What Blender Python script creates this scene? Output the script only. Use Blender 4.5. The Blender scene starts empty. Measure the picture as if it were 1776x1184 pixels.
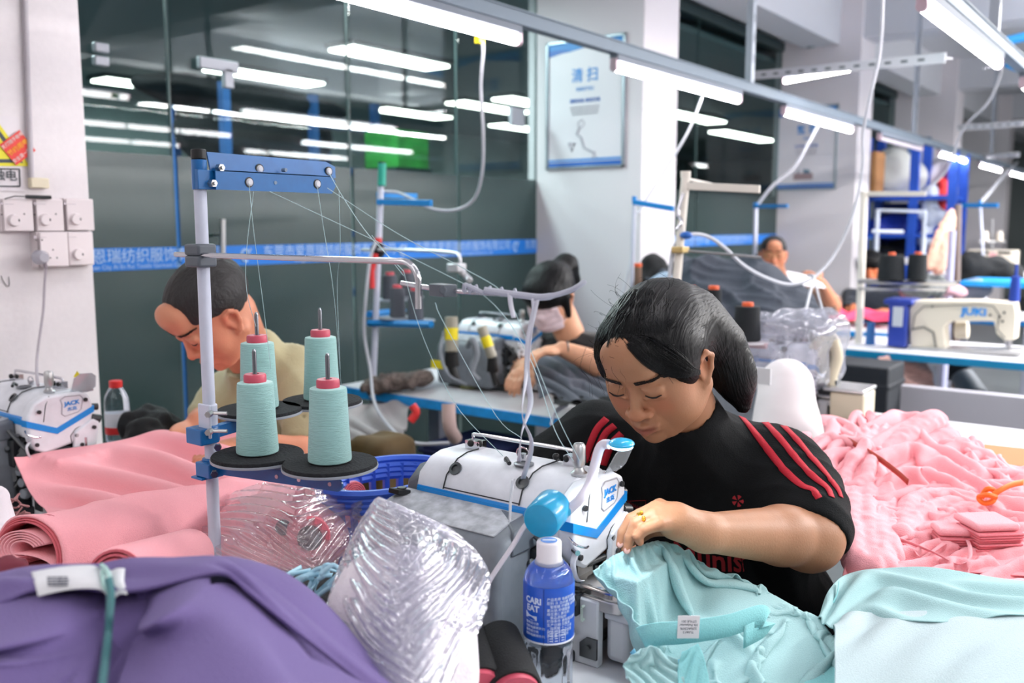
import bpy, math, random
import numpy as np
from mathutils import Matrix, Vector
sc = bpy.context.scene
COL = sc.collection
A = math.radians(36.6); PT = math.radians(7.2); FP = 1600.0; H = 1.38
# ---------------- camera (stands in the aisle, looking slightly down) ----------------
cd = bpy.data.cameras.new('camera'); cam = bpy.data.objects.new('camera', cd); COL.objects.link(cam)
cam.location = (0, 0, H); cam.rotation_euler = (math.pi/2-PT, 0, A-math.pi/2)
cd.sensor_width = 36; cd.lens = FP/1776*36; cd.clip_start = .05
cd.dof.use_dof = True; cd.dof.focus_distance = 1.45; cd.dof.aperture_fstop = 3.6
sc.camera = cam
# ---------------- world, exposure ----------------
w = bpy.data.worlds.new('world'); sc.world = w; w.use_nodes = True
w.node_tree.nodes['Background'].inputs[0].default_value = (.80, .88, 1, 1)
w.node_tree.nodes['Background'].inputs[1].default_value = .25
sc.view_settings.view_transform = 'Standard'; sc.view_settings.look = 'None'
sc.view_settings.exposure = 0.0; sc.view_settings.gamma = 1; sc.view_settings.use_curve_mapping = False
TUBE = 36.0          # emission of the fluorescent tubes
def area(name, loc, sx, sy, power, col=(1, .97, .95), rot=(0, 0, 0)):
    l = bpy.data.lights.new(name, 'AREA'); l.shape = 'RECTANGLE'; l.size = sx; l.size_y = sy; l.energy = power; l.color = col
    o = bpy.data.objects.new(name, l); COL.objects.link(o); o.location = loc; o.rotation_euler = rot
    return o
# unseen area lights added to brighten hall and ceiling, set like further tube rows
for x_, y_, z_, l_, p_ in ((-1.2, .69, 2.3, 3, 14), (-1.4, 1.92, 2.3, 3, 14), (.3, -1.8, 2.5, 4, 30), (5.0, -2.4, 2.5, 5, 360), (9, -1.8, 2.5, 8, 800), (6.5, .3, 2.7, 4, 110)):
    area('fill_row', (x_, y_, z_), l_, .15, p_); area('fill_row_up', (x_, y_, z_+.06), l_, .15, p_*.45, rot=(math.pi, 0, 0))
# office behind the glass: unseen area lights added to light its front
for x_, y_, p_ in ((1.6, 4.3, 90), (3.2, 3.6, 90), (1.8, 5.6, 120)): area('office_fill', (x_, y_, 2.7), 1.2, .3, p_, (.93, 1, .99))

# ---------------- pixel helpers: the photograph's view rays ----------------
ca, sa, cp, sp = math.cos(A), math.sin(A), math.cos(PT), math.sin(PT)
RT = np.array([sa, -ca, 0]); FW = np.array([ca*cp, sa*cp, -sp]); UP = np.array([ca*sp, sa*sp, cp]); C0 = np.array([0, 0, H])
def ray(px, py): return (px-888)/FP*RT + (592-py)/FP*UP + FW
def P(px, py, d): return C0 + d*ray(px, py)
def onZ(px, py, z): r = ray(px, py); return C0 + r*((z-H)/r[2])
def onX(px, py, x): r = ray(px, py); return C0 + r*(x/r[0])
def onY(px, py, y): r = ray(px, py); return C0 + r*(y/r[1])
V = Vector
rnd = random.Random(7)
# ---------------- materials ----------------
def lin(c):
    return tuple((x/255/12.92 if x/255 <= .04045 else ((x/255+.055)/1.055)**2.4) for x in c[:3])+(1,)
MATS = {}
def mat(name, col, rough=.6, metal=0, bump=0, scale=40, stretch=(1, 1, 1), var=0, alpha=1, trans=0, emit=0, sheen=0, vcol=False, spec=.5, coat=0, sss=0, ior=1.45, detail=4):
    if name in MATS: return MATS[name]
    m = bpy.data.materials.new(name); m.use_nodes = True; nt = m.node_tree; b = nt.nodes['Principled BSDF']
    I = b.inputs; c = lin(col)
    I['Base Color'].default_value = c; I['Roughness'].default_value = rough; I['Metallic'].default_value = metal
    I['Alpha'].default_value = alpha; I['Transmission Weight'].default_value = trans; I['Specular IOR Level'].default_value = spec
    I['Coat Weight'].default_value = coat; I['IOR'].default_value = ior
    if sheen: I['Sheen Weight'].default_value = sheen; I['Sheen Roughness'].default_value = .5
    if sss: I['Subsurface Weight'].default_value = sss; I['Subsurface Radius'].default_value = (.012, .005, .003)
    if emit: I['Emission Color'].default_value = c; I['Emission Strength'].default_value = emit
    src = None
    if vcol:
        a = nt.nodes.new('ShaderNodeVertexColor'); a.layer_name = 'Col'; src = a.outputs[0]
        nt.links.new(src, I['Base Color'])
    if bump or var:
        tc = nt.nodes.new('ShaderNodeTexCoord'); mp = nt.nodes.new('ShaderNodeMapping'); mp.inputs['Scale'].default_value = stretch
        nt.links.new(tc.outputs['Object'], mp.inputs[0])
        n = nt.nodes.new('ShaderNodeTexNoise'); n.inputs['Scale'].default_value = scale; n.inputs['Detail'].default_value = detail
        nt.links.new(mp.outputs[0], n.inputs['Vector'])
        if bump:
            bp = nt.nodes.new('ShaderNodeBump'); bp.inputs['Strength'].default_value = min(1, bump); bp.inputs['Distance'].default_value = .004
            nt.links.new(n.outputs['Fac'], bp.inputs['Height']); nt.links.new(bp.outputs[0], I['Normal'])
        if var:
            mr = nt.nodes.new('ShaderNodeMapRange'); mr.inputs[1].default_value = .35; mr.inputs[2].default_value = .65
            mr.inputs[3].default_value = 1-var; mr.inputs[4].default_value = 1+var*.5
            nt.links.new(n.outputs['Fac'], mr.inputs[0])
            vm = nt.nodes.new('ShaderNodeVectorMath'); vm.operation = 'SCALE'
            if src: nt.links.new(src, vm.inputs[0])
            else: vm.inputs[0].default_value = c[:3]
            nt.links.new(mr.outputs[0], vm.inputs['Scale']); nt.links.new(vm.outputs[0], I['Base Color'])
    MATS[name] = m; return m
def glassy(name, tint, refl=.1, rough=.02, dens=0, dcol=(200, 200, 200), bump=0, scale=20, fres=True, grade=None, gmax=.6, facet=False):
    """thin clear or milky sheet: transparent tint + glossy + some diffuse; grade=(z0,d0,z1,d1) film density over object height"""
    if name in MATS: return MATS[name]
    m = bpy.data.materials.new(name); m.use_nodes = True; nt = m.node_tree; nt.nodes.clear(); N = nt.nodes.new; L = nt.links.new
    out = N('ShaderNodeOutputMaterial'); tr = N('ShaderNodeBsdfTransparent'); tr.inputs[0].default_value = lin(tint)
    df = N('ShaderNodeBsdfDiffuse'); df.inputs[0].default_value = lin(dcol)
    tl = N('ShaderNodeBsdfTranslucent'); tl.inputs[0].default_value = lin(dcol)
    dm = N('ShaderNodeMixShader'); dm.inputs[0].default_value = .4; L(df.outputs[0], dm.inputs[1]); L(tl.outputs[0], dm.inputs[2])
    m1 = N('ShaderNodeMixShader'); m1.inputs[0].default_value = dens; L(tr.outputs[0], m1.inputs[1]); L(dm.outputs[0], m1.inputs[2])
    gl = N('ShaderNodeBsdfGlossy'); gl.inputs['Roughness'].default_value = rough
    m2 = N('ShaderNodeMixShader'); L(m1.outputs[0], m2.inputs[1]); L(gl.outputs[0], m2.inputs[2])
    if fres:
        lw = N('ShaderNodeLayerWeight'); lw.inputs[0].default_value = .35
        mr = N('ShaderNodeMapRange'); mr.inputs[3].default_value = refl; mr.inputs[4].default_value = min(1, refl+gmax); L(lw.outputs['Fresnel'], mr.inputs[0]); L(mr.outputs[0], m2.inputs[0])
    else: m2.inputs[0].default_value = refl
    if bump:
        tc = N('ShaderNodeTexCoord'); n = N('ShaderNodeTexNoise'); n.inputs['Scale'].default_value = scale; n.inputs['Detail'].default_value = 6; n.inputs['Distortion'].default_value = .3
        L(tc.outputs['Object'], n.inputs['Vector']); bp = N('ShaderNodeBump'); bp.inputs['Strength'].default_value = bump; bp.inputs['Distance'].default_value = .01
        if facet:
            vo = N('ShaderNodeTexVoronoi'); vo.inputs['Scale'].default_value = scale*1.3; vo.distance = 'MANHATTAN'; mv = N('ShaderNodeVectorMath'); mv.operation = 'MULTIPLY_ADD'; mv.inputs[1].default_value = (.12, .12, .12)
            L(n.outputs['Color'], mv.inputs[0]); L(tc.outputs['Object'], mv.inputs[2]); L(mv.outputs[0], vo.inputs['Vector'])
            ad = N('ShaderNodeMath'); ad.operation = 'MULTIPLY_ADD'; ad.inputs[1].default_value = 2.2; L(vo.outputs['Distance'], ad.inputs[0]); L(n.outputs['Fac'], ad.inputs[2]); L(ad.outputs[0], bp.inputs['Height'])
        else: L(n.outputs['Fac'], bp.inputs['Height'])
        L(bp.outputs[0], gl.inputs['Normal']); L(bp.outputs[0], df.inputs['Normal'])
        if dens:
            mr2 = N('ShaderNodeMapRange'); mr2.inputs[1].default_value = .4; mr2.inputs[2].default_value = .62; mr2.inputs[3].default_value = dens*.8; mr2.inputs[4].default_value = min(1, dens*1.2)
            L(n.outputs['Fac'], mr2.inputs[0]); L(mr2.outputs[0], m1.inputs[0])
    L(m2.outputs[0], out.inputs[0]); MATS[name] = m; return m
# ---------------- mesh builder ----------------
class B:
    def __init__(s): s.v = []; s.f = []; s.m = []; s.cur = 0
    def add(s, vs, fs):
        o = len(s.v); s.v += [tuple(v) for v in vs]; s.f += [tuple(i+o for i in f) for f in fs]; s.m += [s.cur]*len(fs); return s
    def mi(s, i): s.cur = i; return s
    def box(s, c, d, rot=None):
        x, y, z = d[0]/2, d[1]/2, d[2]/2
        vs = [V((a*x, b*y, e*z)) for e in (-1, 1) for a, b in ((-1, -1), (1, -1), (1, 1), (-1, 1))]
        if rot is not None: vs = [rot @ v for v in vs]
        c = V(c)
        return s.add([v+c for v in vs], [(3, 2, 1, 0), (4, 5, 6, 7), (0, 1, 5, 4), (1, 2, 6, 5), (2, 3, 7, 6), (3, 0, 4, 7)])
    def bx(s, x0, x1, y0, y1, z0, z1): return s.box(((x0+x1)/2, (y0+y1)/2, (z0+z1)/2), (abs(x1-x0), abs(y1-y0), abs(z1-z0)))
    def tube(s, pts, r, n=8, cap=True, flat=1.0, up=None):
        pts = [V(p) for p in pts]; k = len(pts); rs = r if hasattr(r, '__len__') else [r]*k
        t = [(pts[min(i+1, k-1)]-pts[max(i-1, 0)]).normalized() for i in range(k)]
        u = V(up) if up is not None else (V((0, 0, 1)) if abs(t[0].z) < .9 else V((1, 0, 0)))
        vs = []
        for i in range(k):
            a = (u - t[i]*u.dot(t[i]))
            a = a.normalized() if a.length > 1e-6 else t[i].orthogonal().normalized()
            if up is None: u = a
            b = t[i].cross(a)
            for j in range(n):
                th = 2*math.pi*j/n; vs.append(pts[i]+a*(math.sin(th)*rs[i]*flat)+b*(math.cos(th)*rs[i]))
        fs = [(i*n+j, i*n+(j+1) % n, (i+1)*n+(j+1) % n, (i+1)*n+j) for i in range(k-1) for j in range(n)]
        if cap: fs += [tuple(range(n-1, -1, -1)), tuple((k-1)*n+j for j in range(n))]
        return s.add(vs, fs)
    def cyl(s, p0, p1, r, r1=None, n=20): return s.tube([p0, p1], [r, r if r1 is None else r1], n)
    def lathe(s, prof, n=32, o=(0, 0, 0), M=None, wob=None):
        vs = []; k = len(prof)
        for i, (r, z) in enumerate(prof):
            for j in range(n):
                a = 2*math.pi*j/n; rr = r if wob is None else wob(r, z, a)
                p = V((rr*math.cos(a), rr*math.sin(a), z)); vs.append((M @ p if M is not None else p)+V(o))
        fs = [(i*n+j, i*n+(j+1) % n, (i+1)*n+(j+1) % n, (i+1)*n+j) for i in range(k-1) for j in range(n)]
        if prof[0][0] > 1e-5: fs.append(tuple(range(n-1, -1, -1)))
        if prof[-1][0] > 1e-5: fs.append(tuple((k-1)*n+j for j in range(n)))
        return s.add(vs, fs)
    def prism(s, poly, a, b, axis='y', f=None):
        """poly: 2D points; extruded from a to b along axis (the other two axes in order)"""
        n = len(poly)
        def mk(p, t): return {'x': (t, p[0], p[1]), 'y': (p[0], t, p[1]), 'z': (p[0], p[1], t)}[axis]
        vs = [mk(p, a) for p in poly]+[mk(p if f is None else f(p), b) for p in poly]
        ar = sum(poly[i][0]*poly[(i+1) % n][1]-poly[(i+1) % n][0]*poly[i][1] for i in range(n))
        flip = (ar > 0) == (axis != 'y'); flip = flip if b > a else not flip
        fs = [tuple(range(n)), tuple(range(2*n-1, n-1, -1))]+[(i+n, (i+1) % n+n, (i+1) % n, i) for i in range(n)]
        if flip: fs = [t[::-1] for t in fs]
        return s.add(vs, fs)
    def sphere(s, c, r, n=16, m=10, sc=(1, 1, 1)):
        vs = [(c[0], c[1], c[2]-r*sc[2])]
        for i in range(1, m):
            ph = -math.pi/2+math.pi*i/m
            vs += [(c[0]+r*sc[0]*math.cos(ph)*math.cos(2*math.pi*j/n), c[1]+r*sc[1]*math.cos(ph)*math.sin(2*math.pi*j/n), c[2]+r*sc[2]*math.sin(ph)) for j in range(n)]
        vs.append((c[0], c[1], c[2]+r*sc[2])); L = len(vs)-1
        fs = [(0, 1+(j+1) % n, 1+j) for j in range(n)]
        for i in range(m-2): fs += [(1+i*n+j, 1+i*n+(j+1) % n, 1+(i+1)*n+(j+1) % n, 1+(i+1)*n+j) for j in range(n)]
        fs += [(1+(m-2)*n+j, 1+(m-2)*n+(j+1) % n, L) for j in range(n)]
        return s.add(vs, fs)
    def quad(s, a, b, c, d): return s.add([a, b, c, d], [(0, 1, 2, 3)])
    def grid(s, G, wrap=False):
        n, m = len(G), len(G[0]); vs = [p for r in G for p in r]
        fs = [(i*m+j, i*m+(j+1) % m, (i+1)*m+(j+1) % m, (i+1)*m+j) for i in range(n-1) for j in range(m if wrap else m-1)]
        return s.add(vs, fs)
MW = {}
def link(o, parent=None):
    COL.objects.link(o)
    if parent is not None: o.parent = parent
    return o
def tag(o, label=None, cat=None, group=None, kind=None):
    if label: o['label'] = label
    if cat: o['category'] = cat
    if group: o['group'] = group
    if kind: o['kind'] = kind
    return o
def thing(name, label, cat, loc=(0, 0, 0), rz=0, group=None):
    o = bpy.data.objects.new(name, None); COL.objects.link(o); o.empty_display_size = .05
    o.location = loc; o.rotation_euler = (0, 0, rz); MW[o.name] = Matrix.Translation(V(loc)) @ Matrix.Rotation(rz, 4, 'Z')
    return tag(o, label, cat, group)
def finish(o, me, mats, smooth, bevel, seg, sub, solid, parent, world):
    for m in (mats if isinstance(mats, (list, tuple)) else [mats]): me.materials.append(m)
    if parent is not None and world and parent.name in MW: me.transform(MW[parent.name].inverted())
    if smooth:
        me.polygons.foreach_set('use_smooth', [True]*len(me.polygons))
    if smooth and smooth != 2:
        try: me.set_sharp_from_angle(angle=math.radians(38))
        except Exception: pass
    if solid:
        md = o.modifiers.new('s', 'SOLIDIFY'); md.thickness = solid; md.offset = 0
    if bevel:
        md = o.modifiers.new('b', 'BEVEL'); md.width = bevel; md.segments = seg; md.limit_method = 'ANGLE'; md.angle_limit = math.radians(35); md.harden_normals = False
    if sub:
        md = o.modifiers.new('u', 'SUBSURF'); md.levels = sub; md.render_levels = sub
    return link(o, parent)
def obj(name, b, mats, parent=None, smooth=1, bevel=0, seg=2, sub=0, solid=0, world=False, label=None):
    me = bpy.data.meshes.new(name); me.from_pydata(b.v, [], b.f)
    me.polygons.foreach_set('material_index', b.m); me.update()
    o = bpy.data.objects.new(name, me)
    # a sub-part of a part: same frame as its top object
    if parent is not None and parent.name not in MW and world:
        q = parent
        while q.parent is not None and q.name not in MW: q = q.parent
        if q.name in MW: me.transform(MW[q.name].inverted())
        world = False
    finish(o, me, mats, smooth, bevel, seg, sub, solid, parent, world)
    if label: o['label'] = label
    return o
def npobj(name, v, f, mats, parent=None, smooth=2, world=True, col=None, solid=0, sub=0, label=None):
    """v (n,3) array, f (m,4) or (m,3) array"""
    v = np.asarray(v, dtype=np.float32); f = np.asarray(f, dtype=np.int32); k = f.shape[1]
    me = bpy.data.meshes.new(name); me.vertices.add(len(v)); me.vertices.foreach_set('co', v.ravel())
    me.loops.add(f.size); me.loops.foreach_set('vertex_index', f.ravel())
    me.polygons.add(len(f)); me.polygons.foreach_set('loop_start', np.arange(0, f.size, k, dtype=np.int32)); me.polygons.foreach_set('loop_total', np.full(len(f), k, dtype=np.int32))
    if col is not None:
        a = me.color_attributes.new('Col', 'FLOAT_COLOR', 'POINT'); a.data.foreach_set('color', np.asarray(col, dtype=np.float32).ravel())
    me.update(calc_edges=True); me.validate()
    o = bpy.data.objects.new(name, me)
    if parent is not None and parent.name not in MW and world:
        q = parent
        while q.parent is not None and q.name not in MW: q = q.parent
        if q.name in MW: me.transform(MW[q.name].inverted())
        world = False
    finish(o, me, mats, smooth, 0, 0, sub, solid, parent, world)
    if label: o['label'] = label
    return o
def top(name, b, mats, label, cat, group=None, **k): return tag(obj(name, b, mats, **k), label, cat, group)
def struct(name, b, mats, **k): return tag(obj(name, b, mats, **k), kind='structure')
def dup(o, loc=None, rz=None, label=None, group=None, parent=None):
    c = o.copy(); COL.objects.link(c)
    if parent is not None: c.parent = parent
    if loc is not None: c.location = loc
    if rz is not None: c.rotation_euler = (0, 0, rz)
    if label: c['label'] = label
    if group: c['group'] = group
    for ch in list(o.children): dup(ch, parent=c)
    if parent is None: MW[c.name] = Matrix.Translation(c.location) @ Matrix.Rotation(c.rotation_euler[2], 4, 'Z')
    return c
def txt(name, s, size, m, M, parent=None, ext=.0006, align='CENTER', sx=1, bold=0):
    """flat raised lettering; M: 4x4 matrix placing text plane (x right, y up, z out)"""
    cu = bpy.data.curves.new(name, 'FONT'); cu.body = s; cu.size = size; cu.extrude = ext; cu.align_x = align; cu.align_y = 'CENTER'; cu.resolution_u = 2; cu.offset = bold
    o = bpy.data.objects.new(name, cu); COL.objects.link(o); bpy.context.view_layer.update()
    dg = bpy.context.evaluated_depsgraph_get(); me = bpy.data.meshes.new_from_object(o.evaluated_get(dg)); bpy.data.objects.remove(o)
    me.transform(Matrix.Diagonal((sx, 1, 1, 1))); me.transform(M)
    q = parent
    while q is not None and q.parent is not None and q.name not in MW: q = q.parent
    if q is not None and q.name in MW: me.transform(MW[q.name].inverted())
    me.materials.clear(); me.materials.append(m); o = bpy.data.objects.new(name, me)
    return link(o, parent)
def frame(o, x, y, z=None):
    """matrix with origin o, x axis, y axis"""
    x = V(x).normalized(); z = x.cross(V(y)).normalized(); y = z.cross(x)
    M = Matrix((x, y, z)).transposed().to_4x4(); M.translation = V(o); return M
def bez(pts, n=8):
    """catmull-rom through points"""
    p = [V(q) for q in pts]; p = [p[0]*2-p[1]]+p+[p[-1]*2-p[-2]]; out = []
    for i in range(1, len(p)-2):
        for k in range(n):
            t = k/n; a, b, c, d = p[i-1:i+3]
            out.append(.5*((2*b)+(c-a)*t+(2*a-5*b+4*c-d)*t*t+(3*b-a-3*c+d)*t**3))
    return out+[p[-2]]
# ---------------- signed distance fields + surface nets ----------------
class Field:
    def __init__(s, lo, hi, h):
        s.lo = np.array(lo, float); s.h = h; s.n = [int((b-a)/h)+2 for a, b in zip(lo, hi)]
        s.F = np.full(s.n, 9.0, np.float32); s.ax = [(s.lo[i]+h*np.arange(s.n[i])).astype(np.float32) for i in range(3)]
    def sub(s, lo, hi):
        sl = []
        for i in range(3):
            a = max(0, int((lo[i]-s.lo[i])/s.h)); b = min(s.n[i], int((hi[i]-s.lo[i])/s.h)+2)
            if b <= a: return None
            sl.append(slice(a, b))
        return tuple(sl)
    def pts(s, sl): return s.ax[0][sl[0]][:, None, None], s.ax[1][sl[1]][None, :, None], s.ax[2][sl[2]][None, None, :]
    def put(s, sl, d, k, op):
        F = s.F[sl]
        if op == 'sub': d = -d
        if op == 'add':
            if k > 0:
                hh = np.clip(.5+.5*(F-d)/k, 0, 1); s.F[sl] = F*(1-hh)+d*hh-k*hh*(1-hh)
            else: s.F[sl] = np.minimum(F, d)
        else:
            if k > 0:
                hh = np.clip(.5-.5*(F-d)/k, 0, 1); s.F[sl] = F*(1-hh)+d*hh+k*hh*(1-hh)
            else: s.F[sl] = np.maximum(F, d)
    def cap(s, a, b, r0, r1=None, k=.01, op='add', mg=.03):
        r1 = r0 if r1 is None else r1; a = np.array(a, float); b = np.array(b, float); R = max(r0, r1)+k+mg
        sl = s.sub(np.minimum(a, b)-R, np.maximum(a, b)+R)
        if sl is None: return s
        x, y, z = s.pts(sl); ab = b-a; L = (ab**2).sum()+1e-12
        t = np.clip(((x-a[0])*ab[0]+(y-a[1])*ab[1]+(z-a[2])*ab[2])/L, 0, 1)
        d = np.sqrt((x-a[0]-t*ab[0])**2+(y-a[1]-t*ab[1])**2+(z-a[2]-t*ab[2])**2)-(r0+(r1-r0)*t)
        s.put(sl, d.astype(np.float32), k, op); return s
    def chain(s, pts, rs, k=.01):
        for i in range(len(pts)-1): s.cap(pts[i], pts[i+1], rs[i], rs[i+1], k)
        return s
    def ell(s, c, r, k=.01, op='add', M=None, mg=.03):
        c = np.array(c, float); r = np.array(r, float); R = r.max()+k+mg if M is not None else r+k+mg
        sl = s.sub(c-R, c+R)
        if sl is None: return s
        x, y, z = s.pts(sl); x, y, z = x-c[0], y-c[1], z-c[2]
        if M is not None: x, y, z = [M[0][i]*x+M[1][i]*y+M[2][i]*z for i in range(3)]
        k0 = np.sqrt((x/r[0])**2+(y/r[1])**2+(z/r[2])**2); k1 = np.sqrt((x/r[0]**2)**2+(y/r[1]**2)**2+(z/r[2]**2)**2)+1e-6
        s.put(sl, (k0*(k0-1)/k1).astype(np.float32), k, op); return s
    def rbox(s, c, r, rad=.01, k=.01, op='add', M=None):
        c = np.array(c, float); r = np.array(r, float); R = np.linalg.norm(r)+k+.03
        sl = s.sub(c-R, c+R)
        if sl is None: return s
        x, y, z = s.pts(sl); x, y, z = x-c[0], y-c[1], z-c[2]
        if M is not None: x, y, z = [M[0][i]*x+M[1][i]*y+M[2][i]*z for i in range(3)]
        q = [np.abs(a)-(b-rad) for a, b in zip((x, y, z), r)]
        d = np.sqrt(sum(np.maximum(a, 0)**2 for a in q))+np.minimum(np.maximum(np.maximum(q[0], q[1]), q[2]), 0)-rad
        s.put(sl, d.astype(np.float32), k, op); return s
    def half(s, p, n, k=.002):
        """keep the side the normal points away from"""
        n = np.array(n, float); n = n/np.linalg.norm(n); x, y, z = s.pts((slice(None),)*3)
        d = ((x-p[0])*n[0]+(y-p[1])*n[1]+(z-p[2])*n[2]).astype(np.float32)
        s.F = np.maximum(s.F, d); return s
    def mesh(s, smooth=0):
        F = s.F; n = F.shape
        for i in range(3):       # close at the borders
            sl = [slice(None)]*3; sl[i] = 0; F[tuple(sl)] = np.maximum(F[tuple(sl)], 1e-3); sl[i] = -1; F[tuple(sl)] = np.maximum(F[tuple(sl)], 1e-3)
        S = F < 0; c = np.zeros([q-1 for q in n], np.int8); off = [(i, j, k) for i in (0, 1) for j in (0, 1) for k in (0, 1)]
        def cut(Z, o): return Z[o[0]:n[0]-1+o[0], o[1]:n[1]-1+o[1], o[2]:n[2]-1+o[2]]
        for o in off: c += cut(S, o)
        I = np.argwhere((c > 0) & (c < 8)); idx = -np.ones(c.shape, np.int32); idx[tuple(I.T)] = np.arange(len(I))
        val = {o: F[I[:, 0]+o[0], I[:, 1]+o[1], I[:, 2]+o[2]] for o in off}
        pos = np.zeros((len(I), 3)); cnt = np.zeros(len(I))
        for a in off:
            for ax in range(3):
                if a[ax] == 0:
                    b = list(a); b[ax] = 1; b = tuple(b); fa, fb = val[a], val[b]; m = (fa < 0) != (fb < 0)
                    t = fa[m]/(fa[m]-fb[m]); q = np.tile(np.array(a, float), (m.sum(), 1)); q[:, ax] = t; pos[m] += q; cnt[m] += 1
        v = s.lo+s.h*(I+pos/cnt[:, None])
        fs = []
        for ax in range(3):
            a2, a3 = (ax+1) % 3, (ax+2) % 3
            s0 = [slice(1, -1)]*3; s1 = [slice(1, -1)]*3; s0[ax] = slice(0, -1); s1[ax] = slice(1, None)
            A_, B_ = S[tuple(s0)], S[tuple(s1)]
            for up in (0, 1):
                J = np.argwhere(A_ & ~B_ if up else ~A_ & B_)
                J = J+np.array([0 if i == ax else 1 for i in range(3)])
                def cell(d2, d3):
                    K = J.copy(); K[:, a2] -= d2; K[:, a3] -= d3; return idx[tuple(K.T)]
                q = np.stack([cell(1, 1), cell(0, 1), cell(0, 0), cell(1, 0)], 1)
                fs.append(q if up else q[:, ::-1])
        f = np.concatenate(fs); f = f[(f >= 0).all(1)]
        for _ in range(smooth):
            acc = v.copy(); w_ = np.ones(len(v))
            for a, b in ((0, 1), (1, 2), (2, 3), (3, 0)):
                np.add.at(acc, f[:, a], v[f[:, b]]); np.add.at(w_, f[:, a], 1)
                np.add.at(acc, f[:, b], v[f[:, a]]); np.add.at(w_, f[:, b], 1)
            v = acc/w_[:, None]
        return v, f
def join(parts):
    vs, fs, o = [], [], 0
    for v, f in parts: vs.append(v); fs.append(f+o); o += len(v)
    return np.concatenate(vs), np.concatenate(fs)
def vnoise(p, s=1.0, seed=0):
    """cheap smooth value noise on (n,3) points, range about -1..1"""
    p = np.asarray(p)*s+seed*17.31; i = np.floor(p).astype(np.int64); f = p-i; f = f*f*(3-2*f); r = 0
    for a in (0, 1):
        for b in (0, 1):
            for c in (0, 1):
                q = i+np.array([a, b, c]); h = np.sin(q[..., 0]*127.1+q[..., 1]*311.7+q[..., 2]*74.7)*43758.5453; h = h-np.floor(h)
                r = r+h*np.where(a, f[..., 0], 1-f[..., 0])*np.where(b, f[..., 1], 1-f[..., 1])*np.where(c, f[..., 2], 1-f[..., 2])
    return r*2-1
def gridf(n, m):
    i, j = np.meshgrid(np.arange(n-1), np.arange(m-1), indexing='ij'); a = (i*m+j).ravel()
    return np.stack([a, a+1, a+m+1, a+m], 1)
# =============== SETTING ===============
white = mat('wall_paint', (226, 220, 222), .7, bump=.15, scale=60, var=.02)
ceilm = mat('ceiling_paint', (205, 206, 212), .8)
floorm = mat('floor_epoxy', (92, 98, 100), .35, var=.15, scale=3)
struct('floor', B().bx(-3, 20, -6, 14, -.1, 0), floorm)
struct('ceiling', B().bx(-3, 20, -6, 14, 3.3, 3.4), ceilm)
def part_bx(parent, name, m, *d, **k): return obj(name, B().bx(*d), m, parent, **k)
YG = 3.1
cl = struct('wall_left', B().bx(-3, 1.36, 2.45, 2.75, 0, 3.3), white, bevel=.004)
struct('wall_back', B().bx(20, 20.2, -6, 14, 0, 3.3), mat('far_wall', (112, 120, 122), .7))
struct('wall_right', B().bx(-3, 20, -6.2, -6, 0, 3.3), mat('wall_far_side', (200, 196, 196), .8))
struct('wall_rear', B().bx(-3.2, -3, -6, 14, 0, 3.3), mat('wall_far_side', (200, 196, 196), .8))
struct('wall_office', B().bx(-3, 20, 9.8, 10, 0, 3.3), mat('office_wall_far', (152, 176, 180), .8, var=.3, scale=.8))
struct('wall_office_side', B().bx(-3, 1.3, 2.75, 3.0, 0, 3.3), mat('office_wall', (98, 122, 126), .8))
for i, x in enumerate((4.41, 8.19, 11.97, 15.75)):
    struct('wall_column', B().bx(x, x+.40, 2.415, 3.16, 0, 3.3), mat('column_paint', (214, 209, 213), .7, bump=.1, scale=50), bevel=.006)
beam = mat('beam_paint', (196, 198, 204), .8)
struct('ceiling_office', B().bx(-3, 20, 3.2, 13.8, 2.815, 2.86), mat('office_ceiling', (120, 140, 144), .8))
for i, x in enumerate((4.45, 8.23, 12.0, 15.8)):
    struct('trim_beam', B().bx(x, x+.32, -6, 3.1, 2.95, 3.3), beam)
for y in (-2.2, 2.6):
    struct('trim_beam_long', B().bx(-3, 20, y, y+.3, 2.9, 3.3), beam)
# glass partition with frosted film and the printed blue band
gl = glassy('partition_glass', (216, 226, 226), .022, .015, gmax=.09)
film = glassy('frosted_film', (128, 146, 146), .05, .26, dens=.46, dcol=(78, 108, 106), gmax=.6)
bandm = mat('blue_band', (20, 120, 215), .35); bandt = mat('band_lettering', (175, 205, 238), .5)
chrome = mat('chrome', (205, 205, 210), .18, 1); steel = mat('brushed_steel', (190, 190, 190), .35, 1)
greym = mat('clip_grey', (168, 170, 178), .4, .3)
NAME = '东莞市爱恩瑞纺织服饰有限公司'
xs_panes = [(1.25, 2.05), (2.07, 2.95), (2.97, 3.7), (3.72, 4.41), (4.81, 6.5), (6.52, 8.19), (8.6, 10.3), (10.32, 11.97), (12.38, 15.75)]
for i, (a, b) in enumerate(xs_panes):
    g = struct('window_%d' % (i+1), B().bx(a, b, YG, YG+.012, .02, 2.93), gl, bevel=.002)
    obj('frosted_film', B().bx(a+.002, b-.002, YG-.0015, YG-.0005, .03, 1.635), film, g)
    obj('window_band', B().bx(a, b, YG-.004, YG-.002, 1.218, 1.298), bandm, g)
    obj('edge_seal', B().bx(b+.0, b+.005, YG-.001, YG+.013, .02, 2.9), mat('seal', (70, 92, 92), .3), g)
struct('trim_glass_head', B().bx(1.25, 16, YG-.02, YG+.04, 2.9, 2.97), mat('dark_frame', (60, 75, 78), .5))
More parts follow.
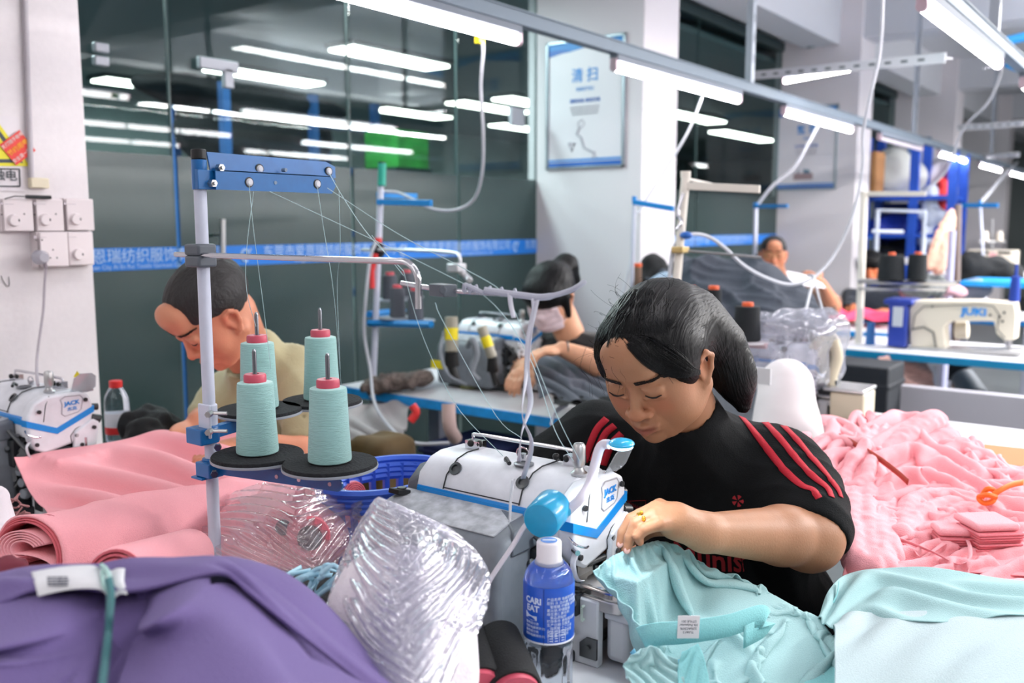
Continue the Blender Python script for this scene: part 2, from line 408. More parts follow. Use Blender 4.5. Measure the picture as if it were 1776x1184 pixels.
def band_text(x, s=.056):
    t = txt('band_text', NAME, s, bandt, frame((x+.06+.4, YG-.0065, 1.266), (1, 0, 0), (0, 0, 1)), win, ext=.0003)
    txt('band_text', 'Dongguan City Ai En Rui Textile Garment Co., Ltd', .022, bandt, frame((x+.46, YG-.0065, 1.231), (1, 0, 0), (0, 0, 1)), win, ext=.0003)
    obj('emblem', B().tube([(x-.02+.02*math.cos(q), YG-.006, 1.258+.024*math.sin(q)) for q in np.linspace(.6, 5.2, 10)], .005, 5).tube([(x-.015, YG-.006, 1.25), (x+.008, YG-.006, 1.285)], .004, 5), bandt, win)
win = bpy.data.objects['window_1']
for x, wi in ((1.42, 1), (2.38, 2), (3.3, 3), (4.22, 4), (4.95, 5), (5.9, 5), (6.75, 6), (9, 7)):
    win = bpy.data.objects['window_%d' % wi]; band_text(x)
# patch fittings and door pull
pf = thing('glass_patch_fitting', 'grey L-shaped clamp at the top of the glass door left of the long tube', 'clamp', onY(395, 118, YG-.02))
c = onY(372, 112, YG-.02); c2 = onY(395, 128, YG-.02)
obj('plate', B().bx(c[0]-.07, c[0]+.105, YG-.03, YG-.005, c[2]-.022, c[2]+.022).bx(c2[0]-.02, c2[0]+.022, YG-.03, YG-.005, c2[2]-.055, c2[2]+.02), greym, pf, world=True, bevel=.004)
pf = thing('glass_patch_fitting', 'two stacked grey clamps fixed to the glass beside the white wall', 'clamp', onY(178, 95, YG-.02))
for y in (84, 107):
    c = onY(182, y, YG-.02); obj('plate', B().bx(c[0]-.04, c[0]+.012, YG-.03, YG-.005, c[2]-.016, c[2]+.016), greym, pf, world=True, bevel=.004)
pf = thing('glass_patch_fitting', 'small grey clamp on the glass beside the poster column', 'clamp', onY(897, 203, YG-.02))
c = onY(897, 203, YG-.02); obj('plate', B().bx(c[0]-.06, c[0]+.06, YG-.03, YG-.005, c[2]-.05, c[2]+.05), greym, pf, world=True, bevel=.004)
c = onY(386, 380, YG-.06); c2 = onY(386, 500, YG-.06)
dp = thing('door_handle', 'vertical steel pull bar on the glass door above the bowed man', 'handle', c2)
obj('bar', B().cyl(c, c2, .012), steel, dp, world=True)
obj('mount', B().cyl(c+np.array([0, 0, -.06]), c+np.array([0, .05, -.06]), .007), steel, dp, world=True); obj('mount', B().cyl(c2+np.array([0, 0, .06]), c2+np.array([0, .05, .06]), .007), steel, dp, world=True)
# =============== FLUORESCENT ROWS ===============
def emis(name, col, s):
    m = bpy.data.materials.new(name); m.use_nodes = True; nt = m.node_tree; nt.nodes.clear(); o = nt.nodes.new('ShaderNodeOutputMaterial'); e = nt.nodes.new('ShaderNodeEmission')
    e.inputs[0].default_value = lin(col); e.inputs[1].default_value = s; nt.links.new(e.outputs[0], o.inputs[0]); return m
tubem = emis('tube_glow', (255, 250, 252), TUBE); offm = mat('tube_off', (225, 215, 222), .3)
batt = mat('batten_white', (120, 128, 140), .6); railm = mat('rail_galvanised', (112, 124, 136), .55, .3, bump=.1, scale=90); capm = mat('tube_end_cap', (205, 180, 190), .35, .4)
def make_tube(L=1.2):
    t = thing('tube_light', 'x', 'lamp')
    obj('tube', B().cyl((0, 0, 0), (L, 0, 0), .0155, n=14), tubem, t)
    obj('housing', B().bx(-.02, L+.02, -.02, .02, .024, .05), batt, t, bevel=.003)
    for x in (-.022, L+.012): obj('end_cap', B().cyl((x-.004, 0, .0), (x+.014, 0, 0), .017, n=14).bx(x-.003, x+.013, -.016, .016, 0, .035), capm, t, bevel=.002)
    return t
proto = make_tube(); used = False
def put_tube(x, y, z, label, group, off=False):
    global used
    o = proto if not used else dup(proto)
    used = True; o.location = (x, y, z); o['label'] = label; o['group'] = group
    if off:
        for ch in o.children:
            if ch.name.startswith('tube'): ch.data = ch.data.copy(); ch.data.materials.clear(); ch.data.materials.append(offm)
    return o
ZT = 2.0
rowA = [(1.40, 'long lit tube light nearest the camera, cut by the top edge'), (3.28, 'lit tube light hanging across the first poster column'), (5.14, 'lit tube light hanging in front of the second poster column'), (7.05, 'unlit tube light between the second column and the blue shelving', 1), (8.93, 'lit tube light above the blue shelving, first past the dark one'), (10.8, 'lit tube light second past the dark one, before the blue poster'), (12.7, 'farthest lit tube light of the row ending at the right edge')]
for e in rowA: put_tube(e[0], 1.92, ZT, e[1], 'tube lights of the left row', len(e) > 2)
rowB = [(1.05, 'lit tube light whose end peeks in at the top right of centre'), (2.91, 'bright tube light top right with a cord hanging off its far end'), (4.77, 'lit tube light at the right edge under the trunking')]
for e in rowB: put_tube(e[0], .69, ZT, e[1], 'tube lights of the right row')
for x, w_ in ((-.4, 'nearest'), (1.46, 'second nearest'), (3.32, 'third'), (5.18, 'fourth'), (8.9, 'farthest')): put_tube(x, -.54, ZT+.02, '%s lit tube light of the row reflected low in the glass' % w_, 'tube lights seen reflected in the glass')
def rail(name, y, x0, x1, label, z=ZT+.05):
    t = thing(name, label, 'cable trunking', (x0, y, z))
    obj('channel', B().bx(x0, x1, y-.022, y+.022, z, z+.045), railm, t, world=True, bevel=.002)
    obj('lid', B().bx(x0, x1, y-.026, y+.026, z+.045, z+.05), railm, t, world=True)
    return t
ra = rail('cable_trunking', 1.92, .6, 16, 'grey trunking running over the masked woman to the far shelves')
rb = rail('cable_trunking', .69, -.5, 12, 'grey trunking crossing the top right corner')
rail('cable_trunking', -.54, -1.5, 14, 'grey trunking of the row behind the camera', ZT+.07)
hang = mat('hanger_paint', (176, 182, 192), .45, .3)
def hanger(x, y, label, w=.028):
    t = thing('ceiling_hanger', label, 'bracket', (x, y, ZT+.1), group='ceiling hangers')
    obj('strut', B().bx(x-w/2, x+w/2, y-.02, y-.014, ZT+.095, 3.3).bx(x-w/2, x-w/2+.004, y-.02, y+.014, ZT+.095, 3.3), hang, t, world=True)
    obj('slot', B().mi(0).bx(x-.002, x+.006, y-.0215, y-.0205, ZT+.2, ZT+.24).bx(x-.002, x+.006, y-.0215, y-.0205, ZT+.3, ZT+.34).bx(x-.002, x+.006, y-.0215, y-.0205, ZT+.4, ZT+.44).bx(x-.002, x+.006, y-.0215, y-.0205, ZT+.5, ZT+.54).bx(x-.002, x+.006, y-.0215, y-.0205, ZT+.6, ZT+.64), mat('slot_dark', (90, 96, 104), .6), t, world=True)['kind'] = 'stuff'
hanger(4.62, 1.92, 'thin pale strut holding the left row where tube and cord meet', .04)
hanger(3.98, .69, 'slotted strut at the top right above the bright tube', .04)
hanger(8.0, 1.92, 'slender strut beside the second poster column')
hanger(11.4, 1.92, 'slender strut before the blue poster on the far wall')
hanger(7.2, .69, 'vertical strut beside the far blue poster at the right')
# slotted cross members
def cross(p, q, label, w=.05):
    d = (V(q)-V(p)); L = d.length; M = frame(p, d, (0, 0, 1))
    t = thing('slotted_angle', label, 'rail', p, group='slotted cross rails')
    b = B(); b.box((L/2, 0, 0), (L, w, .004)).box((L/2, 0, -w/2), (L, .004, w)); 
    b.v = [tuple(M @ V(v)) for v in b.v]; obj('angle', b, mat('slotted_white', (214, 214, 220), .4, .2), t, world=True)
    s = B(); k = int(L/.1)
    for i in range(k): s.box((.05+i*.1, .0, -.0), (.04, .012, .0065)); s.box((.05+i*.1, 0, -w/2), (.04, .0065, .012))
    s.v = [tuple(M @ V(v)) for v in s.v]; obj('slot', s, mat('slot_dark', (90, 96, 104), .6), t, world=True)['kind'] = 'stuff'
cross(P(1295, 132, 5.6), P(1640, 100, 4.4), 'slotted white rail across the second column, with a short light under it')
cross(P(1660, 222, 8.2), P(1776, 214, 7.4), 'slotted rail crossing above the blue poster at the right')
cross(P(1768, 268, 9.2), P(1700, 272, 9.8), 'short slotted rail at the right edge below the tube lights')
o = put_tube(0, 0, 0, 'thin lit tube fixed under the slotted rail by the second column', None); o.location = V(P(1362, 141, 5.35)); d = P(1470, 131, 4.95)-P(1362, 141, 5.35); o.rotation_euler = (0, 0, math.atan2(d[1], d[0])); o.scale = (.4, .8, .8)
bl = mat('bright_blue', (30, 140, 205), .5)
for a, b_, lab in ((P(1726, 76, 6), P(2600, -136, 5.6), 'blue pipe end at the top right corner'), (P(1745, 110, 7), P(2400, 372, 6.6), 'lower blue pipe end at the right edge')):
    top('ceiling_pipe', B().cyl(a, b_, .03, n=12), bl, lab, 'pipe')
# ceiling pipes
top('ceiling_pipe', B().tube([P(1160, 22, 7.9), P(1345, 80, 8.3)], .035, 8), mat('pipe_dark', (70, 92, 100), .5), 'dark pipe hanging under the ceiling between the two columns', 'pipe')
top('ceiling_pipe', B().tube([P(1160, 98, 8.8), P(1352, 82, 8.5), P(1410, 76, 7.9)], .035, 8), mat('pipe_grey', (130, 144, 152), .5), 'grey pipe meeting the dark one under the ceiling', 'pipe')
# =============== OFFICE BEHIND THE GLASS ===============
troff = emis('troffer_glow', (255, 252, 240), 17.0)
for i, (px, py, L) in enumerate(((262, 152, 1.1), (462, 136, 1.2), (680, 104, 1.15), (716, 199, 1.2), (850, 189, 1.3), (925, 182, 1.2), (905, 224, 1.2), (1198, 205, 1.6), (1290, 238, 2))):
    c = onZ(px, py, 2.755); t = thing('troffer_light', 'x', 'lamp', c, group='ceiling panels behind the glass')
    t['label'] = ['lit ceiling panel behind the glass beside the white wall', 'lit ceiling panel behind the glass above the dark rack', 'large lit ceiling panel behind the glass near the hanging cord', 'lit ceiling panel behind the glass above the green box', 'dim lit ceiling panel behind the glass right of the cord', 'upper short lit panel touching the poster column', 'lower lit panel touching the poster column', 'lit panel behind the glass between the two columns', 'faint lit panel behind the glass beside the second column'][i]
    obj('diffuser', B().bx(-L/2, L/2, -.14, .14, 0, .02), troff, t)
    obj('frame', B().bx(-L/2-.03, L/2+.03, -.17, .17, .021, .06), mat('dark_frame', (60, 75, 78), .5), t)
ob = mat('office_blue', (38, 84, 140), .5); blackc = mat('black_cloth', (16, 18, 20), .85, bump=.5, scale=25)
rk = thing('storage_rack', 'blue frame rack behind the glass carrying a black bundle', 'rack', onZ(600, 700, 0)*np.array([1, 1, 0]))
x0, y0 = 3.40, 4.6
b = B()
for x in (x0, x0+.67, x0+1.22):
    for y in (y0, y0+.5): b.bx(x-.025, x+.025, y-.025, y+.025, 0, 2.2)
rk.location = (x0, y0, 0); MW[rk.name] = Matrix.Translation((x0, y0, 0))
obj('upright', b, ob, rk, world=True)
obj('shelf', B().bx(x0, x0+1.22, y0, y0+.5, 1.72, 1.76).bx(x0, x0+1.22, y0, y0+.5, .9, .94).bx(x0+.67, x0+1.22, y0-.02, y0+.02, 2.0, 2.03).bx(x0, x0+1.22, y0-.02, y0+.02, 1.3, 1.34), ob, rk, world=True)
f = Field((x0-.5, y0-.05, 1.765), (x0+1.3, y0+.8, 2.45), .025)
f.ell((x0+.5, y0+.35, 1.95), (.58, .33, .28), .05).ell((x0+.55, y0+.35, 2.15), (.72, .35, .09), .05).ell((x0-.05, y0+.35, 2.2), (.3, .25, .06), .05)
v, fc = f.mesh(1); v += .03*vnoise(v, 6)[:, None]
tag(npobj('fabric_bundle', v, fc, blackc), 'large black bundle heaped on the rack behind the glass', 'bundle')
cb = thing('office_cabinet', 'cream cabinet behind the frosted glass under a green box', 'cabinet', (4.45, 4.2, 0))
obj('body', B().bx(-.05, .30, 0, .4, 0, 1.75), mat('cabinet_dark', (40, 60, 62), .6), cb)
for z in (.25, .62, .99, 1.36): obj('door', B().bx(.0, .24, -.02, 0, z, z+.33), mat('cabinet_cream', (190, 196, 170), .6), cb, bevel=.004)
top('carton', B().bx(4.42, 4.72, 4.2, 4.5, 1.75, 1.99), mat('carton_green', (60, 165, 70), .6, var=.3, scale=9), 'green box on top of the cream cabinet behind the glass', 'box', bevel=.005)
# =============== TABLES ===============
topm = mat('tabletop_white', (222, 222, 226), .35, var=.04, scale=12); edgem = mat('table_edge_blue', (30, 150, 225), .4, var=.12, scale=30)
legm = mat('table_leg_grey', (150, 152, 165), .45); legd = mat('table_rail_grey', (88, 96, 112), .5)  # legd: darker grey steel, used on the rails
def table(x0, x1, y0, y1, label, edge=None, legs=True, z=.75, name='work_table'):
    t = thing(name, label, 'table', ((x0+x1)/2, (y0+y1)/2, 0))
    obj('tabletop', B().bx(x0, x1, y0, y1, z-.028, z), topm, t, world=True, bevel=.003)
    if edge: 
        obj('edge_band', B().bx(x0-.004, x1+.004, y0-.004, y1+.004, z-.04, z-.004), edge, t, world=True, bevel=.003)
    if legs:
        for x in (x0+.1, x1-.1):
            for y in (y0+.12, y1-.12):
                obj('leg', B().bx(x-.03, x+.03, y-.03, y+.03, .04, z-.04).bx(x-.05, x+.05, y-.05, y+.05, 0, .04), legm, t, world=True, bevel=.004)
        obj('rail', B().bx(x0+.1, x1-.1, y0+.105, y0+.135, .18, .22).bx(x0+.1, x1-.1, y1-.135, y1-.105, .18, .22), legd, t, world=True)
    return t
table(.22, 1.36, -1.0, 1.44, 'white work table in the foreground under the big machine and bottle')
table(.22, 1.42, 1.5, 2.42, 'white table of the bowed man, buried in pink cloth')
ta2 = table(2.49, 3.04, 1.40, 2.70, 'white table with bright blue edge before the masked woman', edgem)
table(1.40, 2.44, -1.2, .28, 'white side table under the pink garment pile')
table(2.46, 3.2, -.9, 1.34, 'white table behind the pink pile holding the bag covered machine')
table(4.8, 5.45, .15, 1.50, 'white table with deep blue edge holding the cream sewing machine', mat('table_edge_teal', (12, 125, 170), .4))
table(5.65, 6.1, 1.25, 2.45, 'far blue edged table with red cloth before the man in glasses', edgem)
table(6.9, 7.6, .2, 1.5, 'far blue edged table behind the cream sewing machine', edgem)
table(8.0, 8.6, .9, 1.75, 'far raised white bench under the pale machine', None, True, 1.0)
table(3.55, 4.3, 1.42, 2.4, 'table buried under the grey garment heap', edgem)
# =============== OVERLOCK MACHINE ===============
mw = mat('machine_white', (222, 225, 232), .32, var=.10, scale=22, bump=.05, detail=8); mg = mat('machine_grey', (120, 126, 134), .5, var=.12, scale=30)
mgl = mat('machine_lint_top', (180, 184, 190), .8, bump=.5, var=.30, scale=45, detail=8); mdk = mat('machine_dark', (34, 38, 42), .4)
mblue = mat('machine_blue', (10, 135, 215), .3, coat=.4); lampblue = mat('lamp_blue', (30, 155, 200), .28, coat=.3, var=.03, scale=90)
clear = glassy('clear_plastic', (235, 240, 245), .12, .05, dens=.3, dcol=(235, 238, 242)); neckm = mat('lamp_neck', (215, 208, 220), .45)
blk = mat('black_plastic', (18, 19, 21), .4); gun = mat('gunmetal', (95, 98, 100), .32, .9); yellow = mat('sticker_yellow', (235, 215, 30), .5)
def screw(b, p, r=.005, ax=(0, -1, 0)): b.cyl(p, V(p)+V(ax)*.004, r, n=10)
def make_overlock(label, main=True):
    t = thing('overlock_machine', label, 'sewing machine')
    hp = [(0, .165), (0, .205), (.002, .214), (.008, .232), (.034, .252), (.06, .258), (.118, .257), (.134, .247), (.14, .225), (.14, .165)]
    obj('upper_arm', B().prism(hp, .012, .292), mw, t, bevel=.004, seg=3)
    # top cover plate with raised seam lines
    cv = [(.0035, .2185), (.009, .234), (.035, .2542), (.06, .260), (.108, .2595), (.108, .25), (.03, .24)]
    obj('top_cover', B().prism(cv, .085, .232), mw, t, bevel=.002)
    obj('seam', B().tube([(-.001, .084, .214), (.008, .084, .235), (.035, .084, .2555), (.06, .084, .2612), (.11, .084, .261)], .0012, 5).tube([(-.001, .233, .214), (.008, .233, .235), (.035, .233, .2555), (.06, .233, .2612), (.11, .233, .261)], .0012, 5).tube([(.002, .084, .2155), (.002, .233, .2155)], .001, 5), mdk, t)
    for y in (.09, .222): obj('cover_screw', B().lathe([(.011, 0), (.011, .003), (.006, .004), (.006, .001)], 16, (0, 0, 0), Matrix.Translation((.018, y, .244)) @ Matrix.Rotation(math.radians(-50), 4, 'Y')), gun, t)
    obj('blue_band', B().prism([(-.0022, .194), (-.0022, .2085), (.0015, .2085), (.0015, .194)], .012, .288).prism([(-.0015, .2085), (-.0005, .212), (.002, .212), (.002, .2085)], .012, .288), mblue, t)
    # head end with chevron band and badge
    ep = [(-.004, .175), (-.006, .205), (-.002, .22), (.01, .243), (.036, .256), (.116, .2555), (.136, .246), (.144, .226), (.144, .165), (.12, .145), (.03, .128), (.008, .14)]
    obj('end_cover', B().prism(ep, -.016, .013), mw, t, bevel=.006, seg=3)
    band = [(-.008, .2085), (-.008, .194), (.058, .168), (.146, .205), (.146, .2195), (.058, .182)]
    obj('blue_chevron', B().prism(band, -.0175, .006), mblue, t)
    bp = [(.073, .232), (.07, .243), (.08, .249), (.115, .247), (.121, .24), (.116, .216), (.108, .21), (.078, .205), (.071, .211)]
    obj('badge_rim', B().tube([(x, -.0165, z) for x, z in bp+bp[:1]], .0013, 5), greym, t)
    obj('badge', B().prism([(x*.97+.0028, z*.97+.0068) for x, z in bp], -.0168, -.01), mw, t)
    M = frame((.095, -.0176, .2325), (1, 0, .03), (0, 0, 1)); txt('badge_text', 'JACK', .013, mat('logo_blue', (40, 140, 220), .5), M, t, bold=.0004, sx=1.15)
    txt('badge_text', '杰克', .009, mat('logo_blue', (40, 140, 220), .5), frame((.095, -.0176, .2195), (1, 0, .03), (0, 0, 1)), t, sx=1.3)
    b = B()
    for p in ((.012, -.014, .152), (.02, -.016, .224), (.126, -.016, .236), (.1, -.016, .158)): screw(b, (p[0], p[1]-.002, p[2]), .0045)
    obj('screw', b, mdk, t)
    obj('panel_line', B().tube([(.145, -.012, .19), (.10, -.0165, .172), (.088, -.0165, .158), (.09, -.0165, .142)], .0009, 4), mdk, t); obj('panel_line', B().tube([(.03, -.0165, .2), (.036, -.0165, .235), (.046, -.014, .255)], .0009, 4), mdk, t)
    # face plate in front and presser parts
    obj('face_plate', B().prism([(.09, .118), (.145, .13), (.155, .18), (.14, .19), (.096, .165)], -.022, -.012), mw, t, bevel=.003)
    for a_, b_, r_ in (((.11, -.025, .135), (.11, -.02, .135), .0045), ((.14, -.027, .17), (.14, -.02, .17), .0045), ((.138, .0, .215), (.162, -.002, .212), .008), ((.14, -.01, .19), (.16, -.012, .185), .01)): obj('face_bolt', B().cyl(a_, b_, r_, n=12), mdk, t)
    obj('guard_bracket', B().tube(bez([(.0, -.018, .165), (-.012, -.02, .15), (.0, -.022, .122), (.045, -.024, .115), (.075, -.024, .12)], 5), .0045, 6, flat=.4), mw, t)
    for k_ in range(4): obj('presser_link', B().cyl((.07+.012*k_, -.016, .082+.004*k_), (.075+.012*k_, -.02, .105+.006*k_), .003, n=8).sphere((.075+.012*k_, -.022, .105+.006*k_), .005, 8, 6), chrome, t)
    obj('presser_assembly', B().bx(.075, .115, .0, .03, .10, .15).bx(.105, .125, -.02, .02, .09, .125).cyl((.06, -.01, .12), (.1, -.012, .10), .006).cyl((.04, -.008, .13), (.09, -.012, .13), .005).cyl((.11, .0, .06), (.11, .0, .16), .005).cyl((.128, -.012, .07), (.128, -.012, .15), .003).bx(.04, .1, .0, .06, .128, .165), mdk, t, bevel=.002)
    obj('needle_bar', B().cyl((.12, -.02, .085), (.12, -.02, .15), .0035).box((.12, -.022, .092), (.014, .012, .01)).box((.135, -.024, .084), (.03, .01, .003)).cyl((.10, -.028, .1), (.10, -.018, .1), .008), chrome, t)
    # slotted feed rail
    b = B(); R_ = mat('rail_pale_green', (190, 205, 195), .35, .5)
    pts = [(-.01+.018*i, -.034-.001*i, .078+.0028*i) for i in range(9)]
    for i in range(8):
        a, c = V(pts[i]), V(pts[i+1]); u = V((0, 0, .01)); b.tube([a+u, c+u], .0022, 5).tube([a-u, c-u], .0022, 5).tube([a-u, a+u], .0022, 5)
        if i > 4: b.sphere((a+c)/2, .0045, 8, 6)
    obj('feed_rail', b, R_, t)
    obj('rail_back', B().box((.06, -.026, .09), (.15, .004, .03)), mdk, t)
    # base, loopers, cloth plate, side box
    obj('base', B().bx(.0, .15, .06, .29, 0, .165), mg, t, bevel=.012, seg=3)
    obj('base_foot', B().bx(-.05, .18, -.02, .30, 0, .018), mdk, t, bevel=.004)
    b = B(); r = random.Random(3)
    for i in range(26):
        p = V((r.uniform(-.012, .03), r.uniform(-.01, .12), r.uniform(.03, .16))); q = p+V((r.uniform(-.03, .02), r.uniform(-.05, .05), r.uniform(-.05, .05)))
        b.cyl(p, q, r.uniform(.003, .008), n=8)
    for i in range(9): p = V((r.uniform(-.02, .0), r.uniform(0, .1), r.uniform(.04, .15))); b.cyl(p, p+V((-.006, -.004, 0)), r.uniform(.006, .012), n=12)
    obj('looper_links', b, gun, t)
    obj('looper_housing', B().bx(.01, .06, -.012, .07, .02, .165).bx(-.02, .02, .03, .07, .1, .16), mdk, t, bevel=.004)
    b = B()
    for i in range(5): b.cyl((-.012+.006*i, -.014+.02*i, .05+.02*i), (-.026+.006*i, -.018+.02*i, .05+.02*i), .011-.001*i, n=14)
    obj('tension_dials', b, mg, t, bevel=.002)
    # rear motor cover: shoulders rounded
    cp_ = [(0, .014), (-.098, .014), (-.103, .12), (-.096, .165), (-.078, .186), (-.04, .195), (0, .202)]
    obj('motor_cover', B().prism(cp_, .05, .315, f=lambda p: p), mg, t, bevel=.014, seg=4)
    obj('lint_top', B().prism([(.0, .2), (.0, .2035), (-.04, .1975), (-.074, .1885), (-.073, .186), (-.04, .193)], .075, .31), mgl, t, bevel=.002)
    obj('corner_wedge', B().add([(-.002, .12, .2045), (-.002, .05, .2), (-.06, .05, .194), (-.002, .12, .16), (-.002, .046, .16), (-.07, .046, .16)], [(0, 1, 2), (3, 5, 4), (0, 3, 4, 1), (1, 4, 5, 2), (2, 5, 3, 0)]), mat('machine_mid_grey', (98, 104, 112), .5), t, bevel=.004)
    obj('end_cap_grey', B().prism([(.0, .19), (.006, .225), (.034, .246), (.13, .246), (.136, .19)], .288, .316, f=lambda p: (p[0], p[1]-.012)), mat('machine_mid_grey', (98, 104, 112), .5), t, bevel=.004)
    obj('switch', B().box((-.03, .30, .205), (.03, .022, .008), Matrix.Rotation(.25, 3, 'Y')).lathe([(.008, 0), (.008, .003), (.004, .003)], 14, (-.028, .297, .209)), blk, t, bevel=.003)
    plate = [(.0, -.005), (-.004, -.075), (.0, -.088), (.012, -.1), (.028, -.104), (.20, -.104), (.20, -.005)]
    obj('cloth_plate', B().prism(plate, .102, .12, 'z'), mat('polished_steel', (175, 172, 168), .16, 1, bump=.02, scale=30), t, bevel=.006, seg=3)
    obj('plate_skirt', B().prism([(x*.985+.002, y*.97-.002) for x, y in plate], .085, .103, 'z'), steel, t, bevel=.002)
    obj('waste_box', B().bx(.012, .19, -.099, -.06, .008, .088), mat('box_white', (205, 208, 212), .4), t, bevel=.01, seg=3)
    obj('box_rim', B().bx(.008, .192, -.101, -.06, .072, .086), mat('box_white', (205, 208, 212), .4), t, bevel=.003)
    obj('side_frame', B().bx(-.004, .012, -.058, -.01, .0, .10), mat('box_white', (205, 208, 212), .4), t, bevel=.003)
    obj('hinge_plate', B().prism([(-.058, .014), (-.03, .014), (-.03, .035), (-.04, .044), (-.058, .044)], -.008, -.004, 'x').cyl((-.011, -.044, .03), (-.007, -.044, .03), .004, n=10), gun, t)
    # printed threading diagram on the white box
    k = mat('print_grey', (95, 98, 110), .6); b = B(); y = -.1005
    def ln(*pp): b.tube([(x, y, z) for x, z in pp], .0006, 4)
    ln((.07, .038), (.073, .05), (.069, .062), (.074, .07), (.078, .068), (.077, .06)); ln((.074, .038), (.078, .05), (.074, .062))
    ln((.05, .03), (.06, .034), (.07, .036), (.083, .038), (.095, .046)); ln((.05, .024), (.06, .026), (.07, .028), (.085, .03), (.096, .038)); ln((.056, .016), (.056, .03), (.066, .032), (.066, .016), (.056, .016))
    for cx, cz, r_ in ((.05, .027, .004), (.095, .042, .004), (.072, .032, .006)): b.tube([(cx+r_*math.cos(q), y, cz+r_*math.sin(q)) for q in np.linspace(0, 6.28, 9)], .0006, 4)
    for i in range(6): b.box((.125, y, .068-.0075*i), (.026, .0008, .0012)); b.box((.115+.002*(i % 2), y, .0645-.0075*i), (.008, .0008, .001))
    obj('threading_diagram', b, k, t)
    # thread guides and tension knob on top
    obj('thread_guide_rail', B().tube(bez([(.10, .25, .258), (.10, .252, .276), (.102, .245, .281), (.105, .15, .281), (.107, .06, .281), (.108, .045, .277), (.108, .043, .258)], 5), .0032, 8, flat=.5).box((.10, .247, .265), (.02, .03, .014)).box((.108, .055, .265), (.02, .03, .016)), chrome, t)
    b = B()
    for y_, x_ in ((.25, .09), (.235, .095), (.065, .10), (.045, .1), (.085, .1)): b.sphere((x_, y_, .268), .006, 10, 6)
    obj('guide_knob', b, blk, t)
    b = B(); b.lathe([(.016, 0), (.016, .002), (.012, .003), (.012, .0005)], 24, (.055, .115, .2605)); obj('oil_window_ring', b, mat('ring_dark', (120, 124, 130), .3, .5), t)
    obj('lever', B().tube([(.055, .15, .262), (.045, .142, .268), (.035, .128, .264)], .0035, 7), mdk, t)
    obj('thread_eyelet', B().tube([(.08, .135+.012*math.cos(q), .27+.01*math.sin(q)) for q in np.linspace(-.6, 3.9, 9)], .0015, 6).cyl((.08, .135, .258), (.08, .135, .27), .006), chrome, t)
    obj('tension_knob', B().lathe([(.012, 0), (.013, .004), (.009, .007), (.0065, .012), (.0085, .014), (.009, .016), (.010, .02), (.010, .045), (.007, .049), (0, .05)], 20, (.065, .02, .257)), steel, t)
    o = obj('finger_guard', B().prism([(.0, 0), (.05, 0), (.058, .01), (.052, .04), (.04, .05), (.012, .052), (.0, .04)], 0, .002), clear, t, bevel=.001)
    o.matrix_local = Matrix.Translation((.10, -.004, .252)) @ Matrix.Rotation(.5, 4, 'X')
    obj('warning_sticker', B().prism([(.118, .285), (.137, .285), (.128, .298)], .013, .0145), yellow, t)
    obj('guard_hinge', B().cyl((.10, .0, .253), (.155, .0, .253), .003).sphere((.12, .0, .254), .005, 8, 6).sphere((.14, .0, .254), .005, 8, 6), chrome, t)
    obj('latch', B().tube(bez([(-.008, -.01, .186), (-.012, -.024, .18), (.004, -.03, .172), (.016, -.028, .17)], 4), .0018, 6).cyl((-.004, -.016, .168), (-.012, -.028, .168), .004), chrome, t)
    return t
mo = make_overlock('large white overlock machine with blue band in the foreground, at work')
MO = (1.08, .705, .75); mo.location = MO; MW[mo.name] = Matrix.Translation(MO)
# LED work lamp clipped to the machine
def ml(x, y, z): return np.array(MO)+np.array([x, y, z])
ll = thing('work_lamp', 'blue and white gooseneck work lamp clipped onto the foreground machine', 'lamp', ml(-.03, .03, .19))
ax = V((-.93, -.22, -.14)).normalized()
c = V(P(947, 893, 1.235)); Q_ = V((0, 0, 1)).rotation_difference(ax).to_matrix().to_4x4(); Q_.translation = c
obj('switch_drum', B().lathe([(0, -.03), (.024, -.03), (.0255, -.027), (.0255, .017), (.0235, .02), (0, .0205)], 36, (0, 0, 0), Q_), lampblue, ll, world=True)
c2 = V(P(985, 885, 1.25)); obj('drum_collar', B().cyl(c+(c2-c)*.5, c2, .010, .008), lampblue, ll, world=True)
obj('gooseneck', B().tube(bez([c2, P(1005, 866, 1.25), P(1023, 838, 1.26), P(1032, 805, 1.27), P(1039, 780, 1.275), P(1046, 771, 1.275), P(1056, 770, 1.27)], 6), .0068, 12), neckm, ll, world=True)
q = V(P(1078, 769, 1.262)); obj('lamp_head', B().sphere(q, .018, 20, 10, (1.0, 1.0, .42)), mat('lamp_head_blue', (40, 185, 235), .25, coat=.5), ll, world=True)
obj('diffuser', B().sphere(q-V((0, 0, .0042)), .0158, 20, 10, (1, 1, .3)), emis('led_glow', (200, 235, 255), 9), ll, world=True)
ld = bpy.data.lights.new('led', 'SPOT'); ld.energy = 1.6; ld.spot_size = 1.9; ld.shadow_soft_size = .012; ld.color = (.88, .96, 1); lo = bpy.data.objects.new('led', ld); COL.objects.link(lo); lo.location = q-V((0, 0, .012))
cord = mat('cord_white', (205, 200, 208), .5)
obj('cord', B().tube(bez([P(922, 900, 1.235), P(908, 915, 1.23), P(890, 945, 1.22), P(850, 1005, 1.2), P(822, 1058, 1.17), P(790, 1105, 1.12), P(740, 1160, 1.06), P(700, 1200, 1.03)], 6), .0034, 8), cord, ll, world=True)
# other copies of the machine
m2 = dup(mo, (.954, 2.03, .75), 0, 'white machine with pink reflections at the left edge by the wall')
m3 = dup(mo, (2.80, 2.06, .75), 0, 'white machine with yellow stickers on the blue edged table')
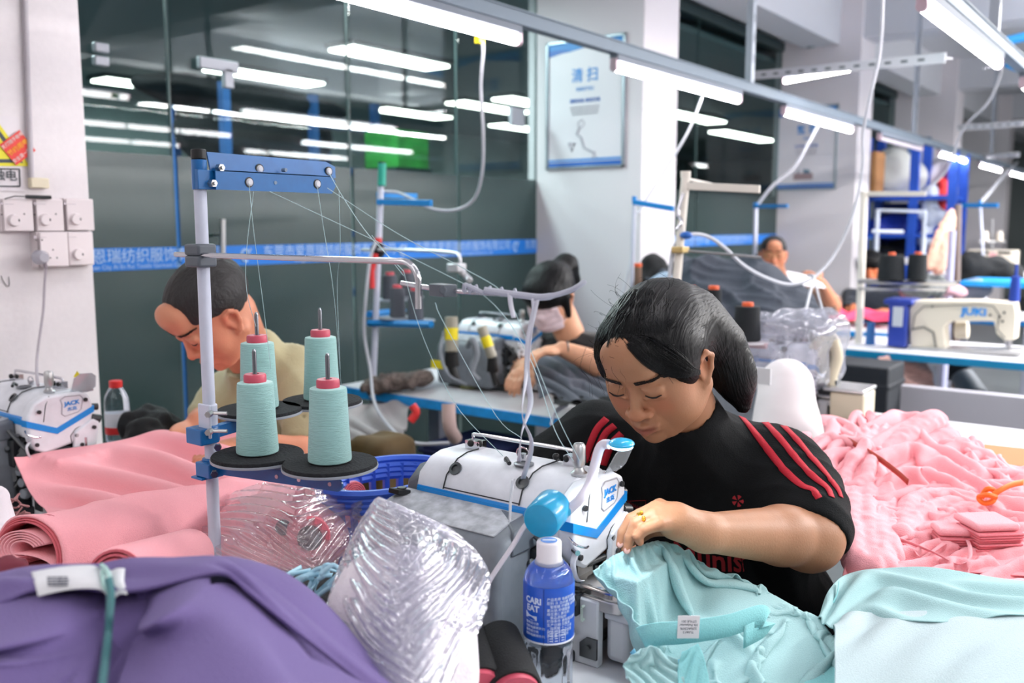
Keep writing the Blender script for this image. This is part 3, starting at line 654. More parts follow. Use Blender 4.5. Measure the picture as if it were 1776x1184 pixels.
# the far machine carries suction motors with yellow stickers
for (px, py0, py1, r, ang) in ((783, 549, 610, .023, 0), (835, 566, 620, .018, .12)):
    a = P(px, py0, 3.3); b_ = P(px+ang*160, py1, 3.3)
    obj('suction_cylinder', B().cyl(a, b_, r, n=20), mat('cylinder_beige', (160, 155, 140), .5), m3, world=True, bevel=.003)
    obj('sticker', B().cyl(a+(b_-a)*.32, a+(b_-a)*.66, r+.001, n=20), yellow, m3, world=True)
    obj('hose', B().cyl(b_, b_+np.array([0, 0, -.05]), r*1.0, r*1.2, n=14).cyl(b_+np.array([0, 0, -.05]), b_+np.array([.0, -.02, -.1]), r*.7, n=12), blk, m3, world=True)
obj('side_sticker', B().box(P(761, 632, 3.36), (.004, .07, .03)), yellow, m3, world=True)
obj('air_tube', B().tube(bez([P(812, 600, 3.25), P(820, 590, 3.2), P(826, 615, 3.2), P(818, 645, 3.2), P(830, 660, 3.2)], 5), .012, 8).tube(bez([P(770, 575, 3.3), P(764, 610, 3.25), P(778, 650, 3.2), P(810, 668, 3.2)], 5), .006, 8), mg, m3, world=True)
# =============== THREAD STAND WITH FOUR CONES ===============
polem = mat('pole_white', (196, 200, 216), .35, var=.03, scale=60); sblue = mat('stand_blue', (14, 96, 160), .35, coat=.3, var=.08, scale=40)
foam = mat('foam_black', (26, 28, 32), .9, bump=.6, scale=220, var=.25); rimm = mat('disc_rim', (150, 156, 165), .4)
threadm = mat('thread_turquoise', (160, 208, 204), .75, bump=.7, scale=60, stretch=(1, 1, 22), var=.07, sheen=.3)
capr = mat('cone_cap_red', (196, 78, 98), .45, var=.08, scale=80); pinm = mat('pin_steel', (120, 122, 128), .25, 1)
PL = P(358, 592, 1.457); PX, PY = PL[0], PL[1]
def zat(py, d): return H-d*((py-592)/FP*cp+sp)
st = thing('thread_stand', 'tall white and blue thread stand in front with four black discs', 'thread stand', (PX, PY, .75))
zt = zat(262, 1.457)
obj('pole', B().cyl((PX, PY, .75), (PX, PY, zt-.012), .0098, n=24), polem, st, world=True)
obj('pole_cap', B().cyl((PX, PY, zt-.016), (PX, PY, zt), .0115, n=24), blk, st, world=True, bevel=.002)
obj('base_flange', B().cyl((PX, PY, .75), (PX, PY, .762), .035, n=24), sblue, st, world=True, bevel=.002)
zb = zat(330, 1.457)
obj('sleeve', B().cyl((PX, PY, zb), (PX, PY, zt-.016), .0118, n=24).bx(PX-.014, PX+.02, PY-.016, PY-.008, zb, zb+.03), sblue, st, world=True, bevel=.001)
b = B(); yb = PY-.012
b.add([(PX+.012, yb, zb+.030), (PX+.27, yb, zb+.028), (PX+.275, yb+.006, zb+.048), (PX+.255, yb+.008, zb+.056), (PX+.012, yb+.008, zb+.058),
       (PX+.012, yb+.0025, zb+.030), (PX+.27, yb+.0025, zb+.028), (PX+.275, yb+.0085, zb+.048), (PX+.255, yb+.0105, zb+.056), (PX+.012, yb+.0105, zb+.058)],
      [(0, 1, 2, 3, 4), (9, 8, 7, 6, 5), (0, 5, 6, 1), (1, 6, 7, 2), (2, 7, 8, 3), (3, 8, 9, 4), (4, 9, 5, 0)])
obj('guide_bar', b, sblue, st, world=True)
obj('guide_bar_lower', B().prism([(PX+.012, zb), (PX+.25, zb), (PX+.258, zb+.012), (PX+.258, zb+.022), (PX+.25, zb+.03), (PX+.012, zb+.03)], yb-.012, yb-.010).bx(PX+.012, PX+.254, yb-.012, yb, zb+.0285, zb+.0305), sblue, st, world=True)
for px, py, dd in ((450, 293, 0), (570, 297, 0), (432, 316, 1), (550, 319, 1)):
    c = onY(px, py, yb-.012 if dd else yb+.002)
    obj('eyelet', B().lathe([(.002, -.003), (.0062, -.003), (.0062, .002), (.004, .004), (.002, .004)], 16, c, Matrix.Rotation(math.pi/2, 4, 'X')), mat('eyelet_white', (205, 205, 210), .3), st, world=True)
    obj('eyelet_washer', B().lathe([(.006, -.001), (.0082, -.001), (.0082, .001), (.006, .001)], 16, c, Matrix.Rotation(math.pi/2, 4, 'X')), blk, st, world=True)
for px, py in ((378, 291), (365, 318)):
    c = onY(px, py, yb-.004); obj('bolt', B().cyl(c, c+np.array([0, -.01, 0]), .006, n=6).cyl(c, c+np.array([0, -.014, 0]), .003, n=8), steel, st, world=True)
for px, py in ((490, 295), (472, 317)): 
    c = onY(px, py, yb-.004); obj('hole_ring', B().cyl(c, c+np.array([0, -.009, 0]), .003, n=12), mat('hole_grey', (110, 130, 150), .5), st, world=True)
# rod and clamps
zr = zat(441, 1.457); xr = PX-.012
rod = bez([(xr, 1.303, zr), (xr, 1.1, zr), (xr, .9, zr), (xr, .812, zr)], 3)+[V((xr, .812-.026*math.sin(a), zr-.026*(1-math.cos(a)))) for a in np.linspace(.2, 1.57, 7)]+[V((xr, .786, 1.275))]
obj('guide_rod', B().tube(rod, .0042, 14), chrome, st, world=True)
obj('rod_clamp', B().box((PX-.004, PY, zr+.008), (.034, .038, .018)).box((PX-.004, PY, zr-.010), (.034, .038, .018)), mat('clamp_grey', (88, 94, 102), .45), st, world=True, bevel=.004, seg=3)
a1, a2, a3 = P(697, 491, 1.245), P(765, 503, 1.17), P(905, 512, 1.13)
obj('cross_rod', B().tube([a1, a2, a3], .0034, 12), chrome, st, world=True)
obj('cross_clamp', B().box(P(768, 503, 1.172), (.020, .036, .0155), Matrix.Rotation(-.3, 3, 'Z')).cyl(P(768, 503, 1.162), P(768, 503, 1.152), .005), mat('clamp_grey', (88, 94, 102), .45), st, world=True, bevel=.0012)
wire = mat('ribbon_grey', (176, 178, 192), .6)
obj('wire_extension', B().tube(bez([P(840, 503, 1.14), P(905, 512, 1.13), P(945, 515, 1.12), P(985, 505, 1.11), P(1003, 496, 1.1), P(1016, 487, 1.1)], 5), [.0042]*12+[.0032]*13+[.0018]*1, 8), wire, st, world=True)
b = B()
for i, px in enumerate((805, 815, 826, 850, 870, 893)): c = P(px, 499+.1*(px-800), 1.15); b.tube([c+.0055*np.array([math.cos(q)*.3, math.cos(q)*.6, math.sin(q)]) for q in np.linspace(0, 6.3, 8)], .0014, 5)
b.tube(bez([P(806, 493, 1.15), P(822, 500, 1.145), P(838, 508, 1.14)], 4), .003, 6)
obj('wrapping', b, wire, st, world=True)
# lower brackets, bars
z1, z2 = 1.062, 1.018
obj('bracket_plate', B().bx(PX-.016, PX-.0115, PY-.022, PY+.008, zat(760, 1.457), zat(700, 1.457)).cyl((PX, PY, zat(758, 1.457)), (PX, PY, zat(703, 1.457)), .0125, n=20), polem, st, world=True, bevel=.002)
for py in (716, 747): c = P(366, py, 1.445); obj('bolt', B().cyl(c, c+np.array([-.012, -.008, 0]), .005, n=6).cyl(c+np.array([.0, .0, 0]), c+np.array([.014, -.022, 0]), .003, n=8), steel, st, world=True)
def bar(z, q, w, nm, holes):
    p = np.array([PX, PY, z]); q = np.array([q[0], q[1], z]); u = (q-p)/np.linalg.norm(q-p); s = np.array([-u[1], u[0], 0]); R_ = Matrix(((u[0], s[0], 0), (u[1], s[1], 0), (0, 0, 1)))
    L = np.linalg.norm(q-p); m = (p+q)/2
    o = obj(nm, B().box(m-.006*s, (L, .002, w), R_).box(m+np.array([0, 0, w/2]), (L, .014, .002), R_).cyl(q-.008*s, q-.004*s, w*.5, n=16), sblue, st, world=True)
    for h in holes: c = p+u*h*L-.0075*s; obj('hole', B().cyl(c-.0006*s, c+.0006*s, .0032, n=12), mat('hole_light', (225, 190, 200), .6), o, world=True)
e2 = P(583, 592, 1.352); e1 = P(548, 592, 1.72)
bar(z2-.022, e2, .02, 'support_bar', (.55, .72, .95)); bar(z1-.012, e1, .018, 'support_bar', ())
obj('support_clamp', B().cyl((PX, PY, z2-.034), (PX, PY, z2-.008), .0145, n=20).bx(PX-.022, PX+.006, PY-.024, PY+.012, z2-.036, z2-.012).bx(PX-.026, PX+.012, PY-.01, PY+.02, z2-.040, z2-.036), sblue, st, world=True, bevel=.002)
obj('support_clamp', B().cyl((PX, PY, z1-.026), (PX, PY, z1+.002), .0145, n=20).bx(PX-.03, PX+.004, PY-.018, PY+.022, z1-.026, z1+.0), sblue, st, world=True, bevel=.002)
for c in (P(378, 774, 1.42), P(372, 820, 1.42)): obj('bolt', B().cyl(c, c+np.array([-.006, -.008, 0]), .0055, n=6), pinm, st, world=True)
cones = []
cells = ((440, 1.42, z2, 'near left'), (567, 1.36, z2+.002, 'near right'), (446, 1.56, z1, 'far left'), (556, 1.64, z1, 'far right'))
spots = []
for px, d, z, w_ in cells:
    c = P(px, 592, d); c[2] = z; spots.append(c)
    obj('disc', B().lathe([(0, .001), (.068, .001), (.0705, .003), (.0705, .006), (.069, .008), (.0, .008)], 48, c), foam, st, world=True)
    obj('disc_rim', B().lathe([(.0, -.001), (.0715, -.001), (.072, .001), (.0715, .003), (0, .003)], 48, c), rimm, st, world=True)
    obj('pin', B().lathe([(.0034, 0), (.0034, .168), (.002, .172), (0, .1725)], 12, c), pinm, st, world=True)
    obj('nut', B().cyl(c-np.array([0, 0, .012]), c, .007, n=6), pinm, st, world=True)
def make_cone(label, m, cap_m, h=.113, r0=.0325, r1=.0268, name='thread_cone'):
    t = thing(name, label, 'thread cone')
    prof = [(0, .001), (r0-.004, .001), (r0-.0005, .003), (r0, .007), ((r0+r1)/2, h*.5), (r1+.0008, h-.004), (r1, h-.001), (r1-.003, h), (.012, h+.0005)]
    obj('winding', B().lathe(prof, 40), m, t)
    obj('cone_cap', B().lathe([(.0165, h-.004), (.0172, h+.002), (.0172, h+.010), (.0158, h+.0125), (.0065, h+.0128), (.0055, h+.009), (.0045, h+.002)], 28), cap_m, t)
    obj('core_foot', B().lathe([(.016, 0), (.020, 0), (.020, .002), (.016, .002)], 24), blk, t)
    return t
c0 = make_cone('turquoise thread cone on the nearest left disc', threadm, capr); labs = ['turquoise thread cone on the nearest left disc', 'turquoise thread cone standing nearest to the camera on the right disc', 'half hidden turquoise cone behind the left front cone', 'turquoise cone behind the right front cone by the beige shirt']
for i, c in enumerate(spots):
    o = c0 if i == 0 else dup(c0); o.location = (c[0], c[1], c[2]+.0082); o['label'] = labs[i]; o['group'] = 'turquoise cones on the stand'
# threads (each hair-thin but real)
thm = mat('thread_pale', (190, 215, 218), .6)
def thr(name, pts, label, r=.00055, grp='threads of the front stand', m=None):
    return top(name, B().tube([V(p) for p in pts], r, 4), m or thm, label, 'thread', grp)
tg = [( [P(432, 318, 1.43), P(440, 400, 1.44), P(457, 532, 1.5), P(470, 640, 1.55)], 'thread falling from the lower left eyelet behind the rod'),
 ([P(440, 332, 1.45), P(428, 430, 1.46), P(428, 505, 1.47), P(444, 566, 1.55)], 'slack thread rising from the far left cone'),
 ([P(550, 321, 1.33), P(562, 400, 1.34), P(580, 520, 1.38), P(594, 700, 1.6)], 'thread falling from the lower right eyelet to the far right cone'),
 ([P(588, 330, 1.38), P(590, 430, 1.4), P(585, 500, 1.5), P(590, 640, 1.6)], 'second slack thread at the far right cone'),
 ([P(570, 299, 1.33), P(600, 350, 1.33), P(640, 408, 1.3), P(700, 470, 1.25)], 'bowed thread leaving the tip of the blue guide bar'),
 ([P(468, 332, 1.42), P(560, 375, 1.35), P(765, 472, 1.2), P(858, 529, 1.15), P(922, 628, 1.2), P(962, 745, 1.25), P(995, 800, 1.28)], 'tight thread running from the guide bar to the machine'),
 ([P(568, 326, 1.33), P(690, 405, 1.25), P(800, 463, 1.18), P(868, 503, 1.14), P(895, 545, 1.14), P(966, 720, 1.22), P(1005, 798, 1.27)], 'upper tight thread from the bar end down to the tension knob'),
 ([P(700, 470, 1.22), P(725, 560, 1.22), P(758, 640, 1.25), P(800, 715, 1.3), P(872, 790, 1.38)], 'thread slanting down from the cross rod left end'),
 ([P(755, 525, 1.17), P(770, 560, 1.2), P(860, 720, 1.3), P(905, 760, 1.35)], 'faint thread under the cross clamp'),
 ([P(645, 408, 1.3), P(700, 478, 1.24)], 'short thread end near the cross rod tip')]
for p, l in tg: thr('thread', bez(p, 5), l)
# pale ribbon hanging from the cross rod into the machine
def ribbon(pts, w, tw, th=.0006):
    pts = bez(pts, 6); b = B(); n = len(pts); G = []
    for i, p in enumerate(pts):
        a = tw(i/(n-1)); s = V((sa*math.cos(a)+ca*math.sin(a)*.9, -ca*math.cos(a)+sa*math.sin(a)*.9, .1*math.sin(3*a)))
        G.append([p-s*w/2, p+s*w/2])
    return b.grid(G)
rib = mat('ribbon_pale', (205, 205, 216), .6)
r1_ = top('ribbon', ribbon([P(926, 517, 1.122), P(924, 560, 1.13), P(914, 640, 1.14), P(920, 700, 1.18), P(905, 750, 1.2), P(900, 800, 1.27)], .0075, lambda t: .5+5*t), rib, 'pale grey ribbon twisting down from the rod into the machine top', 'ribbon', solid=.0006, smooth=2)
top('ribbon', ribbon([P(932, 517, 1.122), P(918, 580, 1.13), P(912, 655, 1.14), P(906, 720, 1.16), P(922, 770, 1.2), P(907, 830, 1.27)], .007, lambda t: 4*t+2.4), rib, 'second pale ribbon strand knotted beside the first one', 'ribbon', solid=.0006, smooth=2)
top('ribbon', ribbon([P(884, 508, 1.13), P(886, 528, 1.13), P(891, 551, 1.13)], .006, lambda t: .4*t), rib, 'short loose ribbon end hanging off the cross rod', 'ribbon', solid=.0006, smooth=2)
top('ribbon', ribbon([P(890, 830, 1.255), P(886, 860, 1.235), P(884, 905, 1.2)], .004, lambda t: .3*t), glassy('tape_clear', (235, 240, 245), .15, .1, dens=.5, dcol=(225, 228, 235)), 'narrow clear tape running down over the blue band of the machine', 'tape', solid=.0004, smooth=2)
# =============== DRINK BOTTLE ===============
bo = P(952, 1000, 1.2); bo[2] = .7505
bt = thing('drink_bottle', 'clear drink bottle with blue label and white cap in front', 'bottle', bo)
pet = mat('bottle_clear', (235, 243, 252), .03, trans=1, ior=1.34)
def wob(r, z, a):
    if .006 < z < .082: return r-.0022*max(0, math.sin(a*9))**.6*min(1, (z-.006)/.012)*min(1, (.082-z)/.01)
    return r
pr = [(0, .004), (.018, .0), (.028, .001), (.0312, .006)]+[(.0318, .006+.002*i) for i in range(1, 38)]+[(.0325, .086), (.0315, .090), (.0325, .096), (.0332, .100), (.0332, .168), (.0325, .176), (.030, .184), (.0255, .191), (.0195, .197), (.0158, .2), (.0148, .203), (.0148, .212), (0, .212)]
obj('bottle_body', B().lathe(pr, 72, wob=wob), pet, bt, smooth=2)
lb = mat('label_blue', (20, 82, 190), .35, coat=.3, var=.05, scale=30)
obj('label', B().lathe([(.0334, .098), (.0336, .099), (.0336, .1715), (.0333, .1725)], 72), lb, bt)
obj('label_edge', B().lathe([(.03365, .0975), (.0338, .098), (.0338, .0995), (.03365, .1)], 72), mat('label_white', (225, 230, 240), .4), bt)
obj('cap', B().lathe([(.0168, .193), (.0172, .195), (.0172, .2), (.0163, .203), (.0163, .222), (.0152, .2245), (0, .2248)], 48, wob=lambda r, z, a: r+(.00025*math.sin(a*48) if .204 < z < .221 and r > .015 else 0)), mat('cap_white', (226, 222, 228), .45), bt, smooth=2)
obj('cap_print', B().lathe([(0, .2249), (.011, .2249), (.011, .2251), (0, .2251)], 30), mat('cap_blue', (110, 150, 215), .4), bt)
obj('cap_stripe', B().box((.0, .0, .2253), (.004, .017, .0004), Matrix.Rotation(.6, 3, 'Z')), mat('label_white', (225, 230, 240), .4), bt)
def bend(o, R, a0):
    """wrap flat lettering (built in x/z at y=0) round the bottle; a0 = angle facing"""
    for v in o.data.vertices:
        a = a0+v.co.x/R; rr = R-v.co.y; z = v.co.z; v.co = (rr*math.cos(a), rr*math.sin(a), z)
I4 = frame((0, 0, 0), (1, 0, 0), (0, 0, 1))
a_c = A+math.pi+.02   # angle on the bottle that faces the camera
wh = mat('label_print', (205, 218, 240), .5)
def ltxt(s, size, x, z, al='LEFT', bold=0, sx=1):
    o = txt('label_text', s, size, wh, frame((x, 0, z), (1, 0, 0), (0, 0, 1)), None, ext=.0001, align=al, bold=bold, sx=1)
    o.parent = bt; bend(o, .0338, a_c); return o
ltxt('CARI', .0112, -.0365, .154, bold=.0004); ltxt('EAT', .0112, -.0345, .1435, bold=.0004); 
o = obj('label_wave', B().prism([(-.036, .138), (-.036, .130), (-.026, .1275), (-.018, .1285), (-.018, .134), (-.026, .1335), (-.031, .1345)], -.0002, .0002), wh, None); o.parent = bt; bend(o, .0338, a_c)
for i in range(4): ltxt('饮料电解质补充' if i % 2 else '营养成分表', .0042, -.036, .124-.0052*i)
for i in range(11): ltxt(['产品名称 电解质饮料', '配料 水 白砂糖 果葡糖浆', '葡萄糖 柠檬酸 食用香精', '氯化钠 柠檬酸钠', '维生素C 氯化钙', '食品添加剂', '贮存条件 避免阳光直射', '生产日期 见瓶身', '保质期 十二个月', '开启后请尽快饮用', '净含量 500毫升'][i], .0046, -.0045+.004*(i % 3 == 2), .158-.0048*i)
o = obj('label_seam', B().bx(-.0088, -.0080, -.0003, .0003, .099, .172), mat('label_seam', (12, 50, 130), .5), None); o.parent = bt; bend(o, .0338, a_c)
b = B()
for i in range(6): b.bx(-.003, .021, -.0002, .0002, .1015+.0034*i, .1018+.0034*i)
for x in (-.003, .003, .012, .021): b.bx(x, x+.0004, -.0002, .0002, .1015, .1188)
for i in range(5): 
    for x in (-.001, .006, .015): b.bx(x, x+.004, -.0002, .0002, .1025+.0034*i, .1035+.0034*i)
o = obj('label_table', b, wh, None); o.parent = bt; bend(o, .0338, a_c)
# =============== PEOPLE ===============
from mathutils.bvhtree import BVHTree
def skinm(name, col): return mat(name, col, .5, vcol=True, sss=.12, bump=.12, scale=260, spec=.4)
def headframe(o, yaw, pitch, roll=0):
    """local x = the person's right, y = where the face points, z = crown; yaw = heading in room degrees"""
    y_, p_ = math.radians(yaw), math.radians(pitch)
    F = V((math.cos(y_)*math.cos(p_), math.sin(y_)*math.cos(p_), -math.sin(p_))); U = V((math.cos(y_)*math.sin(p_), math.sin(y_)*math.sin(p_), math.cos(p_)))
    X = F.cross(U); M = Matrix((X, F, U)).transposed().to_4x4() @ Matrix.Rotation(math.radians(roll), 4, 'Y'); M.translation = V(o); return M
def head_field(h=.0022, wide=1.0, closed=True, male=False, nose=1.0, jowl=1.0):
    f = Field((-.11, -.14, -.2), (.11, .135, .14), h); w = wide
    f.ell((0, -.012, .024), (.075*w, .086, .076), .01).ell((0, .02, -.022), (.066*w, .066, .086), .02)
    f.ell((0, .028, -.07), (.052*w*jowl, .052, .042), .02)
    for s in (-1, 1):
        f.ell((s*.038*w, .046, -.032), (.028, .03, .034*jowl), .018)
        f.cap((s*.055*w, -.005, -.055), (s*.022, .058, -.095), .018*jowl, .016, .02)
    f.cap((-.026, .074, .028), (.026, .074, .028), .0155, None, .012)
    f.ell((0, .068, .06), (.045, .03, .035), .02)
    for s in (-1, 1): f.ell((s*.031, .101, .004), (.019, .0135, .0125), .012, 'sub')
    f.ell((0, .071, -.066), (.029, .024, .026), .012)
    f.cap((0, .080, .012), (0, .0985, -.028), .0062, .0088, .010).ell((0, .1, -.034), (.0115*nose, .0115, .0095), .006)
    for s in (-1, 1): f.ell((s*.0135*nose, .0915, -.038), (.0072, .0095, .0068), .005)
    for s in (-1, 1): f.ell((s*.0065, .1, -.0455), (.0042, .005, .0035), .002, 'sub')
    for s in (-1, 1):
        f.ell((s*.0315, .0762, .0025), (.0172, .0130, .0128), .0035)            # lidded eye
        f.cap((s*.018, .088, .0105), (s*.046, .0795, .0095), .0020, .0016, .006)  # upper fold
        f.cap((s*.019, .0855, -.010), (s*.044, .0785, -.010), .0035, .003, .006)  # lower lid roll
        f.chain([(s*.0195, .0900, -.0030), (s*.031, .0912, -.0062), (s*.0455, .0815, -.0030)], [.0]*3, 0)
        f.cap((s*.0195, .0895, -.0032), (s*.031, .0910, -.0062), .0010, .0012, .001, 'sub').cap((s*.031, .0910, -.0062), (s*.0455, .0835, -.0032), .0012, .001, .001, 'sub')
    for s in (-1, 1):
        f.cap((s*.021, .0885, -.0655), (s*.0035, .0975, -.0625), .0036, .0052, .004).cap((s*.018, .0885, -.0735), (0, .0955, -.0762), .004, .0062, .005)
    f.cap((-.0225, .0925, -.0692), (0, .1025, -.0688), .0013, .0016, .0018, 'sub').cap((0, .1025, -.0688), (.0225, .0925, -.0692), .0016, .0013, .0018, 'sub')
    f.ell((0, .074, -.1), (.018, .015, .014), .014)
    for s in (-1, 1):        # ears: rim, bowl, lobe
        e = [(a, b_+.012, c_-.016) for a, b_, c_ in ((s*.070*w, .004, .002), (s*.078*w, -.004, .022), (s*.083*w, -.018, .026), (s*.085*w, -.028, .012), (s*.081*w, -.022, -.008), (s*.075*w, -.01, -.026), (s*.071*w, -.002, -.03))]
        f.chain(e, [.0045, .0045, .0048, .0048, .005, .0058, .005], .004)
        f.ell((s*.073*w, 0, -.016), (.005, .016, .026), .004).ell((s*.079*w, 0, -.012), (.004, .0085, .013), .003, 'sub')
    return f
def paint_skin(v, base, head_lip=None):
    c = np.tile(np.array(lin(base)[:3]), (len(v), 1)); n = vnoise(v, 55)[:, None]*.05+vnoise(v, 14)[:, None]*.05; c = c*(1+n)
    return c
def lipmask(v, c, lip, warm=1):
    m = np.exp(-((v[:, 0]/.021)**4+((v[:, 2]+.0692)/.0085)**4))*(v[:, 1] > .084); L_ = np.array(lin(lip)[:3])
    c = c*(1-m[:, None]*.75)+L_*m[:, None]*.75
    r = np.exp(-(((np.abs(v[:, 0])-.04)/.02)**2+((v[:, 2]+.028)/.02)**2))*(v[:, 1] > .03)+.8*np.exp(-((v[:, 0]/.016)**2+((v[:, 2]+.036)/.012)**2))*(v[:, 1] > .08)+.8*np.exp(-(((np.abs(v[:, 0])-.082)/.012)**2+((v[:, 2])/.03)**2))
    return c*(1+r[:, None]*np.array([.14, -.08, -.08])*warm)
def xf(M, v): return np.asarray(v) @ np.array(M.to_3x3()).T+np.array(M.translation)
def surf_y(v, x, z):
    """front skin depth at (x,z) of a head-local vertex cloud"""
    m = ((v[:, 0]-x)**2+(v[:, 2]-z)**2) < .0035**2
    return v[m, 1].max() if m.any() else .08
hairm = mat('hair_black', (12, 12, 14), .46, bump=.5, scale=1, stretch=(420, 26, 26), detail=3, spec=.2)
hair2 = mat('hair_grey_black', (40, 38, 38), .6, bump=.9, scale=1, stretch=(300, 60, 60), detail=3)
lash = mat('lash_dark', (28, 20, 18), .7)
def setm(o, M):
    """place head-local geometry"""
    q = o.parent; o.matrix_local = MW[q.name].inverted() @ M; return o
def hand_chains(f, W, d, n, s, curl=.6, sc=1.0, k=.006):
    """palm plus five curled fingers. W wrist, d pointing direction, n back-of-hand normal, s direction of the thumb side"""
    W, d, n, s = [np.array(a, float) for a in (W, d, n, s)]; d /= np.linalg.norm(d); n -= d*(n@d); n /= np.linalg.norm(n); s = s-d*(s@d)-n*(s@n); s /= np.linalg.norm(s)
    M = Matrix((V(s), V(d), V(n))).transposed()
    f.ell(W+d*.045*sc, (.036*sc, .05*sc, .016*sc), .012, M=[list(M.col[i]) for i in range(3)])
    for i, (o, L) in enumerate(((.026, .075), (.009, .084), (-.009, .078), (-.026, .062))):
        p = W+d*.078*sc+s*o*sc; a = curl*.35; pts = [p-d*.03*sc]; pts.append(p); dd = d
        for j, l in enumerate((.42, .32, .26)):
            ang = a+curl*.75*j; q = d*math.cos(ang)-n*math.sin(ang); pts.append(pts[-1]+q*L*l*sc)
        f.chain(pts, [.0095*sc, .0095*sc, .0088*sc, .0078*sc, .0066*sc], k*.5)
    p = W+d*.02*sc+s*.024*sc; q = p+(d*.6+s*.7-n*.3)*.035*sc; r_ = q+(d*.95+s*.2-n*.4)*.032*sc; f.chain([p, q, r_, r_+(d*.9-n*.5)*.022*sc], [.014*sc, .0115*sc, .0098*sc, .008*sc], .008)
def bvh_of(v, f): return BVHTree.FromPolygons([tuple(p) for p in v], [tuple(int(i) for i in q) for q in f])
def hit(bv, px, py, off=.0):
    r = V(ray(px, py)).normalized(); loc, nor, i, d = bv.ray_cast(V(C0), r)
    if loc is None: return None, None
    if nor.dot(r) > 0: nor = -nor
    return loc+nor*off, nor
def decal_strip(bv, path, w, off=.0018, sub=10, wob=0):
    """ribbon lying on a surface, following image points; sits off the surface along its normal"""
    pts = []
    pp = bez([(x, y, 0) for x, y in path], sub)
    H_ = [hit(bv, p.x, p.y, off) for p in pp]; H_ = [h for h in H_ if h[0] is not None]
    b = B(); G = []
    for i in range(len(H_)):
        t = (H_[min(i+1, len(H_)-1)][0]-H_[max(i-1, 0)][0]).normalized(); n = H_[i][1]; s = t.cross(n).normalized(); c = H_[i][0]
        row = []
        for k in (-.5, 0, .5):
            q = c+s*w*k; l, nn, _, _ = bv.find_nearest(q); row.append(l+n*off if l is not None and (l-q).length < .02 else q)
        G.append(row)
    return b.grid(G)
def decal_text(name, bv, s, size, m, cx, cy, parent, rot=0, off=.0012, sx=1, bold=0):
    """lettering printed on cloth: each vertex is laid onto the surface"""
    c, n = hit(bv, cx, cy, 0)
    if c is None: return None
    xr_ = V(RT); yu = V((0, 0, 1)); yu = (yu-n*yu.dot(n)).normalized(); xr_ = yu.cross(n).normalized()
    if rot: R_ = Matrix.Rotation(rot, 3, n); xr_ = R_ @ xr_; yu = R_ @ yu
    o = txt(name, s, size, m, Matrix.Identity(4), None, ext=0, sx=sx, bold=bold)
    Mi = MW[parent.name].inverted()
    for v in o.data.vertices:
        q = c+xr_*v.co.x+yu*v.co.y; l, nn, _, _ = bv.find_nearest(q); v.co = Mi @ ((l+n*off) if l is not None else q)
    o.parent = parent; return o
def fold_disp(v, amp, dirv, freq, seed=0, warp=.35):
    d = np.array(dirv, float); d /= np.linalg.norm(d); t = v @ d*freq+warp*6*vnoise(v, 6, seed); r = 1-np.abs(np.sin(t)); return amp*(r**1.6-.4)*(.45+.55*vnoise(v, 7, seed+3))
def normals(v, f):
    a = v[f[:, 0]]; n = np.cross(v[f[:, 2]]-a, v[f[:, 3 if f.shape[1] > 3 else 1]]-v[f[:, 1]]); N = np.zeros_like(v)
    for i in range(f.shape[1]): np.add.at(N, f[:, i], n)
    return N/(np.linalg.norm(N, axis=1)[:, None]+1e-9)
def arm(f, S, E, W, r=(.048, .042, .041, .027), k=.012):
    S, E, W = map(np.array, (S, E, W)); m = E*.72+W*.28
    f.cap(S, E, r[0], r[1], k); f.cap(E, m, r[1], r[2]*1.06, k); f.cap(m, W, r[2]*1.06, r[3], k)
def strands(M, n, seed, path, r=.0011):
    b = B(); R_ = random.Random(seed)
    for i in range(n): b.tube([M @ V(p) for p in path(R_)], r*R_.uniform(.6, 1.3), 4, cap=False)
    return b

# ---------------- the woman at the front machine ----------------
wm = thing('person', 'woman in black shirt with red shoulder stripes, bent over the foreground machine', 'person', (1.66, .66, .46))
HM = headframe((1.330, .700, 1.165), 183, 33, 4)
skc = (168, 120, 90)
hf = head_field(.0021, 1.09, jowl=1.34, nose=1.3); SH = [(1.59, .575, .935), (1.485, .895, .965)]
nb = HM.inverted() @ V((1.53, .71, .985))
hf.cap((0, -.03, -.04), (nb.x*.75, nb.y*.75+.02*.25, nb.z*.75), .056, .060, .02)
hv, hfc = hf.mesh(1); ccol = lipmask(hv, paint_skin(hv, skc), (128, 60, 56)); HVL = hv.copy()
bodyv, bodyf, bodyc = [xf(HM, hv)], [hfc], [ccol]
f = Field((1.06, .40, .80), (1.62, .66, 1.0), .0024)
W = P(1222, 923, 1.372); E = np.array([1.478, .487, .868])
arm(f, (1.58, .565, .92), E, W, (.058, .053, .044, .0285), .014); f.ell(E+np.array([.005, -.004, -.004]), (.055, .05, .05), .02)
Kn = [(1143, 908, 1.310), (1135, 892, 1.322), (1137, 881, 1.340), (1144, 877, 1.360)]
pc = P(1172, 903, 1.345); f.cap(W, pc, .027, .028, .014)
fing = [[Kn[0], (1117, 918, 1.304), (1106, 930, 1.304), (1110, 940, 1.308)], [Kn[1], (1103, 907, 1.318), (1092, 932, 1.318), (1087, 954, 1.318)], [Kn[2], (1095, 900, 1.342), (1080, 924, 1.340), (1075, 944, 1.338)], [Kn[3], (1108, 893, 1.362), (1092, 914, 1.358), (1078, 934, 1.352)]]
for i, fg in enumerate(fing):
    p = [P(*q) for q in fg]; f.cap(pc, p[0], .018, .0112, .008); f.chain(p, [.0108, .0092, .0078, .0060] if i else [.0096, .0084, .0074, .0058], .0022)
f.chain([P(1188, 915, 1.375), P(1140, 912, 1.39), P(1112, 925, 1.385), P(1094, 938, 1.37)], [.018, .0125, .0105, .0085], .01)
v, q = f.mesh(1); bodyv.append(v); bodyf.append(q)
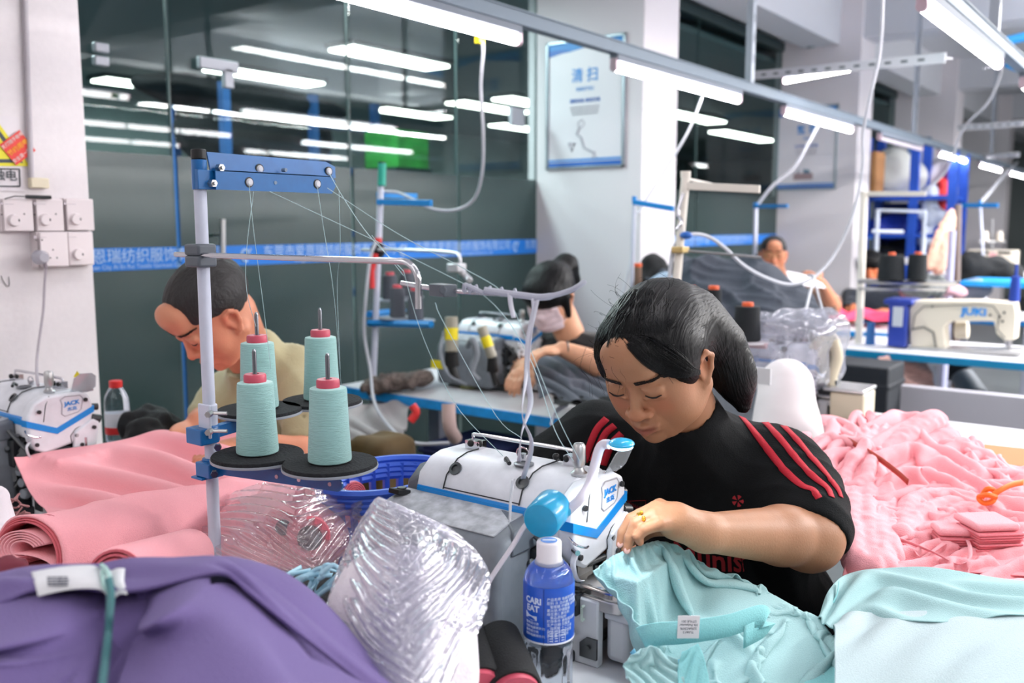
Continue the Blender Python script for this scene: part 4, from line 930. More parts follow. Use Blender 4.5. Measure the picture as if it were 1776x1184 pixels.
c = paint_skin(v, skc); tips = np.array([P(*g[-1]) for g in fing]); dm = np.min(np.linalg.norm(v[:, None]-tips[None], axis=2), 1); kn = np.array([P(*g[1]) for g in fing]+[P(*g[0]) for g in fing]); dk = np.min(np.linalg.norm(v[:, None]-kn[None], axis=2), 1)
hand = np.clip((1.36-v[:, 0])/.12, 0, 1)[:, None]  # hand skin painted paler for the glow of the work lamp
c = c*(1+hand*np.array([.16, .22, .24])); c = c*(1+np.exp(-(dm/.012)**2)[:, None]*np.array([.12, -.06, -.04]))*(1+np.exp(-(dk/.009)**2)[:, None]*np.array([.03, -.07, -.07])); bodyc.append(c)
f = Field((1.12, .58, .78), (1.56, 1.1, 1.06), .004)
W2 = np.array([1.275, .80, .90]); arm(f, (1.49, .88, .95), (1.42, 1.0, .85), W2, (.058, .05, .043, .027), .014)
hand_chains(f, W2, (-.09, -.13, .005), (-.2, 0, 1), (-.3, -.2, 0), .5)
v, q = f.mesh(1); bodyv.append(v); bodyf.append(q); bodyc.append(paint_skin(v, skc)*np.array([1.14, 1.12, 1.12]))
vv, ff = join(list(zip(bodyv, bodyf))); cc = np.concatenate([np.c_[c, np.ones(len(c))] for c in bodyc])
npobj('body', vv, ff, skinm('skin_front_woman', skc), wm, col=cc)
# nails and ring
b = B()
for g in fing[1:]:
    p, q_ = P(*g[-1]), P(*g[-2]); d = V(p-q_).normalized(); n_ = V((-.75, -.5, .3)); n_ = (n_-d*n_.dot(d)).normalized()
    s_ = d.cross(n_); Mx = Matrix((s_, d, n_)).transposed(); b2 = B().sphere((0, 0, 0), .0044, 10, 6, (1, 1.25, .3)); b.add([Mx @ V(t)+V(p)+n_*.0046-d*.001 for t in b2.v], b2.f)
obj('fingernails', b, mat('nail', (225, 175, 165), .25, coat=.3), wm, world=True)
p, q_ = P(1122, 896, 1.324), P(1101, 905, 1.322); d = V(q_-p).normalized(); Mr = V((0, 0, 1)).rotation_difference(d).to_matrix().to_4x4(); Mr.translation = V(P(1111, 901, 1.322))
gold = mat('gold', (235, 190, 70), .2, 1)
obj('ring', B().lathe([(.0098, -.0018), (.0110, -.0018), (.0110, .0018), (.0098, .0018)], 24, (0, 0, 0), Mr).sphere(Mr @ V((-.004, .0, .0)) + V((-.006, -.006, .009)), .003, 8, 6).sphere(Mr @ V((0, 0, 0))+V((-.008, -.009, .004)), .0028, 8, 6).sphere(Mr @ V((0, 0, 0))+V((-.004, -.003, .0125)), .0028, 8, 6), gold, wm, world=True)
# brows, lashes
def face_marks(parent, M, hv, male=False, col=lash):
    for s in (-1, 1):
        b = B(); R_ = random.Random(5)
        for i in range(120):
            t = R_.random(); x = s*(.013+.036*t); z = .0245+.0075*math.sin(t*2.3)-.006*t+R_.uniform(-.0034, .0034)*(1.2-t*.8)
            y = surf_y(hv, x, z); b.tube([M @ V((x-s*.002, y+.0002, z-.0006)), M @ V((x+s*.002, y+.0009, z+.0004)), M @ V((x+s*.0055, surf_y(hv, x+s*.005, z)+.0003, z+.0008))], .00040, 3, cap=False)
        o = obj('eyebrow', b, col, parent, world=True)
        L_ = [(s*.0190, -.0036), (s*.025, -.0056), (s*.031, -.0066), (s*.038, -.0058), (s*.0465, -.0030)]
        obj('eyelashes', B().tube([M @ V((x, surf_y(hv, x, z)-.0003, z)) for x, z in L_], [.0008, .0013, .0016, .0015, .0008], 6), col, parent, world=True)
face_marks(wm, HM, HVL)
# hair: pulled back, parted at the front, low tail behind the shoulder
hr = Field((-.14, -.24, -.22), (.14, .12, .16), .0032)
hr.ell((0, -.010, .026), (.086, .092, .080), .01).ell((0, .02, .052), (.068, .058, .044), .02)
for s in (-1, 1): hr.ell((s*.066, .010, .018), (.022, .045, .05), .012)
hr.ell((0, .112, -.042), (.064, .085, .100), .008, 'sub')
hr.ell((0, .03, -.075), (.076, .075, .075), .006, 'sub')
for s in (-1, 1): hr.ell((s*.094, -.002, -.020), (.022, .019, .034), .004, 'sub')
hr.chain([(0, -.07, .03), (-.02, -.10, -.01), (-.05, -.115, -.07), (-.07, -.11, -.13), (-.08, -.09, -.18)], [.062, .052, .038, .026, .012], .05)
v, q = hr.mesh(1); n_ = normals(v, q); th = np.arctan2(v[:, 0], v[:, 2]+.02)
v = v+n_*(.0004*np.sin(th*150+3*vnoise(v, 18))+.0006*vnoise(v*np.array([1, .15, .15]), 260)+.0010*vnoise(v, 30))[:, None]
setm(npobj('hair', v, q, hairm, wm, world=False), HM)
HB = bvh_of(v, q)
def comb(R_):
    a = R_.uniform(-1.25, 1.25); pts = []; e = R_.uniform(1.0, 2.2)
    for i in range(9):
        t = i/8; ph = -.15+t*e; x = .090*math.sin(a)*(1-.25*t); y = .075*math.cos(ph)-.02; z = .05+.10*math.sin(ph)*math.cos(a*.55)
        l, nn, _, _ = HB.find_nearest(V((x, y, z))); pts.append(l+nn*(.0004+.0012*R_.random()*math.sin(t*3.1)))
    return pts
setm(obj('hair_strands', strands(Matrix.Identity(4), 260, 2, comb, .0007), mat('strand_black', (13, 14, 16), .4, spec=.25), wm), HM)['kind'] = 'stuff'
def fly(R_):
    a = R_.uniform(-1.3, 1.3); ph = R_.uniform(-.1, 2.2); p = V((.088*math.sin(a), .09*math.cos(ph)-.02, .05+.10*math.sin(ph))); l, nn, _, _ = HB.find_nearest(p)
    if R_.random() < .55: a = abs(a)
    q2 = V((R_.uniform(-.6, .6), R_.uniform(-.6, .8), R_.uniform(-.3, .9))); L_ = R_.uniform(.006, .026); return bez([l, l+nn*L_*.5+q2*L_*.2, l+nn*L_*.8+q2*L_*.8, l+nn*L_*.7+q2*L_*1.5], 3)
def fringe(R_):
    x0 = R_.uniform(-.02, .07); s0 = V((x0, .078, .085)); 
    return bez([s0, V((x0+.01, .098, .06)), V((x0+.012+R_.uniform(-.01, .01), .097, .035+R_.uniform(-.01, .01))), V((x0+.016+R_.uniform(-.015, .012), .094, .008+R_.uniform(-.015, .015)))], 4)
o = setm(obj('loose_hair', strands(Matrix.Identity(4), 60, 4, fly, .00022), hairm, wm), HM); o['kind'] = 'stuff'
o = setm(obj('fringe_hair', strands(Matrix.Identity(4), 7, 9, fringe, .0002), hairm, wm), HM); o['kind'] = 'stuff'
wh_ = xf(HM, v); HBW = bvh_of(np.concatenate([wh_, bodyv[0]]), np.concatenate([q, bodyf[0]+len(wh_)]))
def along(path, off): 
    out = []
    for x, y in path:
        l, n0 = hit(HBW, x, y, off)
        if l is not None: out.append(l)
    return out
b = B(); R_ = random.Random(21)
for i in range(330):
    w_ = R_.random()**1.3; j = R_.uniform(-4, 4); t = R_.uniform(-5, 5); p = along([(1074+j+w_*30, 582+t*.4), (1094+j+w_*34, 604-w_*20+t*.7), (1116+j+w_*34, 626-w_*30+t), (1140+j+w_*30, 642-w_*34+t), (1166+j+w_*22, 650-w_*28+t*.6), (1190+j+w_*10, 652-w_*16+t*.3), (1212, 648-w_*8)], R_.uniform(.0008, .003))
    if len(p) > 4: b.tube(bez(p, 2), .00045, 4, cap=False)
for i in range(150):
    u = R_.random(); x0 = 1052+72*u; y0 = 600-18*math.sin(u*2.6)+26*max(0, u-.55)+R_.uniform(-3, 7); dx = R_.uniform(2, 14)+20*u
    p = along([(x0, y0), (x0+dx*.35, y0-12), (x0+dx*.8, y0-26), (x0+dx*1.5, y0-42)], R_.uniform(.0006, .002))
    if len(p) > 3: b.tube(p, [.0002, .0004, .0005, .0005][:len(p)], 4, cap=False)
obj('hairline_strands', b, hairm, wm, world=True)['kind'] = 'stuff'
# shirt
f = Field((1.30, .36, .52), (1.98, 1.16, 1.12), .0058)
f.ell((1.70, .70, .62), (.17, .21, .16), .04).ell((1.62, .70, .80), (.145, .185, .18), .05).ell((1.575, .70, .90), (.125, .18, .12), .05)
f.cap(SH[0], SH[1], .066, .064, .05).ell((1.54, .715, .985), (.08, .10, .05), .04).cap((1.50, .71, .985), (1.465, .705, 1.03), .085, .074, .04)
f.cap(SH[0], (1.55, .535, .90), .074, .078, .05).cap((1.55, .535, .90), (1.50, .50, .875), .078, .078, .03)
f.cap(SH[1], (1.45, .955, .92), .078, .074, .05)
f.cap(HM @ V((0, -.02, -.06)), HM @ V((nb.x*.62, nb.y*.62, nb.z*.62)), .0625, .056, .004, 'sub')
# sleeve opening: flat cut with a hollow
cutp, cutn = np.array([1.505, .498, .885]), np.array([-.62, -.10, -.46]); 
x_, y_, z_ = f.pts((slice(None),)*3); n0 = cutn/np.linalg.norm(cutn); dd = (x_-cutp[0])*n0[0]+(y_-cutp[1])*n0[1]+(z_-cutp[2])*n0[2]
regd = np.maximum(y_-.60, z_-.985)+0*x_; f.F = np.maximum(f.F, np.minimum(dd-.030, -regd).astype(np.float32))
f.cap(E, (1.535, .515, .905), .055, .053, .002, 'sub')
v, q = f.mesh(2); n_ = normals(v, q)
k_ = np.clip((v[:, 2]-.5)*3, 0, 1); de = (v-cutp) @ n0-.030; ke = np.where((v[:, 1] < .60) & (v[:, 2] < .995), np.clip((-de-.004)/.03, 0, 1), 1.0)
v = v+n_*(fold_disp(v, .0065, (.35, .8, .5), 46, 1)*k_+fold_disp(v, .004, (.9, .2, .4), 70, 5)+.0025*vnoise(v, 22))[:, None]*ke[:, None]
shirtm = mat('shirt_black', (16, 18, 20), .9, bump=.35, scale=400, spec=.25)
so = npobj('shirt', v, q, shirtm, wm); SB = bvh_of(v, q)
redm = mat('stripe_red', (178, 24, 44), .8, bump=.3, scale=300)
for i, pth in enumerate([[(1256, 690), (1290, 728), (1328, 775), (1360, 815), (1390, 842), (1410, 850), (1420, 864)], [(1262, 682), (1300, 708), (1345, 752), (1385, 800), (1412, 828), (1434, 846), (1442, 862)], [(1275, 682), (1320, 705), (1368, 748), (1405, 790), (1436, 826), (1452, 848), (1458, 862)]]):
    obj('shoulder_stripe', decal_strip(SB, pth, .0130, .0014, 10), redm, wm, world=True, solid=.0008, smooth=2)
for pth in [[(1052, 726), (1035, 745), (1022, 775), (1014, 800)], [(1066, 738), (1050, 752), (1036, 780), (1028, 800)], [(1078, 752), (1062, 768), (1052, 790), (1046, 806)]]:
    try: obj('shoulder_stripe', decal_strip(SB, pth, .0130, .0014, 8), redm, wm, world=True, solid=.0008, smooth=2)
    except Exception: pass
pr = mat('print_red', (165, 40, 48), .8); pr2 = mat('print_dim_red', (95, 30, 34), .8)
decal_text('shirt_print', SB, 'BHAHC', .0165, pr, 1101, 877, wm, -.0, sx=.95)
bb = [(1080, 868), (1121, 867), (1121, 883), (1100, 897), (1080, 885), (1080, 868)]
b = B(); ps = []
for i in range(5):
    for t in (0, .33, .66): ps.append(hit(SB, bb[i][0]+(bb[i+1][0]-bb[i][0])*t, bb[i][1]+(bb[i+1][1]-bb[i][1])*t, .0016)[0])
ps = [p for p in ps if p]; ps.append(ps[0]); obj('crest_outline', b.tube(ps, .0006, 5), pr, wm, world=True)
b = B()
c0_, n0_ = hit(SB, 1280, 868, .0015)
if c0_:
    u_ = V((0, 0, 1)); u_ = (u_-n0_*u_.dot(n0_)).normalized(); s_ = u_.cross(n0_)
    for k in range(5):
        a = k*1.2566+.3; d1 = u_*math.cos(a)+s_*math.sin(a); d2 = d1.cross(n0_); b.add([c0_+d1*.0015, c0_+d1*.0095-d2*.0038, c0_+d1*.0105, c0_+d1*.0095+d2*.0038], [(0, 1, 2, 3)])
    obj('flower_emblem', b, pr, wm, world=True)
decal_text('shirt_print', SB, 'MISSION', .0095, pr2, 1284, 891, wm, sx=1.3)
decal_text('shirt_print', SB, 'Munist', .062, pr, 1238, 972, wm, sx=.9, bold=.0012)
# trousers and stool under her, mostly hidden
f = Field((1.2, .45, .03), (1.9, .95, .62), .012); f.ell((1.70, .70, .55), (.16, .19, .11), .03)
for s in (-1, 1): f.chain([(1.66, .70+s*.09, .53), (1.33, .70+s*.12, .50), (1.36, .70+s*.12, .08), (1.28, .70+s*.12, .06)], [.085, .07, .045, .04], .03)
v, q = f.mesh(1); npobj('trousers', v, q, mat('trousers_dark', (30, 34, 44), .9), wm)
def stool(x, y, label):
    t = thing('work_stool', label, 'stool', (x, y, 0))
    obj('seat', B().bx(-.17, .17, -.15, .15, .40, .44), mat('stool_wood', (150, 110, 75), .6), t, bevel=.01)
    for a in (-1, 1):
        for c in (-1, 1): obj('leg', B().tube([(a*.12, c*.1, .40), (a*.15, c*.13, 0)], .013, 8), steel, t)
stool(1.72, .70, 'wooden stool under the woman in the striped black shirt')
# ---------------- other people: one builder ----------------
def person(label, hm, skin, sh, el, wr, hd, hips, shirt_col, hair='short', male=True, mask=False, h=.005, sleeve=.55, collar=False, marks=True, lip=(150, 85, 75), wide=1.05, pale=1.0, glasses=False, seat=True):
    t = thing('person', label, 'person', (hips[0], hips[1], .46)); hf = head_field(.003 if h < .006 else .0038, wide, jowl=1.1, nose=1.1)
    nbw = (V(sh[0])+V(sh[1]))*.5+V((0, 0, .03)); nb = hm.inverted() @ nbw
    hf.cap((0, -.03, -.04), (nb.x*.8, nb.y*.8, nb.z*.8), .056, .058, .02)
    hv, q = hf.mesh(1); c = lipmask(hv, paint_skin(hv, skin), lip)
    if hair == 'short':     # cropped scalp tone
        hl = np.clip((hv[:, 2]-.045+.45*(hv[:, 1]-.02)*(-1)+.01*vnoise(hv, 40))/.02, 0, 1)*0
    parts, cols = [(xf(hm, hv), q)], [c]
    for i in (0, 1):
        if wr[i] is None: continue
        a = np.array([sh[i], el[i], wr[i]]); lo, hi = a.min(0)-.2, a.max(0)+.2; f = Field(lo, hi, h*.9)
        arm(f, sh[i], el[i], wr[i], (.055, .047, .042, .027)); hand_chains(f, wr[i], hd[i], (0, 0, 1), (0, 1 if i == 0 else -1, 0) if abs(hd[i][0]) > abs(hd[i][1]) else (1 if hd[i][1]*(1 if i else -1) > 0 else -1, 0, 0), .8)
        v, qq = f.mesh(1); parts.append((v, qq)); cols.append(paint_skin(v, skin)*pale)
    vv, ff = join(parts); npobj('body', vv, ff, skinm('skin_'+label.split()[0]+str(skin[0]), skin), t, col=np.concatenate([np.c_[k, np.ones(len(k))] for k in cols]))
    if marks: face_marks(t, hm, hv)
    hr = Field((-.14, -.2, -.2), (.14, .13, .16), .004); hm_ = hairm
    if hair == 'short':
        hr.ell((0, -.020, .032), (.0785*wide, .098, .0845), .01).ell((0, .0, .062), (.066, .066, .048), .01); hr.ell((0, .115, -.02), (.07, .075, .088), .008, 'sub').ell((0, .03, -.085), (.1, .1, .085), .006, 'sub')
        for s in (-1, 1): hr.ell((s*.094, .0, -.018), (.026, .024, .036), .004, 'sub')
        hm_ = hair2
    else:
        hr.ell((0, -.018, .030), (.094, .110, .092), .01).ell((0, .056, .040), (.080, .054, .060), .02)
        for s in (-1, 1): hr.cap((s*.078, .03, .02), (s*.074, .025, -.07), .018, .012, .02)
        hr.ell((0, .125, -.075), (.060, .07, .085), .006, 'sub').ell((0, .02, -.11), (.066, .09, .07), .006, 'sub'); hr.chain([(0, -.11, .04), (-.01, -.16, .03), (-.02, -.17, -.04)], [.045, .045, .03], .02)
    v, qq = hr.mesh(1); n_ = normals(v, qq); v = v+n_*(.0012*vnoise(v*np.array([1, .2, .2]), 200)+.0015*vnoise(v, 30))[:, None]
    setm(npobj('hair', v, qq, hm_, t, world=False), hm)
    f = Field(np.minimum(np.min([sh[0], sh[1], hips], 0), 9)-.28, np.max([sh[0], sh[1], hips], 0)+.28, .009)
    ch = (V(sh[0])+V(sh[1]))*.5; hp_ = V(hips)
    f.cap(hp_, hp_*.5+ch*.5, .15, .15, .05).cap(hp_*.5+ch*.5, ch-V((0, 0, .08)), .14, .12, .05).cap(sh[0], sh[1], .07, .07, .05)
    for s in ((-1, 1)): f.cap(hp_*.5+ch*.5+(V(sh[0])-V(sh[1])).normalized()*.06*s, ch-V((0, 0, .07))+(V(sh[0])-V(sh[1])).normalized()*.07*s, .12, .10, .04)
    for i in (0, 1):
        e = np.array(sh[i])*(1-sleeve)+np.array(el[i])*sleeve; f.cap(sh[i], e, .072, .068, .03)
        if wr[i] is not None: f.cap(np.array(sh[i])*(1-sleeve*.9)+np.array(el[i])*sleeve*.9, el[i], .055, .05, .002, 'sub')
    if collar: f.cap(nbw-V((0, 0, .03)), nbw+(hm @ V((0, -.03, -.07))-nbw)*.42, .078, .072, .02)
    f.cap(hm @ V((0, -.02, -.05)), hm @ V((nb.x*.62, nb.y*.62, nb.z*.62)), .064, .060, .004, 'sub')
    v, qq = f.mesh(2); n_ = normals(v, qq); v = v+n_*(fold_disp(v, .008, (.4, .7, .5), 34, 1)+fold_disp(v, .005, (.8, -.2, .5), 60, 5)+.003*vnoise(v, 18))[:, None]
    npobj('shirt', v, qq, mat('shirt_'+'_'.join(map(str, shirt_col)), shirt_col, .85, bump=.3, scale=300, sheen=.2), t)
    t['_hv'] = 0
    del t['_hv']
    return t, hv
# the bowed man at the left
# his own head size puts the crown just under the blue band
HM2 = headframe(P(366, 540, 2.06), 168, 46, -4)
mm, hv2 = person('man with cropped dark hair in beige polo shirt bowed behind the white pole', HM2, (205, 138, 108), [np.array(P(508, 650, 2.30)), np.array(P(400, 690, 2.42))],
   [P(560, 800, 2.12), P(360, 738, 2.35)], [P(430, 768, 2.06), P(345, 730, 2.20)], [(-.6, .25, -.1), (-.8, -.25, -.3)], P(500, 840, 2.65)*np.array([1, 1, 0])+np.array([0, 0, .55]), (172, 164, 128), 'short', True, sleeve=.75, collar=True, pale=1.0)
stool(*list((P(500, 840, 2.65))[:2]), 'wooden stool under the man in the beige polo')
# masked woman
HM3 = headframe(P(953, 512, 3.48), 188, 30, 0)
m3_, hv3 = person('woman with face mask and black shirt leaning over the blue edged table', HM3, (214, 160, 128), [P(1070, 610, 3.45), P(925, 600, 3.72)], [P(1062, 640, 3.15), P(905, 640, 3.6)], [P(975, 605, 3.13), P(912, 640, 3.35)],
   [(-.5, .3, -.05), (-.5, -.1, -.1)], P(1035, 720, 3.95)*np.array([1, 1, 0])+np.array([0, 0, .55]), (26, 28, 31), 'long', False, mask=True, sleeve=.5)
stool(*list((P(1035, 720, 3.95))[:2]), 'wooden stool under the masked woman')
def add_mask(t, M, hv, m):
    G = []
    for i in range(15):
        z = .004-.108*i/14; row = []
        for j in range(25):
            x = -.07+.14*j/24; w_ = 1-abs(i-7)/7*.12; x *= w_
            mk = (np.abs(hv[:, 0]-x) < .006) & (np.abs(hv[:, 2]-max(z, -.1)) < .007); y = hv[mk, 1].max() if mk.any() else .0
            y = max(y, .104-(x/.07)**2*.05-((z+.04)/.06)**2*.012)+.004+.002*math.sin(i*1.8); row.append(M @ V((x, y, z)))
        G.append(row)
    o = obj('face_mask', B().grid(G), m, t, world=True, solid=.002, smooth=2, sub=1)
    for s in (-1, 1): obj('ear_loop', B().tube(bez([M @ V((s*.066, .062, -.01)), M @ V((s*.075, .02, .0)), M @ V((s*.081, -.012, -.002)), M @ V((s*.074, .02, -.06)), M @ V((s*.062, .05, -.08))], 4), .0014, 5), m, t, world=True)
add_mask(m3_, HM3, hv3, mat('mask_pink_white', (226, 205, 212), .8, var=.1, scale=40))
obj('bracelet', B().lathe([(.0275, -.002), (.030, 0), (.0275, .002)], 18, P(984, 605, 3.13), Matrix.Rotation(math.pi/2, 4, 'X') @ Matrix.Rotation(.7, 4, 'Y')), gun, m3_, world=True)
# man with glasses, far
HM4 = headframe(P(1341, 440, 5.9), 205, 6, 0)
m4_, hv4 = person('far man with glasses and receding hair behind the grey garment heap', HM4, (190, 128, 98), [P(1395, 500, 6.0), P(1310, 500, 6.25)], [P(1445, 530, 5.75), P(1290, 560, 6.0)], [P(1425, 490, 5.6), P(1330, 560, 5.8)], [(-.4, .4, .5), (-.5, 0, 0)],
   P(1375, 640, 6.75)*np.array([1, 1, 0])+np.array([0, 0, .55]), (120, 95, 80), 'short', True, h=.007, sleeve=1.0)
stool(*list((P(1375, 640, 6.75))[:2]), 'wooden stool under the far man with glasses')
gl4 = mat('glasses_frame', (190, 165, 110), .3, .8)
b = B()
for s in (-1, 1): b.tube([HM4 @ V((s*.034+.024*math.cos(a), .098, .002+.017*math.sin(a))) for a in np.linspace(0, 6.28, 14)], .002, 5)
b.tube([HM4 @ V((-.01, .102, .006)), HM4 @ V((.01, .102, .006))], .002, 5)
for s in (-1, 1): b.tube([HM4 @ V((s*.058, .096, .006)), HM4 @ V((s*.078, .0, .006))], .0018, 5)
obj('glasses', b, gl4, m4_, world=True)
# woman at the far right, mostly hidden by black cones
HM5 = headframe(P(1509, 460, 7.2), 195, 12, 0)
m5_, hv5 = person('far woman with black hair half hidden behind two black thread cones', HM5, (205, 120, 80), [P(1560, 520, 7.7), P(1475, 515, 7.9)], [P(1600, 555, 7.4), P(1470, 560, 7.5)], [P(1530, 540, 7.1), P(1480, 532, 7.2)], [(-.6, .3, 0), (-.6, -.2, 0)],
   P(1540, 600, 8.0)*np.array([1, 1, 0])+np.array([0, 0, .55]), (30, 36, 48), 'long', False, h=.008, sleeve=.6, marks=False)
stool(*list((P(1540, 600, 8.0))[:2]), 'wooden stool under the far woman')
# =============== CLOTH ===============
def cloth_sim(X, slack=(1.2, 1.2), hf=None, steps=110, iters=8, pin=None, g=.00035, bend=.25, noise=.006, seed=0, damp=.93, th=.004, stick=.03, nsc=9):
    """position based cloth on an (n,m) grid: slack cloth buckles into folds over the height function hf"""
    X = X.astype(np.float64).copy(); n, m, _ = X.shape; R0 = X.copy()
    Lu = np.linalg.norm(np.diff(X, axis=0), axis=2)*slack[0]; Lv = np.linalg.norm(np.diff(X, axis=1), axis=2)*slack[1]
    X[..., 2] += noise*vnoise(X.reshape(-1, 3), nsc, seed).reshape(n, m)+noise*.3*vnoise(X.reshape(-1, 3), nsc*4, seed+1).reshape(n, m)
    Xp = X.copy(); pw = np.zeros((n, m)) if pin is None else pin
    Du = np.sqrt(Lu[:, :-1]**2+Lv[:-1]**2)
    def con(a, b, L, k):
        d = X[b]-X[a]; l = np.sqrt((d**2).sum(-1))+1e-9; c = (k*.5*(l-L)/l)[..., None]*d; X[a] += c; X[b] -= c
    S = slice
    for it in range(steps):
        v = (X-Xp)*damp; Xp = X.copy(); X += v; X[..., 2] -= g
        for _ in range(iters):
            for o in (0, 1):
                con((S(o, n-1, 2), S(None)), (S(o+1, n, 2), S(None)), Lu[o::2], 1.0)
                con((S(None), S(o, m-1, 2)), (S(None), S(o+1, m, 2)), Lv[:, o::2], 1.0)
                con((S(o, n-1, 2), S(0, m-1)), (S(o+1, n, 2), S(1, m)), Du[o::2], .25)
                con((S(o, n-1, 2), S(1, m)), (S(o+1, n, 2), S(0, m-1)), Du[o::2], .25)
            if bend:
                for ax in (0, 1):
                    A1 = [S(None)]*2; A2 = [S(None)]*2; A1[ax] = S(0, -2); A2[ax] = S(2, None); Am = [S(None)]*2; Am[ax] = S(1, -1)
                    mid = (X[tuple(A1)]+X[tuple(A2)])*.5; d = (mid-X[tuple(Am)])*bend*.5; X[tuple(Am)] += d; X[tuple(A1)] -= d*.5; X[tuple(A2)] -= d*.5
            if hf is not None:
                H_ = hf(X[..., 0], X[..., 1])+th; low = X[..., 2] < H_; X[..., 2] = np.where(low, H_, X[..., 2])
                lo = low[..., None]*np.array([.35, .35, 0]); X += (Xp-X)*lo
            if pin is not None: X += (R0-X)*pw[..., None]
    return X
def ctrl(rows, n, m):
    """Catmull-Rom surface through rows of control points"""
    R_ = [[np.array(p, float) for p in r] for r in rows]
    def cr(P_, t):
        P_ = [2*P_[0]-P_[1]]+P_+[2*P_[-1]-P_[-2]]; x = t*(len(P_)-3); i = min(int(x), len(P_)-4); u = x-i; a, b, c, d = P_[i:i+4]
        return .5*(2*b+(c-a)*u+(2*a-5*b+4*c-d)*u*u+(3*b-a-3*c+d)*u**3)
    cols = [[cr(r, j/(m-1)) for j in range(m)] for r in R_]
    return np.array([[cr([cols[k][j] for k in range(len(R_))], i/(n-1)) for j in range(m)] for i in range(n)])
def refine(X, k=1):
    """smooth upsampling of a grid"""
    for _ in range(k):
        n, m, _c = X.shape; Y = np.zeros((2*n-1, m, 3)); Y[::2] = X; Z = np.concatenate([X[:1]*2-X[1:2], X, X[-1:]*2-X[-2:-1]]); Y[1::2] = (9*(Z[1:-2]+Z[2:-1])-(Z[:-3]+Z[3:]))/16
        X = Y; n, m, _c = X.shape; Y = np.zeros((n, 2*m-1, 3)); Y[:, ::2] = X; Z = np.concatenate([X[:, :1]*2-X[:, 1:2], X, X[:, -1:]*2-X[:, -2:-1]], 1); Y[:, 1::2] = (9*(Z[:, 1:-2]+Z[:, 2:-1])-(Z[:, :-3]+Z[:, 3:]))/16; X = Y
    return X
def bump(x, y, c, r, h, a=0, p=2):
    ca_, sa_ = math.cos(a), math.sin(a); u = ((x-c[0])*ca_+(y-c[1])*sa_)/r[0]; v = (-(x-c[0])*sa_+(y-c[1])*ca_)/r[1]
    return h*np.exp(-(np.abs(u)**p+np.abs(v)**p))
def sheet(name, X, m, label=None, cat=None, group=None, parent=None, solid=.0016, k=1, base=None):
    X = refine(X, k); n, q, _ = X.shape; v = X.reshape(-1, 3)
    o = npobj(name, v, gridf(n, q), m, parent, solid=solid)
    if label: tag(o, label, cat, group)
    return o
def fabric(name, col, var=.03, sheen=.04, rough=.85): return mat(name, col, rough, bump=.35, scale=520, sheen=sheen, var=var, detail=2)
teal = fabric('fabric_teal', (158, 196, 198)); pink = fabric('fabric_pink', (245, 168, 176)); purple = fabric('fabric_purple', (108, 92, 144)); greyf = fabric('fabric_grey', (86, 90, 100)); blackf = fabric('fabric_black', (26, 28, 30))

def gather(name, label, tubes, m=pink, k=.010, h=.0048, cat='garment', grp='pink garments of the right pile', amp=.004, seed=1, flat=None):
    """gathered cloth: ridges run along the given lines and melt into each other"""
    P3 = [[P(*q) for q in t[0]] for t in tubes]; al = np.concatenate([np.array(p) for p in P3]); R_ = max(max(t[1], t[2]) for t in tubes)+.02
    f = Field(al.min(0)-R_, al.max(0)+R_, h)
    for p, t in zip(P3, tubes):
        q = bez(p, 5); f.chain([tuple(c) for c in q], np.linspace(t[1], t[2], len(q)), k*.3)
    v, fc = f.mesh(0); n = normals(v, fc); v = v+n*(amp*vnoise(v, 28, seed)+amp*.5*vnoise(v, 70, seed+1))[:, None]
    if amp >= .004 and len(tubes) > 2:
        d = P3[0][-1]-P3[0][0]; c = np.cross(d/np.linalg.norm(d), FW); v = v+n*fold_disp(v, .006, c, 90, seed, .25)[:, None]
    return tag(npobj(name, v, fc, m), label, cat, grp)
# ---------------- teal garment under the needle ----------------
def mx(*a):
    r = a[0]
    for q in a[1:]: r = np.maximum(r, q)
    return r
def box_h(x, y, x0, x1, y0, y1, z, s=.006):
    """soft-sided box as a height function"""
    d = np.maximum(np.maximum(x0-x, x-x1), np.maximum(y0-y, y-y1)); return .75+(z-.75)*np.clip(1-d/s, 0, 1)
def hf_teal(x, y):
    h = .752+bump(x, y, (1.29, .56), (.13, .09), .075, -.9)+bump(x, y, (1.17, .50), (.10, .10), .04)+bump(x, y, (1.31, .38), (.1, .1), .03)
    return mx(h, box_h(x, y, 1.085, 1.30, .592, .72, .886, .02), .75+bump(x, y, (1.215, .625), (.055, .05), .165, .3))
def img(rows, n, m): return ctrl([[P(*c) for c in r] for r in rows], n, m)
X = img([[(1030, 990, 1.295), (1062, 965, 1.325), (1110, 946, 1.345), (1150, 938, 1.37), (1185, 955, 1.40), (1215, 975, 1.42)],
          [(1068, 1018, 1.275), (1098, 998, 1.285), (1130, 975, 1.31), (1190, 970, 1.35), (1250, 985, 1.39), (1290, 1005, 1.42)],
          [(1112, 1058, 1.245), (1140, 1040, 1.26), (1180, 1030, 1.29), (1240, 1020, 1.32), (1300, 1022, 1.37), (1345, 1036, 1.41)],
          [(1128, 1112, 1.215), (1165, 1100, 1.23), (1210, 1090, 1.25), (1280, 1070, 1.29), (1350, 1065, 1.34), (1400, 1080, 1.38)],
          [(1100, 1170, 1.18), (1160, 1165, 1.19), (1230, 1150, 1.21), (1300, 1130, 1.25), (1380, 1120, 1.30), (1440, 1130, 1.34)],
          [(1110, 1240, 1.13), (1180, 1240, 1.14), (1260, 1225, 1.16), (1330, 1205, 1.2), (1410, 1195, 1.24), (1470, 1195, 1.28)]], 90, 90)
pin = np.zeros((90, 90)); pin[0, :] = .5; pin[1:5, 10:50] = .1; pin[-1, :] = .05; pin[:, -1] = .08; pin[:, 0] = .03
